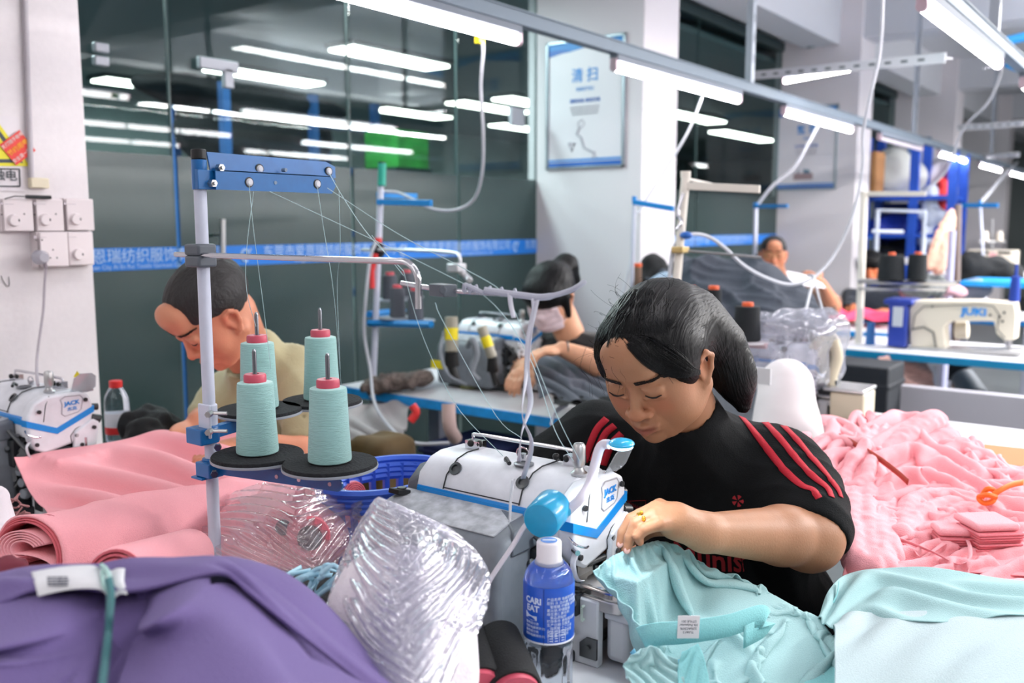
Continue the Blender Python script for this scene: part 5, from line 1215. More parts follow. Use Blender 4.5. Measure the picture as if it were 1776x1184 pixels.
X1 = cloth_sim(X, (1.32, 1.42), hf_teal, 110, 8, pin, seed=2, noise=.05, nsc=15, bend=.22)
sheet('sewn_garment', X1, teal, 'pale teal garment being sewn under the left hand of the woman', 'garment', solid=.0015, k=1)
tealband = fabric('fabric_teal_trim', (140, 205, 208))
def strip(name, pts, w, m, label, cat, up=(0, 0, 1), tw=0, group=None, parent=None, solid=.0012):
    pts = bez(pts, 8); G = []
    for i, p in enumerate(pts):
        t = (pts[min(i+1, len(pts)-1)]-pts[max(0, i-1)]).normalized(); u = Matrix.Rotation(tw*i/len(pts), 3, t) @ V(up); s = (u-t*u.dot(t)).normalized()
        G.append([p-s*w/2, p, p+s*w/2])
    o = obj(name, B().grid(G), m, parent, solid=solid, smooth=2, world=parent is not None)
    if cat: tag(o, label, cat, group)
    return o
strip('waistband', [P(1112, 1108, 1.19), P(1135, 1100, 1.185), P(1190, 1096, 1.19), P(1260, 1085, 1.21), P(1318, 1068, 1.25), P(1325, 1085, 1.26), P(1290, 1105, 1.23)], .031, tealband, 'teal waistband loop lying across the sewn garment with a white care tag', 'waistband')
c = P(1194, 1087, 1.183); ct = thing('care_tag', 'small white woven care tag on the teal waistband', 'tag', c)
Mt = frame(c, RT, (-.1, -.05, 1)); bq = B().box((0, 0, 0), (.028, .032, .0008)); bq.v = [tuple(Mt @ V(v)) for v in bq.v]
obj('tag_cloth', bq, mat('tag_white', (232, 224, 226), .7), ct, world=True)
for i, s_ in enumerate(('TL0613', '22%AC50%', '5% Polyester', 'STYLE 001')): txt('tag_print', s_, .0045, mat('print_grey', (95, 98, 110), .6), Mt @ Matrix.Translation((0, -.007+.0052*i, .0007)) @ Matrix.Rotation(math.pi, 4, 'Z'), ct, ext=.0001)
bluestrap = mat('strap_light_blue', (120, 195, 225), .5)
strip('elastic_strap', [P(1096, 1128, 1.17), P(1108, 1142, 1.165), P(1140, 1150, 1.165), P(1175, 1150, 1.17), P(1200, 1135, 1.18)], .009, bluestrap, 'light blue elastic strap curling below the care tag', 'strap')
X = img([[(1105, 1128, 1.15), (1130, 1120, 1.16), (1170, 1140, 1.16)], [(1085, 1150, 1.15), (1130, 1160, 1.15), (1180, 1165, 1.15)], [(1092, 1175, 1.13), (1140, 1200, 1.12), (1190, 1210, 1.12)]], 26, 26)
sheet('garment_corner', cloth_sim(X, (1.3, 1.3), lambda x, y: .752+0*x, 60, 6, np.full((26, 26), .02), seed=5, noise=.02, nsc=20), teal, 'gathered corner of teal cloth beside the white machine box', 'garment')
X = img([[(1185, 1130, 1.16), (1210, 1115, 1.165)], [(1178, 1160, 1.15), (1222, 1150, 1.15)], [(1180, 1230, 1.12), (1235, 1230, 1.12)]], 20, 14)
sheet('teal_flap', cloth_sim(X, (1.05, 1.25), lambda x, y: .752+0*x, 50, 6, np.full((20, 14), .05), seed=8, noise=.02, nsc=20), tealband, 'narrow folded teal flap standing up below the care tag', 'garment')
# ---------------- teal sheets to the right ----------------
def hf_s(x, y): return .79+0*x
X = img([[(1422, 1062, 1.36), (1450, 1015, 1.44), (1490, 985, 1.50), (1570, 985, 1.50), (1680, 992, 1.49), (1820, 1012, 1.46)],
         [(1430, 1075, 1.34), (1470, 1040, 1.40), (1530, 1020, 1.43), (1600, 1018, 1.43), (1690, 1025, 1.42), (1830, 1040, 1.40)],
         [(1445, 1085, 1.32), (1500, 1062, 1.36), (1580, 1072, 1.33), (1660, 1068, 1.34), (1740, 1062, 1.35), (1840, 1062, 1.36)]], 26, 40)
pn = np.full((26, 40), .012); pn[:, -1] = .2
X = cloth_sim(X, (1.18, 1.05), hf_s, 90, 8, pn, seed=21, noise=.03, nsc=5, bend=.5)
sheet('teal_cloth', X, teal, 'folded pale teal cloth at the right with a long crease', 'fabric', k=2)
X = img([[(1456, 1078, 1.32), (1510, 1060, 1.36), (1600, 1058, 1.36), (1700, 1060, 1.36), (1850, 1062, 1.36)],
         [(1448, 1105, 1.27), (1515, 1100, 1.28), (1610, 1100, 1.28), (1710, 1105, 1.27), (1860, 1110, 1.27)],
         [(1450, 1160, 1.19), (1530, 1160, 1.19), (1620, 1165, 1.18), (1720, 1165, 1.18), (1870, 1170, 1.18)],
         [(1446, 1230, 1.11), (1540, 1235, 1.11), (1630, 1240, 1.1), (1730, 1240, 1.1), (1880, 1245, 1.1)]], 26, 36)
X = cloth_sim(X, (1.02, 1.0), lambda x, y: .775+0*x, 90, 8, np.full((26, 36), .012), seed=31, noise=.02, nsc=5, bend=.6)
sheet('teal_cloth', X, fabric('fabric_teal_pale', (182, 202, 206)), 'smooth pale teal cloth filling the bottom right corner', 'fabric', k=2)
# stacks of finished garments below both, filling the height above the table
top('garment_stack', B().bx(.95, 1.345, -.35, .40, .751, .772).bx(.97, 1.335, -.3, .38, .772, .779), tealband, 'flat stack of teal garments under the smooth teal cloth', 'garment stack', bevel=.008)
strip('tie_string', [P(1418, 1085, 1.38), P(1432, 1065, 1.39), P(1450, 1035, 1.41), P(1455, 1010, 1.44)], .006, tealband, 'thin teal tie string hanging beside the woman below her sleeve', 'string')
# ---------------- pink garment pile at the right ----------------
def hf_p(x, y):
    d = ca*x+sa*y; l = sa*x-ca*y; px = l/np.maximum(d, .1)
    z = .785+(d-1.52)*.125; z = np.where(d > 2.3, z-(d-2.3)*1.4, z); e = np.clip((px-.305)/.05, 0, 1)
    return np.maximum(.752, .752+(z-.752)*e)
def pile(name, rows, n, m, label, slack, seed, pinw=.01, noise=.03, nsc=10, bend=.25, col=pink, steps=80, lift=.004, hf=hf_p, cat='garment', grp='pink garments of the right pile', edge=None):
    X = img(rows, n, m); pn = np.full((n, m), pinw)
    if edge: edge(pn)
    X = cloth_sim(X, slack, (lambda x, y: hf(x, y)+lift) if hf else None, steps, 7, pn, seed=seed, noise=noise, nsc=nsc, bend=bend)
    return sheet(name, X, col, label, cat, grp, k=2 if n < 50 else 1)
pile('pink_cloth', [[(1395, 765, 2.15), (1480, 725, 2.28), (1580, 722, 2.3), (1680, 765, 2.15), (1760, 810, 2.03), (1880, 840, 1.97)],
      [(1420, 850, 1.88), (1500, 830, 1.93), (1590, 830, 1.93), (1690, 850, 1.88), (1780, 870, 1.84), (1890, 890, 1.79)],
      [(1460, 930, 1.69), (1530, 925, 1.7), (1620, 925, 1.7), (1710, 930, 1.69), (1800, 935, 1.68), (1890, 940, 1.67)],
      [(1470, 1000, 1.53), (1550, 1005, 1.52), (1640, 1010, 1.51), (1720, 1015, 1.5), (1810, 1020, 1.49), (1900, 1030, 1.48)]], 84, 100, 'broad crumpled pink layer at the bottom of the right pile', (1.35, 1.35), 41, noise=.06, nsc=12, bend=.2)
def T(*p, r=(.024, .024)): return (list(p), r[0]*.82, r[1]*.82)
gather('pink_garment', 'gathered pink garment falling in long folds behind the striped sleeve', [
  T((1498, 785, 2.02), (1488, 835, 1.93), (1478, 900, 1.76), (1486, 975, 1.57), r=(.018, .032)), T((1512, 795, 2.0), (1508, 850, 1.89), (1504, 920, 1.71), (1512, 985, 1.56), r=(.018, .03)),
  T((1522, 805, 1.98), (1530, 870, 1.85), (1526, 930, 1.69), (1533, 980, 1.57), r=(.018, .028)), T((1530, 815, 1.97), (1546, 880, 1.82), (1543, 935, 1.68), (1552, 965, 1.61), r=(.016, .022)),
  T((1500, 790, 2.03), (1478, 812, 2.0), (1464, 842, 1.93), (1470, 890, 1.8), (1474, 960, 1.61), r=(.02, .03))], seed=3)
gather('pink_garment', 'knotted pink loop where the long folds are gathered', [T((1500, 775, 2.03), (1480, 800, 1.98), (1466, 835, 1.92), (1478, 850, 1.88), (1500, 832, 1.9), (1512, 800, 1.96), r=(.02, .017)), T((1505, 772, 2.04), (1440, 762, 2.14), (1415, 780, 2.12), r=(.018, .024)), T((1470, 790, 2.05), (1436, 800, 2.03), (1440, 830, 1.96), r=(.026, .028))], k=.006, seed=4)
gather('pink_garment', 'rounded pink roll lying on top of the right pile', [T((1515, 800, 2.08), (1560, 772, 2.14), (1600, 742, 2.2), (1622, 728, 2.24), r=(.034, .036)), T((1480, 790, 2.08), (1540, 765, 2.15), (1590, 735, 2.22), r=(.02, .026))], k=.02, seed=5)
gather('pink_garment', 'second pink roll tucked under the rounded one', [T((1540, 812, 2.06), (1590, 786, 2.12), (1645, 760, 2.18), r=(.03, .034)), T((1560, 820, 2.02), (1620, 795, 2.08), (1668, 775, 2.12), r=(.02, .03))], k=.012, seed=6)
gather('pink_garment', 'pleated pink fan of cloth at the left top of the pile', [T((1500, 772, 2.1), (1460, 752, 2.2), (1440, 745, 2.24), r=(.012, .022)), T((1502, 768, 2.1), (1475, 742, 2.22), (1458, 732, 2.27), r=(.012, .018)), T((1506, 768, 2.1), (1495, 735, 2.24), (1486, 722, 2.3), r=(.012, .016)), T((1512, 770, 2.1), (1515, 735, 2.24), (1508, 720, 2.3), r=(.012, .016)), T((1518, 774, 2.1), (1534, 742, 2.22), (1530, 728, 2.27), r=(.012, .016)), T((1524, 780, 2.08), (1545, 756, 2.18), (1546, 744, 2.22), r=(.012, .014))], k=.004, seed=7)
gather('pink_garment', 'ridged pink garment across the middle of the pile', [T((1560, 832, 2.0), (1620, 800, 2.07), (1695, 772, 2.12), r=(.018, .02)), T((1562, 840, 1.97), (1630, 815, 2.02), (1712, 790, 2.08), r=(.018, .02)), T((1566, 848, 1.95), (1640, 830, 1.98), (1716, 806, 2.03), r=(.016, .02)), T((1572, 856, 1.93), (1640, 842, 1.95), (1720, 822, 1.99), r=(.014, .018)), T((1640, 778, 2.12), (1700, 790, 2.08), (1735, 812, 2.02), r=(.03, .02))], k=.005, seed=8)
gather('pink_garment', 'tied pink bundle in the middle beside the orange cord', [T((1700, 868, 1.84), (1640, 858, 1.86), (1585, 872, 1.83), (1562, 905, 1.76), r=(.014, .028)), T((1702, 872, 1.83), (1640, 874, 1.83), (1592, 900, 1.77), (1562, 930, 1.7), r=(.014, .032)), T((1704, 876, 1.82), (1655, 890, 1.8), (1620, 918, 1.74), (1596, 940, 1.69), r=(.014, .03)), T((1705, 880, 1.81), (1676, 900, 1.78), (1655, 922, 1.73), (1640, 940, 1.69), r=(.012, .026))], k=.009, seed=9)
gather('pink_garment', 'pink loop of cloth arching behind the tied bundle', [T((1566, 905, 1.78), (1560, 870, 1.86), (1590, 848, 1.9), (1650, 848, 1.9), (1690, 862, 1.87), r=(.011, .011)), T((1562, 890, 1.8), (1572, 858, 1.88), (1620, 840, 1.92), r=(.01, .009))], k=.004, seed=10)
gather('pink_garment', 'long pink flap running out at the right edge above the orange cord', [T((1560, 846, 1.95), (1640, 832, 1.97), (1720, 822, 1.98), (1800, 826, 1.97), (1880, 836, 1.95), r=(.012, .02)), T((1640, 846, 1.92), (1720, 840, 1.93), (1800, 846, 1.92), (1880, 856, 1.9), r=(.012, .016))], k=.012, seed=11)
gather('pink_garment', 'pink cloth bunched to the right of the orange knot', [T((1722, 870, 1.82), (1760, 880, 1.8), (1850, 890, 1.78), r=(.016, .03)), T((1720, 860, 1.84), (1770, 862, 1.83), (1850, 866, 1.82), r=(.012, .022)), T((1724, 880, 1.8), (1740, 898, 1.77), (1800, 912, 1.74), r=(.02, .026)), T((1700, 900, 1.77), (1730, 916, 1.73), (1770, 920, 1.72), r=(.018, .02))], k=.008, seed=12)
pile('pink_garment', [[(1715, 880, 1.82), (1770, 880, 1.82), (1860, 880, 1.82)], [(1700, 925, 1.72), (1760, 915, 1.74), (1860, 920, 1.73)], [(1640, 985, 1.57), (1740, 990, 1.56), (1880, 1000, 1.54)]], 24, 24, 'smooth pink cloth in front at the right edge of the pile', (1.05, 1.06), 48, .02, .02, 6, .5, lift=.01)
edg2 = mat('pink_layer_edge', (222, 122, 132), .85, bump=.4, scale=200)
# folded stacks with visible layers
def layered(px0, px1, py, d, n, w, label, ang=0):
    t = thing('folded_stack', label, 'garment stack', P((px0+px1)/2, py, d), A+ang, 'folded pink stacks')
    L = (px1-px0)/FP*d
    R_ = random.Random(px0)
    for i in range(n):
        j = R_.uniform(-.003, .003); obj('folded_layer', B().bx(-.0+j, w*.6+j, -L/2+R_.uniform(-.003, .003), L/2+R_.uniform(-.003, .003), i*.0048, i*.0048+.0042), edg2, t, bevel=.0018)
    obj('top_fold', B().bx(.006, w*.7, -L/2, L/2, n*.0048, n*.0048+.014), pink, t, bevel=.0068, seg=4)
layered(1694, 1776, 957, 1.62, 7, .12, 'neat folded pink stack with layered edges at the right edge', .1)
layered(1630, 1690, 952, 1.64, 4, .08, 'small layered pink stack in front of the tied bundle', -.1)
orange = mat('cord_orange', (240, 120, 40), .55)
tt = thing('orange_tie', 'orange cord knotted round the tied pink bundle', 'cord', P(1705, 862, 1.80))
obj('knot', B().tube(bez([P(1700, 866, 1.80), P(1712, 848, 1.79), P(1726, 852, 1.79), P(1722, 868, 1.78), P(1706, 872, 1.78), P(1698, 862, 1.79), P(1712, 858, 1.77), P(1728, 862, 1.77)], 5), .0052, 8), orange, tt, world=True)
strip('tail', [P(1722, 858, 1.775), P(1738, 848, 1.78), P(1755, 840, 1.8), P(1775, 836, 1.83)], .012, orange, None, None, parent=tt)
rstr = mat('strap_rust', (170, 60, 45), .6)
strip('rust_strap', [P(1455, 756, 2.13), P(1480, 768, 2.06), P(1520, 792, 1.97), P(1555, 818, 1.90), P(1575, 836, 1.86)], .013, rstr, 'rust red strap tied over the gathered pink garments', 'strap')
for i, pth in enumerate([[(1530, 925, 1.68), (1570, 938, 1.65), (1620, 958, 1.6), (1660, 978, 1.57), (1682, 965, 1.58), (1676, 935, 1.64), (1640, 920, 1.68)], [(1528, 930, 1.67), (1580, 950, 1.63), (1600, 965, 1.6), (1640, 940, 1.64)], [(1535, 935, 1.66), (1550, 960, 1.61), (1566, 985, 1.56)], [(1600, 925, 1.69), (1560, 935, 1.66), (1535, 950, 1.63)]]):
    strip('pink_drawstring', [P(*q) for q in pth], .0065, pink, ['pink drawstring looping widely over the pile front', 'pink drawstring crossing below the tied bundle', 'short pink drawstring end pointing down at the teal cloth', 'pink drawstring lying back over the gathers'][i], 'string', group='pink drawstrings', tw=2)
top('cardboard_sheet', B().box(P(1765, 798, 2.25), (.2, .16, .02), Matrix.Rotation(.1, 3, 'Z')), mat('cardboard', (180, 130, 85), .8), 'brown cardboard edge at the right rim behind the pink pile', 'cardboard')
# ---------------- pink cloth at the left machine ----------------
pile('pink_cloth', [[(36, 795, 1.98), (95, 782, 2.05), (170, 768, 2.10), (250, 752, 2.14), (330, 742, 2.16), (430, 742, 2.16)],
      [(40, 825, 1.93), (100, 815, 1.97), (180, 800, 2.0), (260, 785, 2.03), (340, 780, 2.03), (440, 785, 2.0)],
      [(70, 870, 1.86), (130, 855, 1.88), (210, 845, 1.88), (290, 835, 1.88), (350, 825, 1.87), (450, 820, 1.86)],
      [(105, 905, 1.80), (160, 900, 1.78), (230, 890, 1.76), (300, 875, 1.75), (370, 862, 1.74), (460, 850, 1.74)]], 30, 40, 'pink cloth being fed from the bowed man over the left machine', (1.08, 1.10), 61, .012, .05, 5, .4, hf=lambda x, y: mx(.76+0*x, box_h(x, y, .96, 1.16, 1.92, 2.04, .875, .02)), lift=.003, grp='pink fabric on the left tables')
# the bolt of folded pink fabric
edg = mat('pink_cut_edge', (205, 98, 108), .85, bump=.4, scale=200)
bt_ = thing('fabric_bolt', 'thick folded bolt of pink fabric with layered open end at the left', 'fabric', P(140, 975, 1.22))
def ringpts(c, u, w, a, b_, n=40, a0=-.35, a1=math.pi+.35, k=1): return [V(c)+V(u)*(a*math.cos(t)*k)+V(w)*(b_*math.sin(t)*k) for t in np.linspace(a0, a1, n)]
c0_, c1_ = P(48, 966, 1.30), P(470, 868, 1.88); ax_ = (c1_-c0_)/np.linalg.norm(c1_-c0_); uu = np.cross(ax_, [0, 0, 1]); uu /= np.linalg.norm(uu); ww = np.cross(uu, ax_)
def shell(a, b_, t0, t1, nz=30, amp=.0, seed=0, a0=-.5, a1=math.pi+.5):
    G = []
    for i in range(nz):
        f_ = t0+(t1-t0)*i/(nz-1); c = c0_+(c1_-c0_)*f_; r = ringpts(c, uu, ww, a, b_, 46, a0, a1)
        r = np.array([tuple(p) for p in r]); k_ = amp*vnoise(r*np.array([1, 1, 1.0]), 12, seed)+amp*.5*vnoise(r, 30, seed); nrm = (r-c); nrm /= np.linalg.norm(nrm, axis=1)[:, None]
        G.append([tuple(q) for q in r+nrm*k_[:, None]])
    return G
obj('outer_layer', B().grid(shell(.064, .058, 0, 1, 60, .006, 3, a0=-1.2, a1=math.pi+1.2)), pink, bt_, world=True, solid=.003, smooth=2)
for i in range(3): obj('layer_edge', B().grid(shell(.0615-.003*i, .0555-.003*i, .0-.003*i, .05, 5)), edg, bt_, world=True, solid=.0022, smooth=2)
f_ = B()
for i in range(5):
    k_ = 1-.13*i; f_.grid(shell(.046*k_, .026*k_, -.006, .25, 8, a0=.5, a1=math.pi+1.2))
f_.v = [tuple(np.array(v)+ww*.010-uu*.006) for v in f_.v]; obj('inner_fold', f_, pink, bt_, world=True, solid=.0018, smooth=2)
f_ = B().grid(shell(.048, .014, -.004, .3, 8, a0=0, a1=6.2)); f_.v = [tuple(np.array(v)-ww*.010) for v in f_.v]; obj('inner_pad', f_, pink, bt_, world=True, solid=.002, smooth=2)
f_ = B().grid(shell(.055, .014, .0, .3, 8, .002, a0=0, a1=6.2)); f_.v = [tuple(np.array(v)-ww*.034) for v in f_.v]; obj('lower_pad', f_, pink, bt_, world=True, solid=.002, smooth=2)
def roll(p0, p1, r, label, name='fabric_roll', m=pink, n=5, core=None, cat='fabric roll', grp=None):
    t = thing(name, label, cat, p0, group=grp); b = B().tube([V(p0), V(p0)*.98+V(p1)*.02, V(p1)*.98+V(p0)*.02, V(p1)], [r*.94, r, r, r*.94], 28); obj('wound_cloth', b, m, t, world=True)
    d = (V(p1)-V(p0)).normalized()
    for i in range(n):
        rr = r*(.92-.14*i); q = V((0, 0, 1)).rotation_difference(-d).to_matrix().to_4x4(); q.translation = V(p0)
        obj('layer_ring', B().lathe([(rr, 0), (rr, .002+.0005*i), (rr-.0028, .0025+.0005*i), (rr-.0028, 0)], 28, (0, 0, 0), q), edg, t, world=True)
    if core: q = V((0, 0, 1)).rotation_difference(-d).to_matrix().to_4x4(); q.translation = V(p0); obj('core_tube', B().lathe([(core, .0), (core, .006), (core*.75, .006), (core*.72, .001), (0, .001)], 24, (0, 0, 0), q), mat('core_dark', (60, 30, 38), .5), t, world=True)
roll(P(200, 1003, 1.12), P(330, 960, 1.4), .038, 'small pink roll peeking out just above the purple cloth', 'fabric_roll')
roll(P(632, 893, 1.72), P(480, 880, 1.95), .026, 'lower pink roll end beside the blue basket', grp='rolled pink ends')
roll(P(615, 858, 1.8), P(470, 845, 2.05), .028, 'upper pink roll end beside the blue basket', grp='rolled pink ends')
f = Field(P(-30, 1040, 1.2)-.12, P(40, 960, 1.1)+.12, .006); cc_ = P(4, 996, 1.12); f.ell(cc_, (.03, .03, .02), .01); v, q = f.mesh(1); v += .006*vnoise(v, 60)[:, None]
tag(npobj('maroon_scrap', v, q, mat('fabric_maroon', (110, 45, 58), .9)), 'crumpled maroon scrap at the left edge above the purple cloth', 'fabric')
# ---------------- purple bundle in the foreground ----------------
def pinch(X, c, r, push, k=.35):
    """gather a cloth grid towards a tie point"""
    d = X-np.array(c); l = np.sqrt((d**2).sum(-1)); w_ = np.exp(-(l/r)**2)[..., None]; return X-d*w_*k+np.array(push)*w_
N_, M_ = 96, 140
X = img([[(-120, 1040, .88), (0, 1022, .88), (100, 1010, .88), (190, 1003, .87), (270, 1003, .87), (350, 985, .88), (410, 1004, .88), (475, 1058, .87), (560, 1125, .85), (668, 1200, .83)],
         [(-120, 1090, .81), (0, 1075, .81), (100, 1070, .80), (190, 1075, .83), (280, 1055, .80), (360, 1045, .80), (425, 1075, .80), (495, 1130, .79), (575, 1185, .78), (680, 1260, .77)],
         [(-120, 1150, .76), (0, 1140, .75), (100, 1120, .76), (190, 1112, .81), (270, 1115, .76), (370, 1120, .74), (460, 1150, .73), (550, 1200, .73), (640, 1250, .73), (740, 1310, .72)],
         [(-120, 1220, .70), (0, 1215, .70), (100, 1210, .70), (190, 1200, .74), (280, 1215, .69), (370, 1225, .68), (470, 1240, .68), (560, 1270, .68), (650, 1310, .68), (740, 1370, .68)],
         [(-120, 1320, .66), (0, 1320, .66), (100, 1320, .66), (190, 1320, .68), (280, 1320, .65), (370, 1330, .64), (470, 1340, .64), (560, 1360, .64), (650, 1400, .64), (740, 1460, .64)]], N_, M_)
tie = P(188, 1108, .80); fc_ = FW*1.0
r0 = X-tie; lat = r0 @ RT; upc = r0 @ UP; l = np.hypot(lat, upc); ang = np.arctan2(upc, lat)
fold = (1-np.abs(np.sin(ang*4.5+2.6*vnoise((np.stack([l*8, ang*1.0, 0*l], -1)).reshape(-1, 3), 1.0, 4).reshape(l.shape)+.6)))**1.3
X = X+(UP*.02-FW)[None, None]*(fold*.05*np.clip(l/.07, 0, 1)*np.exp(-(l/.40)**2))[..., None]+FW*(.045*np.exp(-(l/.035)**2))[..., None]
X = X+(.006*vnoise(X.reshape(-1, 3), 9, 5).reshape(X.shape[:2]))[..., None]*UP
sheet('purple_cloth', X, purple, 'large purple cloth bundle gathered by a tie in the foreground', 'fabric', k=1, solid=.003)
X = img([[(-120, 1015, .90), (0, 1000, .90), (60, 988, .90), (150, 984, .90), (230, 972, .90), (320, 970, .90), (380, 968, .90), (424, 992, .90), (488, 1040, .88), (570, 1104, .86), (676, 1190, .84)],
         [(-120, 1030, .86), (0, 1012, .86), (60, 1003, .86), (150, 1003, .86), (240, 1000, .86), (320, 985, .86), (380, 980, .87), (430, 1008, .86), (494, 1060, .85), (576, 1124, .84), (680, 1205, .83)],
         [(-120, 1060, .83), (0, 1045, .83), (60, 1022, .84), (150, 1018, .84), (232, 1024, .83), (320, 1004, .84), (385, 996, .85), (434, 1026, .845), (498, 1080, .835), (582, 1146, .83), (684, 1225, .82)]], 14, 44)
X = cloth_sim(X, (1.08, 1.02), None, 40, 7, np.full((14, 44), .03), g=.0001, seed=72, noise=.02, nsc=5, bend=.5)
sheet('purple_cloth', X, purple, 'rolled purple rim of cloth lying over the bundle behind the paper tag', 'fabric', k=3, solid=.004)
f = Field(P(-150, 1400, .72)-.25, P(700, 1000, 1.0)+.3, .02)   # body of the bundle
for px, py, d, r in ((30, 1200, .90, .13), (190, 1200, .93, .12), (360, 1190, .92, .14), (500, 1310, .92, .12)): f.ell(P(px, py, d), (r, r, r*.9), .06)
v, q = f.mesh(1); tag(npobj('purple_bundle', v, q, purple), 'inner mass of the purple bundle below its folds', 'fabric')
tape = mat('tie_green', (70, 120, 125), .5)
strip('tie_band', [P(188, 1002, .828), P(192, 1030, .812), P(190, 1065, .80), P(187, 1105, .795), P(182, 1150, .755), P(174, 1215, .70)], .0068, tape, 'dark teal tie band running down the purple bundle', 'band', up=RT)
G = []
for i in range(24):
    t = i/23; px = 60+155*t; dip = 14*math.exp(-((t-.82)/.07)**2)
    G.append([P(px-6+(8 if t > .8 else 0), 992-12*math.sin(t*2.6)+dip*.6, .872), P(px, 1012-10*math.sin(t*2.6)+dip, .843), P(px+6, 1034-14*math.sin(t*2.9)+dip*1.1, .824)])
pt = thing('paper_tag', 'white printed paper tag lying on the rim of the purple cloth', 'tag', P(130, 1010, .85))
obj('paper', B().grid(G), mat('paper_white', (222, 222, 226), .6), pt, world=True, solid=.0006, smooth=2)
b = B()
for r_ in range(4):
    for k in range(9): c = P(86+k*4+rnd.uniform(-1, 1), 1000+r_*4.5-.05*k, .8425-.004*r_); b.box(c-.002*FW, (.0016, .0016, .0012))
tag(obj('print', b, mat('print_grey', (95, 98, 110), .6), pt, world=True), kind='stuff')
obj('tag_cord', B().tube(bez([P(176, 980, .875), P(186, 990, .85), P(192, 1012, .835), P(188, 1025, .82), P(180, 1012, .83), P(178, 990, .86)], 6), .0022, 8), mat('cord_mint', (170, 205, 200), .6), pt, world=True)
# ---------------- plastic bags, cones, ribbons ----------------
plast = glassy('bag_plastic', (240, 238, 242), .07, .09, dens=.27, dcol=(244, 234, 238), bump=.3, scale=30, gmax=.2)
plast2 = glassy('bag_plastic_milky', (236, 236, 242), .10, .08, dens=.26, dcol=(226, 226, 236), bump=.3, scale=30, gmax=.25)
def crinkle(v, f_, amp, fr=14, seed=0):
    n = normals(v, f_); R_ = np.random.RandomState(seed+3); d = 0; w = v+.03*np.stack([vnoise(v, 5, seed+i) for i in range(3)], 1)
    for i in range(7):
        a = R_.normal(size=3); a /= np.linalg.norm(a); f = fr*(.6+.25*i); t = (w @ a)*f+R_.rand()*2; d = d+(np.abs(np.mod(t, 2)-1)-.5)*(1.4/(1+.15*i))
    return v+n*(amp*d*.8)[:, None]
# the bag of pink cones
bgt = thing('plastic_bag', 'translucent plastic bag of pink thread cones behind the foreground stand', 'bag', P(450, 980, 1.3))
f = Field(P(270, 1050, 1.55)+np.array([-.22, -.3, -.03]), P(640, 800, 1.6)+np.array([.3, .4, .05]), .007)
for px, py, d, r in ((360, 945, 1.62, (.07, .07, .045)), (430, 915, 1.64, (.09, .08, .075)), (500, 905, 1.64, (.095, .085, .075)), (560, 925, 1.62, (.07, .07, .06)), (440, 965, 1.55, (.08, .07, .04)), (540, 965, 1.56, (.08, .06, .04))): f.ell(P(px, py, d), r, .04)
v, q = f.mesh(1); n_ = normals(v, q); v = v-n_*.024+n_*(.005*vnoise(v, 14, 3))[:, None]; vq = (v, q)
v, q = vq
def film(name, rows, n, m, mt_, par, sl=1.3, seed=1, g=.0001, noise=.03, nsc=22, pw=.03, steps=45):
    X = img(rows, n, m); pp = np.full((n, m), pw); pp[0] = pp[-1] = .6; pp[:, 0] = pp[:, -1] = .6; X = cloth_sim(X, (sl, sl), None, steps, 6, pp, g=g, seed=seed, noise=noise, nsc=nsc, bend=.04); X = refine(X, 1); v_ = X.reshape(-1, 3)
    return npobj(name, v_, gridf(X.shape[0], X.shape[1]), mt_, par, smooth=1)
film('film', [[(296, 935, 1.62), (360, 880, 1.67), (450, 838, 1.68), (560, 836, 1.69), (616, 872, 1.68)], [(282, 955, 1.57), (370, 922, 1.53), (450, 895, 1.51), (540, 888, 1.51), (626, 900, 1.62)],
  [(298, 982, 1.55), (370, 968, 1.48), (460, 955, 1.45), (540, 950, 1.45), (614, 945, 1.57)], [(350, 1010, 1.46), (420, 1012, 1.42), (490, 1008, 1.42), (550, 998, 1.43), (604, 982, 1.48)]], 60, 84, plast, bgt, 1.12, 3, nsc=13)
tag(npobj('pink_filling', v, q, pink), 'pink cloth stuffed inside the translucent bag', 'fabric')
obj('twisted_neck', B().tube(bez([P(560, 838, 1.66), P(600, 858, 1.66), P(628, 885, 1.62)], 5), [.02, .012, .012, .01, .008, .01, .012, .014, .016, .018, .02][:11], 12), plast, bgt, world=True)
pinkc = fabric('thread_pink', (238, 128, 142))
def lying(p0, p1, r, label, m=pinkc, core=.020, name='pink_cone'):
    roll(p0, p1, r, label, name, m, 0, core, 'thread cone', None)
lying(P(537, 932, 1.49), P(526, 905, 1.66), .034, 'pink thread cone lying in the bag with its dark core facing out')
lying(P(491, 914, 1.545), P(478, 890, 1.70), .028, 'smaller looking pink cone in the bag left of the dark core one', core=.013)
pile('pink_cloth', [[(310, 930, 1.75), (390, 880, 1.82), (500, 850, 1.90), (600, 860, 1.86)], [(320, 955, 1.68), (410, 925, 1.74), (500, 905, 1.77), (600, 905, 1.75)], [(350, 990, 1.58), (430, 985, 1.60), (520, 975, 1.61), (585, 975, 1.60)]], 50, 60, 'pink cloth lying under and behind the clear bag of cones', (1.15, 1.15), 65, .03, .03, 9, .3, hf=None, grp='pink fabric on the left tables')
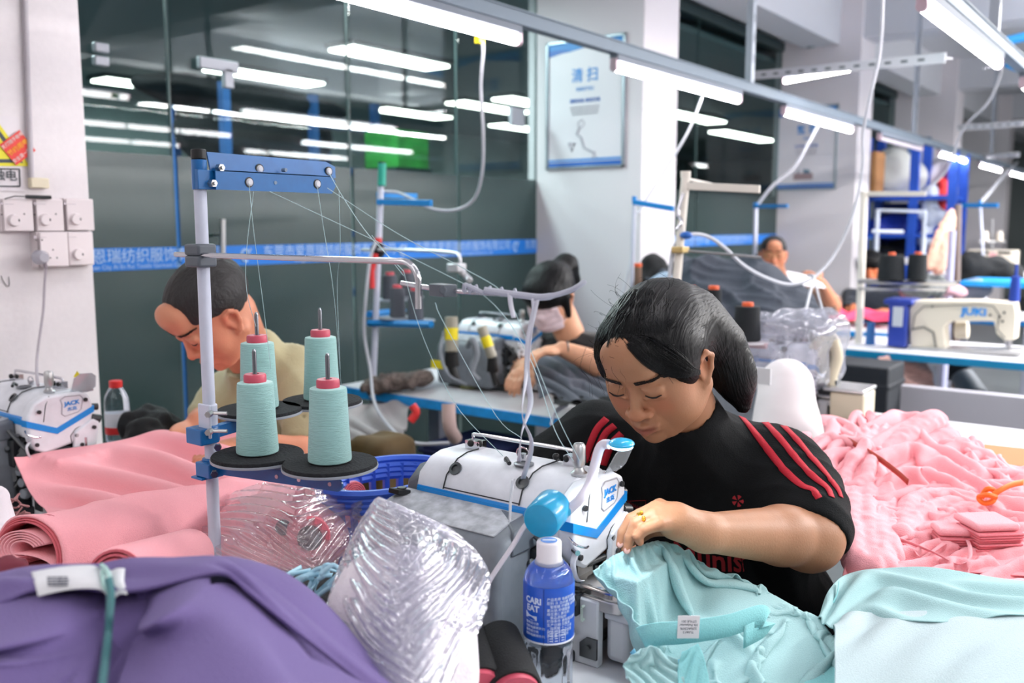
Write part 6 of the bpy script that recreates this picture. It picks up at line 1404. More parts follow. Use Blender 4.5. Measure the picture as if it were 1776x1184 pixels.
# the big bag with white contents
bg2 = thing('plastic_bag', 'large crinkled clear plastic bag around white padding before the machine', 'bag', P(700, 1150, 1.05))
f = Field(P(560, 1250, 1.0)+np.array([-.15, -.2, -.12]), P(850, 840, 1.15)+np.array([.2, .25, .05]), .0046)
for px, py, d, r in ((660, 890, 1.13, .012), (668, 930, 1.12, .045), (700, 985, 1.10, .075), (760, 985, 1.12, .055), (800, 985, 1.13, .04), (680, 1060, 1.06, .085), (740, 1070, 1.07, .075), (690, 1140, 1.02, .085), (735, 1190, 1.02, .07)): f.ell(P(px, py, d), (r, r, r), .035)
BR = [[(652, 866, 1.13), (656, 863, 1.125), (660, 861, 1.12), (666, 863, 1.12), (672, 868, 1.125)], [(618, 925, 1.12), (650, 915, 1.09), (690, 905, 1.07), (740, 908, 1.09), (785, 925, 1.13)],
  [(588, 1000, 1.10), (640, 985, 1.03), (705, 975, 1.01), (780, 970, 1.04), (838, 985, 1.12)], [(572, 1070, 1.07), (630, 1060, .98), (700, 1050, .96), (775, 1045, .99), (837, 1050, 1.09)],
  [(585, 1135, 1.03), (640, 1130, .95), (700, 1125, .93), (765, 1115, .96), (815, 1110, 1.06)], [(640, 1210, .98), (680, 1210, .92), (715, 1205, .90), (755, 1200, .93), (790, 1195, 1.03)]]
BR = [[(x+(x-710)*.06, y, d) for x, y, d in r] for r in BR]
film('film', BR, 84, 80, plast2, bg2, 1.15, 9, nsc=14); film('film', [[(x, y, d+.03) for x, y, d in r] for r in BR], 60, 56, plast2, bg2, 1.14, 12, nsc=12)
f = Field(P(560, 1250, 1.0)+np.array([-.15, -.2, -.12]), P(850, 840, 1.15)+np.array([.2, .25, .05]), .006)
for px, py, d, r in ((676, 1055, 1.08, .070), (735, 1065, 1.09, .062), (690, 1130, 1.04, .072), (735, 1180, 1.04, .058)): f.ell(P(px, py, d), (r, r, r), .04)
v, q = f.mesh(1); v += .004*vnoise(v, 40)[:, None]; tag(npobj('white_padding', v, q, mat('padding_white', (228, 220, 226), .95, sheen=.4, bump=.4, scale=200)), 'soft white padding filling the large plastic bag', 'padding')
# flap: peaked open mouth of the bag
if 0: X = img([[(655, 862, 1.12), (668, 862, 1.12), (690, 885, 1.11)], [(615, 935, 1.08), (660, 930, 1.05), (740, 920, 1.08)], [(585, 1010, 1.04), (660, 1000, 1.0), (790, 975, 1.07)]], 40, 40)
# light blue cut tape ends over black cloth
f = Field(P(480, 1120, 1.15)-.2, P(620, 1010, 1.25)+.2, .007)
for px, py, d, r in ((515, 1065, 1.24, .05), (560, 1050, 1.24, .055), (560, 1100, 1.18, .06), (610, 1150, 1.12, .07)): f.ell(P(px, py, d), (r, r, r*.8), .03)
v, q = f.mesh(1); n_ = normals(v, q); v = v+n_*(fold_disp(v, .008, (.6, .4, .7), 110, 3))[:, None]; tag(npobj('black_cloth', v, q, blackf), 'crumpled black cloth between the purple bundle and the plastic bag', 'fabric')
tapem = mat('tape_ice', (180, 222, 238), .45); R_ = random.Random(11)
for i in range(20):
    x0 = R_.uniform(520, 606); y0 = R_.uniform(982, 1006); x1 = x0-R_.uniform(15, 75); y1 = y0+R_.uniform(8, 48); xm = (x0+x1)/2+R_.uniform(-6, 6); ym = (y0+y1)/2-R_.uniform(2, 14); d0 = R_.uniform(1.14, 1.17)
    strip('tape_strip', [P(x0, y0, d0+.01), P(xm, ym, d0-.015), P(x1, y1, d0-.01)], i and .0055 or .006, tapem, 'pale blue cut tape end in the tangle beside the plastic bag', 'tape', up=(R_.uniform(-.4, .4), R_.uniform(-.4, .4), 1), group='pale blue tape ends', solid=.0006)
# dark reels in front of the machine base
for px, py, l_ in ((828, 1165, 'dark thread reel with a red rim at the bottom edge, left one'), (892, 1172, 'dark thread reel with a red rim standing next to the bottle')):
    c = P(px, py+30, 1.12); t = thing('dark_reel', l_, 'thread cone', c, group='dark reels at the bottom edge')
    d = V((.3, .35, .12)).normalized(); q = V((0, 0, 1)).rotation_difference(d).to_matrix().to_4x4(); q.translation = V(c)
    obj('winding', B().lathe([(0, 0), (.034, 0), (.036, .004), (.030, .10), (.0, .10)], 32, (0, 0, 0), q), blackf, t, world=True)
    obj('rim', B().lathe([(.024, -.008), (.031, -.008), (.031, .001), (.024, .001)], 32, (0, 0, 0), q), capr, t, world=True)
# =============== LEFT WALL FITTINGS ===============
YW = 2.45
def wq(px, py, o=0): return V(onY(px, py, YW-o))
plate_m = mat('socket_plate', (226, 216, 218), .35, coat=.2); dim = mat('socket_grey', (160, 150, 158), .4)
def wplate(px0, py0, px1, py1, dz=.012):
    a, b_ = wq(px0, py0), wq(px1, py1); return a.x, b_.x, YW-dz, YW, b_.z, a.z
def wall_unit(label, x0, y0, x1, y1, dz, knob=None, holes=(), name='wall_switch', base=True):
    c = wq((x0+x1)/2, (y0+y1)/2); t = thing(name, label, 'switch', (c.x, YW, c.z))
    if base: obj('back_box', B().bx(*wplate(x0, y0, x1, y1, dz*.7)), mat('socket_box', (214, 204, 206), .5), t, world=True)
    a, b_, c_, d_, e, g = wplate(x0+.8, y0+.8, x1-.8, y1-.8, dz); obj('face_plate', B().bx(a, b_, c_, c_+.006, e, g), plate_m, t, world=True, bevel=.002)
    if knob:
        k = wq(*knob, o=dz); obj('dial', B().lathe([(.0, .011), (.0135, .011), (.0145, .009), (.0155, 0), (0, 0)], 28, k, Matrix.Rotation(math.pi/2, 4, 'X')), plate_m, t, world=True)
        obj('dial_mark', B().box(k+V((.008, -.0112, .0)), (.003, .001, .006)), mdk, t, world=True)
    for h in holes: k = wq(*h, o=dz); obj('pin_hole', B().box(k, (.003, .0016, .0035)), mdk, t, world=True)
    k = wq(x0+9, y0+9, o=dz); obj('maker_mark', B().cyl(k, k+V((0, -.0006, 0)), .004, n=14).box(k+V((.018, 0, -.001)), (.022, .0008, .0015)), mat('mark_grey', (185, 175, 182), .5), t, world=True)
    return t
wall_unit('white round dial switch at the left edge of the upper row', -6, 344, 50.5, 401, .03, (24, 382), ((3, 372), (42, 371)))
wall_unit('white dial switch in the middle of the upper row above the plug', 51, 344, 103, 401, .03, (78, 381), ((60, 372), (97, 371)))
wall_unit('white dial switch at the right end of the upper row', 103.5, 344, 155, 400, .03, (131, 380))
wall_unit('white wall socket holding the grey plug', 51.5, 402, 104.5, 461, .05, None, ((63, 416), (73, 416), (92, 433), (87.5, 447), (99, 447)), 'wall_socket')
wall_unit('white dial switch in the lower row right of the plug', 105, 401.5, 153, 459, .035, (135, 441))
pg = thing('power_plug', 'translucent grey plug with a cord hanging down the white wall', 'plug', wq(68, 445, .05))
obj('plug_body', B().lathe([(0, .03), (.012, .03), (.017, .022), (.019, 0), (0, 0)], 24, wq(67, 446, .05), Matrix.Rotation(math.pi/2, 4, 'X')), mat('plug_grey', (170, 168, 178), .2, coat=.4), pg, world=True)
obj('strain_relief', B().cyl(wq(77, 452, .06), wq(80, 466, .055), .006, .004, n=10), dim, pg, world=True)
obj('cord', B().tube(bez([wq(80, 462, .055), wq(77, 500, .05), wq(75, 540, .05), wq(68, 590, .06), wq(64, 625, .10), V(P(64, 652, 2.1)), V(P(66, 668, 2.05))], 6), .0034, 8), mat('cord_warm', (178, 170, 178), .5), pg, world=True)
top('wall_conduit', B().cyl(wq(42, -40, .01), wq(54, 308, .01), .007, n=12), mat('conduit', (178, 172, 178), .4), 'thin grey conduit running down the white wall at the left', 'pipe')
top('cream_clip', B().bx(*wplate(47, 308, 80, 327, .02)), mat('clip_cream', (228, 218, 192), .6), 'cream junction clip at the foot of the wall conduit', 'clip', bevel=.003)
top('wall_pen', B().cyl(wq(45, 341, .036), wq(88, 342, .036), .005, n=10).tube([wq(8, 345, .036), wq(25, 340, .038), wq(48, 341, .036)], .0015, 6), mdk, 'black pen lying on top of the switch row with a wire end', 'pen')
ws = thing('warning_sign', 'white warning board with a yellow triangle cut by the left edge', 'sign', wq(5, 260))
obj('board', B().bx(*wplate(-60, 195, 40, 332, .003)), mat('sign_white', (224, 218, 222), .5), ws, world=True)
def wtri(s, dz, cx=-22, cy=252): return [(wq(cx, cy-66*s+0, dz)), (wq(cx-74*s, cy+36*s, dz)), (wq(cx+74*s, cy+36*s, dz))]
for s_, dz, m_ in ((1.0, .0045, mat('sign_yellow', (222, 212, 40), .5)), (.84, .005, mat('sign_dark', (60, 68, 75), .5)), (.66, .0055, MATS.get('sign_yellow'))):
    p = wtri(s_, dz); obj('triangle', B().add(p+[q+V((0, .003, 0)) for q in p], [(0, 1, 2), (5, 4, 3), (0, 3, 4, 1), (1, 4, 5, 2), (2, 5, 3, 0)]), m_ or mat('sign_yellow', (222, 212, 40), .5), ws, world=True)
a = wq(34, 292, .006); b_ = wq(-60, 324, .006); bb_ = B()
for p, q in (((-60, 292), (34, 293)), ((34, 293), (35, 323)), ((-60, 322), (35, 323))): bb_.tube([wq(*p, o=.005), wq(*q, o=.005)], .0016, 4)
obj('text_border', bb_, mat('sign_dark', (60, 68, 75), .5), ws, world=True)
def wtxt(s, size, px, py, m, par, al='CENTER', rot=0, o=.006, bold=0): return txt('sign_text', s, size, m, frame(wq(px, py, o), (math.cos(rot), 0, math.sin(rot)), (-math.sin(rot), 0, math.cos(rot))), par, align=al, bold=bold)
wtxt('当心触电', .030, 30, 306, mat('sign_dark', (60, 68, 75), .5), ws, 'RIGHT')
rs = thing('red_sticker', 'tilted red sticker with yellow lettering over the warning sign', 'sticker', wq(31, 256, .007))
an = math.radians(38); cs = wq(31, 256, .008); u_ = V((math.cos(an), 0, math.sin(an))); v_ = V((-math.sin(an), 0, math.cos(an)))
b = B(); b.box((0, 0, 0), (.066, .0008, .062)); Mx = frame(cs, u_, v_); b.v = [tuple(cs+u_*p[0]+v_*p[2]+V((0, p[1], 0))) for p in b.v]
obj('backing', b, mat('sticker_red', (222, 58, 48), .5), rs, world=True)
for i, (s_, c_) in enumerate((('关灯随手断电', (240, 215, 210)), ('节约用电', (250, 190, 40)), ('安全第一预防', (240, 215, 210)))):
    txt('sticker_text', s_, .0115 if i != 1 else .016, mat('st_%d' % i, c_, .5), frame(cs+v_*(.021-.021*i)+V((0, -.0012, 0)), u_, v_), rs)
top('pen_scribble', B().tube(bez([wq(2, 478, .002), wq(6, 488, .002), wq(12, 496, .002), wq(16, 494, .002), wq(15, 480, .002)], 5), .0008, 5), mdk, 'small hook shaped pen scribble on the wall left of the plug cord', 'marking')
# =============== POSTERS ON THE COLUMNS ===============
pblue = mat('poster_blue', (35, 130, 205), .4); pdark = mat('poster_deep_blue', (30, 95, 180), .4); pwhite = mat('poster_white', (218, 214, 220), .35); pfr = mat('poster_frame', (150, 158, 166), .3, .6); pgrey = mat('poster_grey', (168, 166, 176), .6)
def poster(label, X, px0, py0, px1, py1, title, sub, ts, pic):
    a, b_ = V(onX(px0, py0, X)), V(onX(px1, py1, X)); w, h = abs(a.y-b_.y), abs(a.z-b_.z); c = (a+b_)/2; t = thing('wall_poster', label, 'poster', (X, c.y, c.z-h/2), group='framed posters on the columns')
    def pb(x0, x1, z0, z1, d0, d1): return (X-d1, X-d0, c.y-(x1-.5)*w, c.y-(x0-.5)*w, c.z+(z0-.5)*h, c.z+(z1-.5)*h)
    obj('sheet', B().bx(*pb(.02, .98, .015, .985, .0, .008)), pwhite, t, world=True)
    fr = B(); 
    for r_ in ((0, .03, 0, 1), (.97, 1, 0, 1), (0, 1, 0, .02), (0, 1, .98, 1)): fr.bx(*pb(*r_, 0, .018))
    obj('frame', fr, pfr, t, world=True, bevel=.002)
    def poly(pts, m, nm, d=.0095): 
        q = [(c.y-(x-.5)*w, c.z+(z-.5)*h) for x, z in pts]; obj(nm, B().prism(q, X-.008, X-d, 'x'), m, t, world=True)
    poly([(.03, .98), (.03, .90), (.3, .91), (.62, .945), (.97, .90), (.97, .98)], pblue, 'header_swoosh'); poly([(.03, .935), (.03, .885), (.35, .925), (.2, .935)], pdark, 'header_stripe', .0098)  # printed swoosh in two blues
    poly([(.03, .075), (.97, .08), (.97, .062), (.03, .058)], pblue, 'footer_line'); poly([(.03, .05), (.97, .055), (.97, .02), (.03, .02)], pdark, 'footer_band')
    def T_(s, z, size, m, bold=0, sx=1): txt('poster_text', s, size*h, m, frame((X-.0095, c.y+.0, c.z+(z-.5)*h), (0, -1, 0), (0, 0, 1)), t, bold=bold, sx=sx)
    T_(title[0]+' '+title[1], .715, ts, pblue, .0012, .95); T_(sub[0], .615, .036, pblue, .0004, 1.1); T_(sub[1], .525, .034, pdark, .0004)
    for i, z in enumerate((.475, .45, .425)): T_('加强管理 规范现场 持续改善 提升素养'[i:], z, .0165, pgrey)
    if pic:
        obj('sketch', B().tube([(X-.0095, c.y-(x-.5)*w, c.z+(z-.5)*h) for x, z in ((.42, .36), (.47, .38), (.5, .35), (.47, .32), (.42, .33), (.42, .36))], .0025, 5).tube([(X-.0095, c.y-(x-.5)*w, c.z+(z-.5)*h) for x, z in ((.44, .32), (.4, .27), (.46, .24), (.5, .16), (.62, .12))], .006, 6).tube([(X-.0095, c.y-(x-.5)*w, c.z+(z-.5)*h) for x, z in ((.3, .2), (.34, .14), (.38, .2), (.3, .2))], .006, 6).tube([(X-.0095, c.y-(x-.5)*w, c.z+(z-.5)*h) for x, z in ((.62, .12), (.66, .08), (.6, .07), (.64, .13))], .003, 5), pgrey, t, world=True)
    else:
        poly([(.3, .12), (.62, .125), (.62, .2), (.3, .2)], mat('sketch_brown', (150, 128, 132), .6), 'sketch_box'); poly([(.34, .2), (.38, .26), (.42, .2)], pgrey, 'sketch_item'); poly([(.46, .2), (.46, .25), (.56, .24), (.58, .2)], mat('sketch_teal', (90, 120, 140), .6), 'sketch_item')
poster('framed poster with blue heading and a sketched sweeping figure on the nearest column', 4.41, 950, 76, 1084, 289, '清扫', ('SEIKETSU', '清除垃圾 美化环境'), .115, 1)
poster('framed poster with a sketched crate on the second column', 8.19, 1350, 188, 1450, 328, '整理', ('SEIRI', '区分物品 去除杂物'), .115, 0)
poster('framed poster on the third column behind the shelving', 11.97, 1556, 240, 1612, 320, '整顿', ('SEITON', '科学布局 取用快捷'), .115, 0)
# =============== CORDS FROM THE CEILING RAILS ===============
cgrey = mat('cord_grey', (186, 188, 196), .5)
def cordt(pts, r, label, m=cgrey): return top('hanging_cable', B().tube(bez([P(*p) for p in pts], 6), r, 8), m, label, 'cable', smooth=2)
cordt([(836, 66, 3.1), (838, 90, 3.1), (834, 150, 3.15), (838, 230, 3.2), (836, 300, 3.3), (822, 345, 3.4), (790, 364, 3.45), (750, 362, 3.5), (715, 345, 3.55), (690, 334, 3.6), (662, 332, 3.6)], .006, 'pale cord hanging in a bow from the long tube light to the thread stand')
top('yellow_tag', B().box(P(832, 70, 3.09), (.03, .02, .02)), yellow, 'yellow tag where the cord leaves the long tube light', 'tag')
cordt([(1222, 156, 4.48), (1195, 225, 4.3), (1150, 300, 4.25), (1112, 360, 4.2), (1098, 385, 4.2), (1094, 450, 4.2), (1076, 525, 4.1)], .006, 'pale cord running diagonally across the first poster column')
cordt([(1537, -585, 3.2), (1534, -200, 3.2), (1532, -20, 3.2), (1526, 90, 3.3), (1510, 165, 3.35), (1497, 230, 3.4), (1496, 290, 3.4), (1480, 370, 3.4), (1448, 440, 3.4), (1412, 480, 3.35), (1372, 493, 3.3), (1330, 482, 3.2), (1290, 460, 3.1), (1255, 428, 3.0), (1225, 409, 2.95), (1195, 407, 2.9), (1170, 425, 2.9), (1162, 470, 2.9), (1158, 520, 2.9)], .006, 'long grey cord looping from the ceiling to the cream thread stand')
cordt([(1400, 478, 3.32), (1412, 480, 3.3), (1404, 510, 3.2), (1396, 545, 3.1)], .005, 'cord end tied at the bend of the long loop, left strand')
cordt([(1412, 480, 3.31), (1420, 515, 3.2), (1432, 553, 3.1)], .004, 'cord end tied at the bend of the long loop, right strand')
cordt([(1424, 206, 5.86), (1400, 252, 5.88), (1376, 292, 5.9), (1340, 322, 5.95), (1312, 357, 6.0)], .010, 'pale strap crossing the second poster')
cordt([(1706, 118, 3.74), (1735, 116, 3.75), (1730, 145, 3.8), (1712, 180, 3.9), (1680, 212, 4.1), (1662, 240, 4.4), (1654, 268, 4.6), (1638, 300, 4.7), (1606, 331, 4.72)], .006, 'pale cord falling from the end of the bright tube at the top right')
cordt([(1765, 281, 12.2), (1740, 306, 9.6), (1718, 332, 7.6), (1700, 352, 6.8)], .014, 'grey cord swinging across the far blue poster')
# =============== SMALLER THREAD STANDS ===============
bblue = mat('bar_sky_blue', (20, 130, 205), .4); orangec = mat('cone_top_orange', (225, 95, 50), .5); blackt = mat('thread_black', (30, 34, 38), .85, bump=.6, scale=60, stretch=(1, 1, 22)); greyt = mat('thread_grey', (88, 92, 100), .85, bump=.6, scale=60, stretch=(1, 1, 22)); cream = mat('stand_cream', (222, 216, 206), .4)
def mini(label, top_, bot, d, pm, bm, arm_, r=.011, name='thread_stand', capm_=None):
    t = thing(name, label, 'thread stand', P(bot[0], bot[1], d)); a, b_ = V(P(*top_, d)), V(P(*bot, d))
    obj('pole', B().cyl(a, b_, r, n=16), pm, t, world=True); obj('pole_tip', B().cyl(a, a+V((0, 0, .02)), r*1.15, n=16), capm_ or blk, t, world=True)
    for (x0, y0, x1, y1, d1, w_) in arm_:
        p, q = V(P(x0, y0, d)), V(P(x1, y1, d1)); u_ = (q-p).normalized(); s_ = V((0, 0, 1)); n_ = u_.cross(s_).normalized(); hw = w_/FP*d/2
        vs = [c+e*s_*hw+g*n_*.006 for c in (p, q) for e in (-1, 1) for g in (-1, 1)]
        obj('guide_arm', B().add(vs, [(0, 1, 3, 2), (4, 6, 7, 5), (0, 4, 5, 1), (2, 3, 7, 6), (0, 2, 6, 4), (1, 5, 7, 3)]), bm, t, world=True, bevel=.002)
    return t
bc0 = None
def bcone(px, pt, pb, w_, d, m, cm, label, grp, pin=True):
    """a cone of thread standing at the pixel column px from pt (top) to pb (base)"""
    c = P(px, pb, d); h = (pb-pt)/FP*d*1.02; r0 = w_/2/FP*d; t = make_cone(label, m, cm, h, r0, r0*.86); t.location = c; t['group'] = grp
    return t
s2 = mini('white thread stand with green tip and blue bars on the blue edged table', (662, 290), (646, 690), 3.55, polem, bblue, [(655, 338, 722, 340, 3.9, 10), (655, 350, 748, 352, 3.2, 10)], .012)
obj('green_tip', B().cyl(P(662, 322, 3.53), P(663, 284, 3.53), .016, n=12), mat('tip_green', (20, 150, 130), .5), s2, world=True)
obj('black_tape', B().sphere(P(655, 434, 3.54), .03, 12, 8, (1, 1, 1.1)), blk, s2, world=True); obj('red_band', B().cyl(P(656, 422, 3.54), P(656, 413, 3.54), .014, n=12).tube([P(652, 440, 3.52), P(645, 470, 3.52), P(646, 500, 3.52)], .01, 8), mat('band_red', (215, 50, 50), .5), s2, world=True)
obj('arm_rod', B().tube(bez([P(628, 433, 3.6), P(700, 433, 3.4), P(785, 438, 3.25), P(797, 446, 3.22), P(798, 462, 3.22)], 5), .006, 8), mat('rod_pale', (206, 206, 210), .35, .5), s2, world=True)
obj('rod_clip', B().box(P(792, 464, 3.2), (.05, .05, .03)).tube([P(797, 468, 3.2), P(808, 478, 3.2), P(815, 486, 3.15)], .012, 6), mat('rod_pale', (206, 206, 210), .35, .5), s2, world=True, bevel=.004)
obj('support_bar', B().tube([P(640, 545, 3.55), P(700, 538, 3.8)], .014, 6).tube([P(640, 560, 3.55), P(748, 562, 3.3)], .014, 6), bblue, s2, world=True)
for px, py, d in ((677, 520, 3.75), (705, 515, 3.8), (690, 551, 3.5), (722, 556, 3.45)): obj('disc', B().lathe([(0, 0), (.07, 0), (.07, .006), (0, .006)], 28, P(px, py+1, d)), rimm, s2, world=True)
redt = mat('cone_top_rose', (205, 80, 90), .5)
for i, (px, pt, pb, d) in enumerate(((677, 478, 519, 3.75), (706, 474, 514, 3.8), (690, 500, 550, 3.5), (721, 505, 555, 3.45))): bcone(px, pt, pb, 28, d, greyt, redt, ['grey thread cone at the back left beside the white pole', 'grey thread cone at the back right of the small stand', 'grey thread cone at the front left by the partition', 'grey thread cone at the front right of the small stand'][i], 'grey cones on the small stand')
cordt([(652, 420, 3.52), (642, 450, 3.5), (634, 520, 3.5), (632, 580, 3.5), (642, 640, 3.45), (650, 700, 3.3), (680, 745, 3.1), (720, 768, 3.0), (780, 768, 3.0)], .006, 'grey cord hanging down beside the white stand and under the table')
s3 = mini('cream thread stand with flat cream arm and black cones behind the woman', (1189, 308), (1167, 560), 2.9, cream, cream, [(1186, 322, 1318, 328, 2.75, 13), (1190, 310, 1236, 320, 3.1, 5)], .014, capm_=cream)
obj('spring_clip', B().tube(bez([P(1185, 335, 2.88), P(1176, 370, 2.88), P(1182, 385, 2.86), P(1174, 398, 2.86)], 4), .006, 6), chrome, s3, world=True); obj('brass_clamp', B().box(P(1180, 433, 2.88), (.05, .04, .02)), mat('brass', (200, 175, 120), .35, .7), s3, world=True, bevel=.003)
obj('guide_rod', B().tube([P(1170, 433, 2.9), P(1320, 446, 2.8)], .004, 8), steel, s3, world=True); obj('blue_knot', B().sphere(P(1190, 408, 2.88), .02, 12, 8, (1, 1, .6)), pdark, s3, world=True)
obj('support_bar', B().tube([P(1165, 586, 2.9), P(1330, 600, 2.75)], .010, 6).tube([P(1165, 575, 2.9), P(1270, 560, 3.1)], .010, 6), mat('bar_rose', (190, 165, 170), .5), s3, world=True)
for px, py, d in ((1198, 575, 3.0), (1238, 575, 3.05), (1222, 590, 2.85), (1295, 592, 2.8)): obj('disc', B().lathe([(0, -.002), (.066, -.002), (.066, .004), (0, .004)], 28, P(px, py+1, d)), mat('disc_white', (205, 200, 205), .5), s3, world=True)
for i, (px, pt, pb, d, w_) in enumerate(((1196, 503, 574, 3.0, 32), (1236, 503, 574, 3.05, 30), (1223, 524, 589, 2.85, 40), (1295, 532, 591, 2.8, 48))): bcone(px, pt, pb, w_, d, blackt, orangec, ['black cone with orange top at the far left of the cream stand', 'black cone with orange top in the middle back of the cream stand', 'black cone with orange top right behind the crown of the woman', 'black cone with orange top standing apart on the white disc'][i], 'black cones with orange tops')
s4 = mini('thin blue topped stand in front of the first column', (1100, 348), (1093, 635), 4.15, polem, bblue, [(1098, 350, 1168, 362, 3.95, 9)], .009, capm_=bblue)
s5 = mini('thin blue topped stand beside the far man with glasses', (1311, 357), (1307, 560), 6.0, polem, bblue, [(1308, 358, 1366, 357, 5.7, 6)], .014, capm_=bblue)
s6 = mini('cream stand with flat arm in front of the blue shelving', (1499, 338), (1489, 600), 4.95, cream, cream, [(1497, 336, 1606, 336, 4.7, 8)], .02, capm_=cream)
obj('cone_rail', B().tube([P(1488, 487, 4.9), P(1660, 492, 4.7)], .014, 8).tube([P(1488, 500, 4.9), P(1640, 502, 4.75)], .008, 8), steel, s6, world=True)
bcone(1545, 443, 485, 46, 4.8, blackt, orangec, 'fat black cone hiding the face of the far woman', 'black cones at the far stand'); bcone(1590, 442, 485, 34, 4.75, blackt, orangec, 'black cone right of the fat one before the blue shelving', 'black cones at the far stand')
s7 = mini('stand with flat blue bar below the far blue poster', (1700, 352), (1710, 540), 6.8, polem, bblue, [(1666, 356, 1731, 356, 6.5, 7)], .01, capm_=bblue)
# =============== ON AND UNDER THE BLUE EDGED TABLE ===============
f = Field(P(640, 680, 3.75)-.35, P(740, 640, 3.55)+.3, .012); 
for i in range(14): t_ = i/13; f.ell(P(645+95*t_, 668-14*t_+rnd.uniform(-3, 3), 3.5+rnd.uniform(-.05, .05)), (.05, .035, .018+.012*rnd.random()), .02)
v, q = f.mesh(); n_ = normals(v, q); v += n_*(.012*vnoise(v, 60))[:, None]; tag(npobj('lint_pile', v, q, mat('lint', (112, 100, 95), .95, bump=1, scale=90, var=.4)), 'ragged brown grey lint along the back edge of the blue edged table', 'lint', kind='stuff')
top('tape_roll', B().lathe([(.035, 0), (.038, .0), (.038, .048), (.018, .048), (.018, .0)], 28, onZ(814, 672, .751)), mat('tape_olive', (110, 115, 75), .5), 'olive tape roll standing before the machine on the blue edged table', 'tape roll', bevel=.001)
def pileG(name, rows, n, m, label, mm_, slack, seed, hf=None, noise=.04, pinw=.015, nsc=8, bend=.3, cat='garment', k=2):
    X = img(rows, n, m); X = cloth_sim(X, slack, hf, 70, 7, np.full((n, m), pinw), seed=seed, noise=noise, nsc=nsc, bend=bend); return sheet(name, X, mm_, label, cat, k=k)
pileG('grey_garment', [[(925, 612, 3.3), (970, 618, 3.3), (1010, 640, 3.2), (1070, 655, 3.15)], [(930, 650, 3.1), (975, 655, 3.05), (1020, 665, 3.05), (1080, 680, 3.0)], [(938, 680, 2.95), (985, 690, 2.9), (1030, 700, 2.86), (1090, 710, 2.82)]], 34, 40, 'dark grey garment the masked woman is sewing', greyf, (1.25, 1.25), 81, lambda x, y: .755+0*x, .06)
pileG('black_garment', [[(962, 688, 2.95), (1000, 685, 2.95), (1060, 690, 2.9)], [(962, 698, 2.88), (1010, 700, 2.86), (1060, 705, 2.82)]], 16, 26, 'flat black sleeve lying at the front edge of the blue edged table', blackf, (1.3, 1.15), 82, lambda x, y: .755+0*x, .03)
strip('white_tape', [P(985, 700, 2.98), P(966, 712, 2.93), P(960, 722, 2.90), P(955, 738, 2.88)], .018, rib, 'short white tape hanging over the blue table edge', 'tape')
bk = thing('plastic_basket', 'blue slatted plastic basket behind the clear bag', 'basket', P(668, 880, 1.75))
c = P(668, 870, 1.75); bb = B(); wv, hv_ = .14, .10; M0 = frame(c, RT, (0, 0, 1))
basketm = mat('basket_blue', (50, 95, 205), .4)
for i in range(26):
    a = -math.pi*.02+i*math.pi*2/26
    obj('rib', B().tube([V(c)+V((.115*math.cos(a), .085*math.sin(a), -.09)), V(c)+V((.135*math.cos(a), .10*math.sin(a), .045))], .010, 4, flat=.35), basketm, bk, world=True)
for z, s_ in ((.04, 1.0), (.03, .985), (.02, .975), (.052, 1.03), (-.035, .92), (-.06, .88)): bb.tube([V(c)+V((.137*s_*math.cos(a), .102*s_*math.sin(a), z)) for a in np.linspace(0, 2*math.pi, 33)], .008, 6)
obj('rim', bb, basketm, bk, world=True); obj('floor', B().lathe([(0, -.09), (.11, -.09), (.11, -.085), (0, -.085)], 24, c), basketm, bk, world=True)
# brown paper bag, cloth and clutter below
f = Field(P(600, 860, 2.6)-.35, P(720, 740, 2.7)+.35, .014); f.rbox(P(662, 822, 2.75), (.08, .08, .12), .03, .02); v, q = f.mesh(1); v += normals(v, q)*(.012*vnoise(v, 14))[:, None]
tag(npobj('paper_bag', v, q, mat('bag_brown', (84, 66, 36), .85, var=.3, scale=8)), 'slumped brown bag between the tables', 'bag')
pileG('white_cloth', [[(598, 712, 3.4), (650, 700, 3.45), (705, 700, 3.45)], [(595, 735, 3.3), (640, 745, 3.25), (700, 750, 3.2)], [(600, 765, 3.1), (650, 770, 3.05), (700, 765, 3.1)]], 24, 24, 'pale cloth heap under the left end of the blue edged table', mat('cloth_dirty_white', (168, 164, 164), .9), (1.2, 1.2), 83, None, .06)
top('red_sleeve', B().tube(bez([P(715, 702, 3.1), P(722, 715, 3.1), P(712, 730, 3.1)], 4), .014, 8), mat('band_red', (215, 50, 50), .5), 'red scrap hanging under the blue edged table', 'fabric'); 
top('foot_lever', B().tube(bez([P(778, 700, 2.9), P(780, 740, 2.9), P(790, 760, 2.95)], 4), .022, 10), mat('lever_pink', (190, 165, 160), .5), 'pale knee lever hanging under the blue edged table', 'lever')
top('blue_crate', B().box(P(835, 835, 3.3), (.3, .3, .3)).box(P(835, 775, 3.3), (.33, .33, .02)), mat('crate_navy', (20, 28, 70), .7), 'dark blue crate in the shade under the blue edged table', 'crate', bevel=.01)
top('shade_sack', B().sphere(P(930, 870, 3.2), .15, 20, 14, (1, 1, 1.3)), mat('sack_dark', (22, 19, 18), .9, bump=1, scale=8), 'dark sack form added for the shade under the table of the masked woman', 'sack')  # near-black mass added where only under-table shade shows
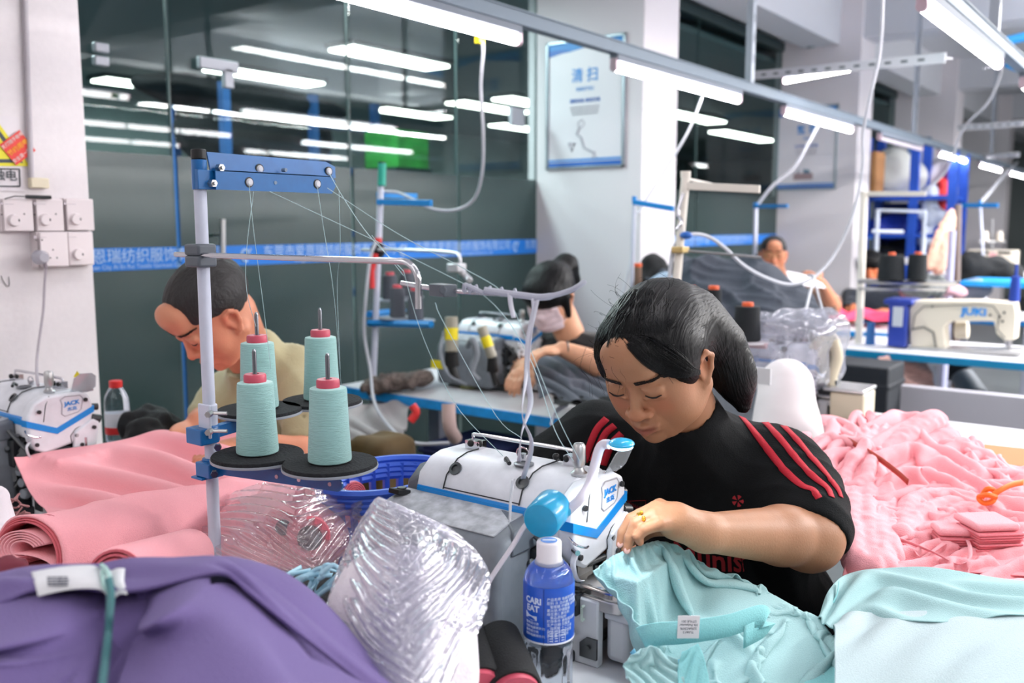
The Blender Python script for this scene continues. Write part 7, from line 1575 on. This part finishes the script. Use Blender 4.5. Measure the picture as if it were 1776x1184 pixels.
# drinks bottle and black heap at the white wall
rb_ = thing('water_bottle', 'clear bottle with red cap beside the white wall', 'bottle', P(206, 762, 2.45))
c = P(206, 764, 2.45); Z0 = c; obj('bottle_body', B().lathe([(0, 0), (.028, 0), (.031, .004), (.031, .10), (.029, .12), (.018, .142), (.0135, .148), (.0135, .155), (0, .155)], 32, Z0), pet, rb_, world=True, smooth=2)
obj('cap', B().cyl(Z0+np.array([0, 0, .143]), Z0+np.array([0, 0, .162]), .0165, n=24), mat('cap_red', (215, 45, 45), .4), rb_, world=True, bevel=.002); obj('label', B().lathe([(.0315, .022), (.0317, .025), (.0317, .075), (.0315, .078)], 32, Z0), mat('label_pale', (225, 225, 230), .5), rb_, world=True)
obj('label_block', B().lathe([(.0318, .022), (.032, .023), (.032, .040), (.0318, .041)], 32, Z0), mat('cap_red', (215, 45, 45), .4), rb_, world=True)
f = Field(P(220, 780, 2.35)-.2, P(300, 700, 2.5)+.2, .008)
for px, py, d, r in ((240, 740, 2.4, .045), (265, 735, 2.42, .05), (285, 740, 2.38, .04), (250, 760, 2.3, .05)): f.ell(P(px, py, d), (r, r, r), .02)
v, q = f.mesh(); v += normals(v, q)*(.010*vnoise(v, 45))[:, None]; tag(npobj('black_scraps', v, q, blackf), 'black crumpled scraps beside the red capped bottle', 'fabric')
f = Field(P(-60, 960, 1.6)-.1, P(30, 840, 1.7)+.1, .006); f.cap(P(-14, 920, 1.66), P(-6, 862, 1.68), .045, .022, .01); v, q = f.mesh(1); tag(npobj('white_cone', v, q, mat('padding_white', (228, 220, 226), .95, sheen=.4, bump=.4, scale=200)), 'white thread cone cut off by the left edge under the machine', 'thread cone')
b = B()
for i in range(60): c = P(rnd.uniform(2, 40), rnd.uniform(865, 925), rnd.uniform(1.72, 1.8)); b.tube([c, c+np.array([rnd.uniform(-.02, .02), rnd.uniform(-.02, .02), rnd.uniform(-.012, .012)])], .0022, 4)
tag(obj('lint_threads', b, mat('lint_rose', (150, 105, 105), .9)), 'rosy lint threads under the left machine', 'lint', kind='stuff')
# =============== MIDDLE DISTANCE: GREY HEAP, BAGGED MACHINE ===============
f = Field(P(1240, 560, 4.15)+np.array([-.75, -.75, -.12]), P(1240, 560, 4.15)+np.array([.75, .75, .42]), .014)
for px, py, d, r in ((1150, 520, 4.2, .16), (1220, 500, 4.2, .18), (1290, 505, 4.15, .18), (1350, 530, 4.1, .15), (1385, 560, 4.0, .12), (1130, 560, 4.1, .15), (1220, 560, 4.05, .22), (1310, 565, 4.0, .2)): f.ell(P(px, py, d), (r, r, r*.85), .06)
v, q = f.mesh(1); n_ = normals(v, q); v = v+n_*(fold_disp(v, .055, (.5, -.75, .2), 24, 2, .6)+fold_disp(v, .018, (.7, .3, .4), 48, 6)+.012*vnoise(v, 14))[:, None]; v[:, 2] = np.maximum(v[:, 2], .755)
tag(npobj('garment_heap', v, q, mat('heap_grey', (58, 64, 75), .85, bump=.4, scale=120, var=.12)), 'big heap of grey garments behind the cream thread stand', 'garment heap')
f = Field(P(1130, 480, 4.2)-.2, P(1130, 480, 4.2)+.2, .012); f.ell(P(1135, 475, 4.2), (.07, .07, .09), .02).ell(P(1125, 490, 4.2), (.09, .06, .06), .03); v, q = f.mesh(1); v += normals(v, q)*(.02*vnoise(v, 18))[:, None]; tag(npobj('black_garment', v, q, blackf), 'black crumpled garment on the left shoulder of the grey heap', 'garment')
f = Field(P(1130, 490, 4.0)-.25, P(1130, 500, 4.0)+.25, .012); f.cap(P(1118, 520, 3.98), P(1152, 490, 4.0), .05, .05, .01); v, q = f.mesh(1); v += normals(v, q)*(.012*vnoise(v, 25))[:, None]; tag(npobj('pale_garment', v, q, mat('pale_denim', (150, 170, 190), .9)), 'pale blue garment rolled at the left flank of the grey heap', 'garment')
bcone(1106, 462, 500, 14, 4.1, mat('thread_brown', (120, 95, 80), .85), orangec, 'small brown cone left of the grey heap', 'brown cone')
# overlock under a clear bag
m4 = dup(mo, (2.78, .93, .75), 0, 'cream machine under a clear plastic bag behind the woman')
f = Field(P(1370, 600, 2.85)-np.array([.26, .26, .2]), P(1370, 600, 2.85)+np.array([.26, .26, .2]), .008); f.rbox(P(1364, 605, 2.86), (.12, .15, .10), .03, .03).ell(P(1400, 570, 2.9), (.08, .09, .07), .05).ell(P(1340, 640, 2.8), (.09, .08, .06), .05); v, q = f.mesh(1)
bg3 = tag(npobj('plastic_cover', crinkle(v, q, .014, 12, 5), q, plast2, smooth=1), 'crinkled clear bag pulled over the cream machine behind the woman', 'bag')
f = Field(P(1360, 700, 2.5)-np.array([.22, .22, .2]), P(1360, 680, 2.6)+np.array([.22, .22, .2]), .007); f.cap(P(1366, 750, 2.55), P(1362, 668, 2.6), .098, .075, .02); v, q = f.mesh(1); tag(npobj('white_bag', v+normals(v, q)*(.004*vnoise(v, 18))[:, None], q, mat('bag_white', (224, 216, 218), .7, sheen=.2)), 'tall smooth white bag behind the shoulder of the woman', 'bag')
top('paper_note', B().box(P(1322, 652, 2.5), (.004, .05, .045), Matrix.Rotation(-.1, 3, 'Z')), mat('paper_white', (222, 222, 226), .6), 'small white note on the clear bag behind the woman', 'note')
creamm = mat('machine_cream', (206, 196, 172), .4)
cb2 = thing('cream_machine', 'cream looper head and box right of the tall white bag', 'sewing machine', P(1470, 742, 2.75))
obj('box', B().box(P(1478, 706, 2.78), (.12, .10, .105)), creamm, cb2, world=True, bevel=.006); obj('lid', B().box(P(1474, 672, 2.78), (.14, .12, .012)), steel, cb2, world=True, bevel=.004)
obj('head_cover', B().sphere(P(1425, 615, 2.85), .06, 20, 14, (.6, .7, 1.0)).sphere(P(1440, 600, 2.85), .05, 20, 14, (.6, .6, .9)), creamm, cb2, world=True); obj('presser_lever', B().tube(bez([P(1446, 590, 2.8), P(1452, 620, 2.8), P(1443, 650, 2.8), P(1442, 668, 2.8)], 4), .018, 10), creamm, cb2, world=True)
obj('dark_frame', B().box(P(1436, 690, 2.82), (.04, .06, .12)).box(P(1452, 735, 2.78), (.2, .2, .02)), mdk, cb2, world=True, bevel=.004); obj('plastic_cap', B().box(P(1431, 572, 2.8), (.04, .05, .035)), clear, cb2, world=True, bevel=.006)
top('pink_scrap', B().sphere(P(1437, 730, 2.6), .04, 14, 8, (1, 1.2, .4)), pink, 'small pink scrap beside the cream box', 'fabric')
# far blue edged table with red cloth
pileG('red_cloth', [[(1440, 540, 6.0), (1490, 536, 6.1), (1548, 540, 6.1)], [(1438, 552, 5.75), (1490, 552, 5.7), (1552, 556, 5.65)]], 12, 24, 'bright pink red cloth on the far blue edged table', mat('cloth_hot_pink', (240, 70, 110), .8), (1.1, 1.1), 84, None, .02)
pileG('white_cloth', [[(1366, 470, 5.5), (1400, 478, 5.5), (1425, 490, 5.5)], [(1372, 488, 5.4), (1400, 494, 5.4), (1430, 498, 5.4)]], 12, 18, 'white cloth held up by the far man with glasses', mat('cloth_white', (225, 222, 226), .8), (1.1, 1.1), 85, None, .02)
top('wall_ledge', B().bx(8.25, 8.5, 1.6, 2.4, 1.05, 1.1), mat('ledge_white', (215, 215, 220), .5), 'white ledge behind the far man with a blue line', 'shelf')
# =============== CREAM SEWING MACHINE ON THE DEEP BLUE EDGED TABLE ===============
jx = 5.02
def jp(px, py): return V(onX(px, py, jx))
def jpoly(pts): return [(jp(*p).y, jp(*p).z) for p in pts]
jm = thing('sewing_machine', 'cream lockstitch sewing machine at the right on the deep blue edged table', 'sewing machine', (jx, jp(1670, 600).y, .75))
arm_p = [(1582, 602), (1579, 535), (1590, 520), (1700, 520), (1762, 524), (1765, 545), (1762, 588), (1745, 590), (1730, 578), (1726, 556), (1650, 556), (1640, 566), (1642, 604)]
obj('arm_body', B().prism(jpoly(arm_p), jx-.035, jx+.09, 'x'), creamm if False else mat('machine_ivory', (214, 206, 190), .35), jm, world=True, bevel=.008, seg=3)
obj('bed', B().prism(jpoly([(1580, 606), (1580, 600), (1776, 606), (1776, 614)]), jx-.06, jx+.12, 'x'), steel, jm, world=True, bevel=.003)
obj('face_line', B().tube([jp(*p)+V((-.037, 0, 0)) for p in ((1585, 572), (1590, 545), (1605, 530), (1700, 527), (1725, 530), (1735, 545), (1732, 570), (1745, 585))], .003, 5).tube([jp(*p)+V((-.037, 0, 0)) for p in ((1584, 570), (1605, 566), (1622, 575), (1626, 600))], .006, 6), mat('machine_line', (120, 118, 112), .5), jm, world=True)
obj('needle_bar', B().cyl(jp(1752, 588)+V((0, 0, 0)), jp(1752, 606), .008, n=10).cyl(jp(1748, 588), jp(1748, 600), .014, n=10), chrome, jm, world=True)
for p in ((1736, 548), (1744, 541), (1741, 556), (1620, 530), (1720, 545)): obj('screw', B().cyl(jp(*p)+V((-.037, 0, 0)), jp(*p)+V((-.042, 0, 0)), .006, n=8), mdk, jm, world=True)
txt('machine_text', 'JUKI', .05, mat('logo_blue', (40, 140, 220), .5), frame(jp(1692, 540)+V((-.038, 0, 0)), (0, -1, 0), (0, 0, 1)), jm, bold=.002, sx=1.2)
obj('hand_wheel', B().cyl(jp(1580, 560)+V((.02, .0, 0)), jp(1574, 560)+V((.02, 0, 0)), .05, n=28), mat('machine_line', (120, 118, 112), .5), jm, world=True, bevel=.004)
obj('gear_cover', B().cyl(jp(1650, 575)+V((.1, 0, 0)), jp(1672, 575)+V((.1, 0, 0)), .045, n=24), mat('machine_ivory', (214, 206, 190), .35), jm, world=True, bevel=.004)
bx_ = thing('control_box', 'blue control box with white label left of the cream sewing machine', 'box', P(1565, 600, 4.75))
obj('casing', B().box(P(1562, 560, 4.78), (.14, .09, .235)), mat('box_royal', (38, 60, 150), .4), bx_, world=True, bevel=.006); obj('lid', B().box(P(1565, 522, 4.78), (.18, .14, .03)), mat('box_royal', (38, 60, 150), .4), bx_, world=True, bevel=.008)
c = P(1557, 549, 4.67); obj('label', B().box(c, (.004, .048, .1), Matrix.Rotation(.0, 3, 'Z')), mat('label_grey', (190, 195, 205), .5), bx_, world=True)
top('thread_cone', B().lathe([(0, 0), (.025, 0), (.02, .12), (0, .12)], 20, P(1509, 598, 4.9)), mat('thread_denim', (60, 110, 170), .8), 'slim denim blue cone left of the blue control box', 'thread cone')
top('thread_cone', B().lathe([(0, 0), (.024, 0), (.02, .12), (.008, .122), (.006, .18), (0, .18)], 20, onX(1759, 522, jx+.03)), mat('thread_navy', (30, 60, 150), .8), 'navy thread spool standing on the cream machine at the right edge', 'thread cone')
# under that table: motor, striped cloth, pale bar
mt_ = thing('motor', 'round grey motor hanging under the deep blue edged table', 'motor', P(1682, 680, 5.0)); obj('drum', B().cyl(P(1668, 650, 5.05), P(1690, 690, 4.95), .06, .075, n=24), mat('motor_grey', (110, 116, 122), .5), mt_, world=True, bevel=.01); obj('bracket', B().box(P(1665, 640, 5.1), (.1, .1, .12)), mdk, mt_, world=True)
pileG('striped_cloth', [[(1528, 622, 4.6), (1560, 622, 4.62), (1605, 628, 4.65)], [(1532, 655, 4.55), (1570, 665, 4.58), (1618, 662, 4.62)], [(1565, 690, 4.5), (1590, 697, 4.52), (1620, 682, 4.56)]], 18, 22, 'brownish striped cloth bunched under the deep blue edged table', mat('cloth_mauve', (165, 132, 126), .9, var=.3, scale=20, stretch=(1, 1, 8)), (1.4, 1.15), 86, None, .05)
top('floor_panel', B().box(P(1720, 712, 4.2), (.06, 1.1, .16), Matrix.Rotation(0, 3, 'Z')), mat('panel_grey', (178, 176, 184), .5), 'pale lower panel behind the white table at the right', 'panel', bevel=.004)
top('dark_crate', B().box(P(1500, 690, 4.42), (.28, .28, .35)).box(P(1500, 660, 4.42), (.3, .3, .03)), mat('crate_dark', (34, 38, 44), .7), 'dark crate in the shade behind the cream box', 'crate', bevel=.01)
# =============== BLUE SHELVING WITH BAGS ===============
sx_ = 9.6
sh = thing('storage_shelving', 'blue steel shelving loaded with bags before the third column', 'shelf', (sx_, 2.6, 0))
def sp_(px, py, dx=0): return V(onX(px, py, sx_+dx))
shb = mat('shelf_blue', (32, 78, 180), .45)
for px in (1506, 1590, 1656):
    a = sp_(px, 240 if px < 1600 else 262); obj('upright', B().bx(sx_-.03, sx_+.03, a.y-.04, a.y+.04, 0, a.z), shb, sh, world=True)
    obj('upright', B().bx(sx_+.45, sx_+.51, a.y-.04, a.y+.04, 0, a.z), shb, sh, world=True)
y0, y1 = sp_(1656, 300).y, sp_(1506, 300).y
for py in (340, 405, 462): z = sp_(1560, py).z; obj('shelf_board', B().bx(sx_-.02, sx_+.5, y0, y1, z-.04, z), shb, sh, world=True)
obj('back_panel', B().bx(sx_+.5, sx_+.52, y0, y1, .1, sp_(1560, 350).z), mat('shelf_navy', (25, 45, 110), .6), sh, world=True)
def blob(name, label, cat, cs, m, nz=.03, fr=8, h=.03, k=.04, sd=1):
    al = np.array([P(c[0], c[1], c[2]) for c in cs]); R_ = max(max(np.atleast_1d(c[3])) for c in cs)+.08; f = Field(al.min(0)-R_, al.max(0)+R_, h)
    for c, p in zip(cs, al): r = c[3]; f.ell(p, (r, r, r) if not hasattr(r, '__len__') else r, k)
    v, q = f.mesh(1); v = v+normals(v, q)*(nz*vnoise(v, fr, sd))[:, None]; return tag(npobj(name, v, q, m), label, cat)
ds = 9.45
blob('white_sack', 'bulging white sack on the top board of the blue shelving', 'bag', [(1545, 300, ds, (.25, .25, .24)), (1575, 308, ds, (.22, .22, .2)), (1535, 318, ds, (.25, .2, .14))], mat('sack_white', (205, 208, 202), .8), .03, 5)
top('cardboard_sheet', B().box(sp_(1522, 302, -.1), (.3, .05, .42)), mat('cardboard', (180, 130, 85), .8), 'upright brown cardboard at the left of the white sack', 'cardboard')
blob('plastic_parcel', 'clear and white parcels beside the white sack on the shelving', 'bag', [(1610, 305, ds, .16), (1625, 290, ds, .12), (1600, 320, ds, .12)], mat('parcel', (205, 200, 208), .4, var=.2, scale=8), .05, 9, sd=4)
blob('red_parcel', 'red parcel hanging at the right of the blue shelving', 'bag', [(1632, 352, 9.2, (.09, .09, .14)), (1638, 318, 9.2, .06)], mat('band_red', (215, 50, 50), .5), .03, 12, .02)
blob('purple_parcel', 'purple parcel at the right upright of the shelving', 'bag', [(1652, 305, 9.2, (.08, .08, .16))], mat('parcel_purple', (130, 70, 150), .5), .02, 12, .02)
blob('blue_bundle', 'deep blue bundles on the lower shelving boards', 'bag', [(1545, 395, ds, (.25, .25, .13)), (1600, 392, ds, (.25, .2, .16)), (1625, 430, ds, (.16, .2, .12))], mat('bundle_blue', (28, 55, 165), .6), .04, 8, sd=6)
blob('dark_bundle', 'dark bundle low on the blue shelving', 'bag', [(1548, 445, ds, (.2, .2, .13)), (1565, 425, ds, (.1, .1, .12))], blackf, .03, 9)
blob('clear_parcel', 'pale clear parcel in front of the blue bundles', 'bag', [(1612, 345, 9.0, .10), (1616, 375, 9.0, .12), (1610, 410, 9.0, .09)], mat('parcel_pale', (180, 190, 210), .35, var=.3, scale=10), .05, 12, .02)
gf = thing('clothes_rack', 'white tube frame rack before the blue shelving', 'rack', P(1518, 600, 7.2)); obj('tube', B().tube([P(1518, 470, 7.2), P(1522, 365, 7.2), P(1604, 367, 7.2), P(1600, 460, 7.2)], .02, 8).tube([P(1512, 401, 7.2), P(1566, 402, 7.2)], .015, 8), mat('tube_white', (190, 198, 212), .4, .3), gf, world=True)
# hanging peach garment and posts
gather('peach_garment', 'peach garment hanging from the far post', [T((1650, 365, 5.9), (1630, 405, 5.9), (1612, 460, 5.9), r=(.02, .045)), T((1652, 368, 5.9), (1640, 410, 5.9), (1628, 466, 5.9), r=(.02, .05)), T((1654, 372, 5.9), (1648, 410, 5.9), (1640, 455, 5.9), r=(.015, .04))], mat('cloth_peach', (238, 190, 165), .8), .02, .012, 'garment', None, .008)
top('post', B().cyl(P(1662, 355, 6.0), P(1654, 761, 6.0), .022, n=10), mat('post_brown', (120, 105, 98), .6), 'brown post with the peach garment beside the far shelving', 'post'); top('post', B().cyl(P(1652, 400, 5.8), P(1630, 774, 5.8), .022, n=10), mat('post_lilac', (170, 172, 200), .5), 'pale lilac tube leaning beside the peach garment', 'post')
# far wall: blue poster and gear
wpX = 19.98
a, b_ = V(onX(1668, 288, wpX)), V(onX(1731, 352, wpX)); fp = thing('wall_poster', 'blue poster on the far grey wall at the right', 'poster', (wpX, (a.y+b_.y)/2, b_.z)); obj('sheet', B().bx(wpX-.02, wpX, b_.y, a.y, b_.z, a.z), mat('far_poster', (62, 120, 150), .6, var=.25, scale=1.5), fp, world=True); obj('frame', B().bx(wpX-.03, wpX, b_.y-.05, b_.y, b_.z, a.z).bx(wpX-.03, wpX, a.y, a.y+.05, b_.z, a.z), mat('dark_frame', (60, 75, 78), .5), fp, world=True)
txt('poster_text', '安全\n生产', .35, mat('far_poster_text', (120, 165, 180), .6), frame((wpX-.025, (a.y+b_.y)/2, (a.z+b_.z)/2), (0, -1, 0), (0, 0, 1)), fp)
fm = thing('far_machine', 'pale machine behind the black heap at the far right', 'sewing machine', P(1720, 465, 7.4)); obj('body', B().box(P(1722, 448, 7.4), (.12, .36, .14)), mat('machine_ivory', (214, 206, 190), .35), fm, world=True, bevel=.01); obj('dark_vent', B().box(P(1704, 438, 7.3), (.02, .09, .02)).box(P(1742, 438, 7.3), (.02, .09, .02)), mdk, fm, world=True); obj('red_mark', B().box(P(1722, 442, 7.28), (.02, .05, .04)), mat('mark_pink', (225, 170, 170), .5), fm, world=True)
for px in (1708, 1733): bcone(px, 404, 418, 12, 7.3, mat('thread_cream', (215, 205, 190), .8), cream, 'tiny pale cone on the bar %s the far pale machine' % ('left above' if px < 1720 else 'right above'), 'tiny pale cones')
top('cone_bar', B().tube([P(1698, 419, 7.3), P(1744, 419, 7.3)], .006, 6).tube([P(1721, 380, 7.3), P(1721, 440, 7.3)], .006, 6), steel, 'thin bar on a rod carrying two tiny pale cones', 'stand')
blob('black_heap', 'black heap of cones and cloth at the far right', 'fabric', [(1678, 462, 6.4, (.09, .09, .1)), (1705, 466, 6.4, .09), (1728, 464, 6.4, .10), (1752, 476, 6.3, .09)], blackf, .02, 16, .018)
top('blue_edge_shelf', B().bx(6.35, 6.9, -.2, 1.2, 1.0, 1.03), edgem, 'thin blue edged board under the black heap', 'shelf')
blob('grey_bundle', 'round grey bundle behind the cream sewing machine', 'fabric', [(1690, 502, 5.9, (.1, .1, .07)), (1672, 505, 5.9, .06)], mat('bundle_grey', (120, 125, 140), .8), .015, 14, .015)
blob('tangled_gear', 'tangled grey machine parts behind the blue control box', 'machine part', [(1600, 498, 5.6, (.12, .12, .05)), (1618, 495, 5.6, (.06, .08, .06)), (1585, 505, 5.6, (.07, .07, .03))], mat('gear_grey', (95, 100, 100), .5, var=.3, scale=40), .03, 30, .012)
blob('rosy_cloth', 'small rosy cloth beside the lilac tube', 'fabric', [(1650, 505, 5.6, (.07, .07, .04)), (1664, 508, 5.6, .04)], mat('cloth_rosy', (190, 150, 160), .8), .02, 20, .012)
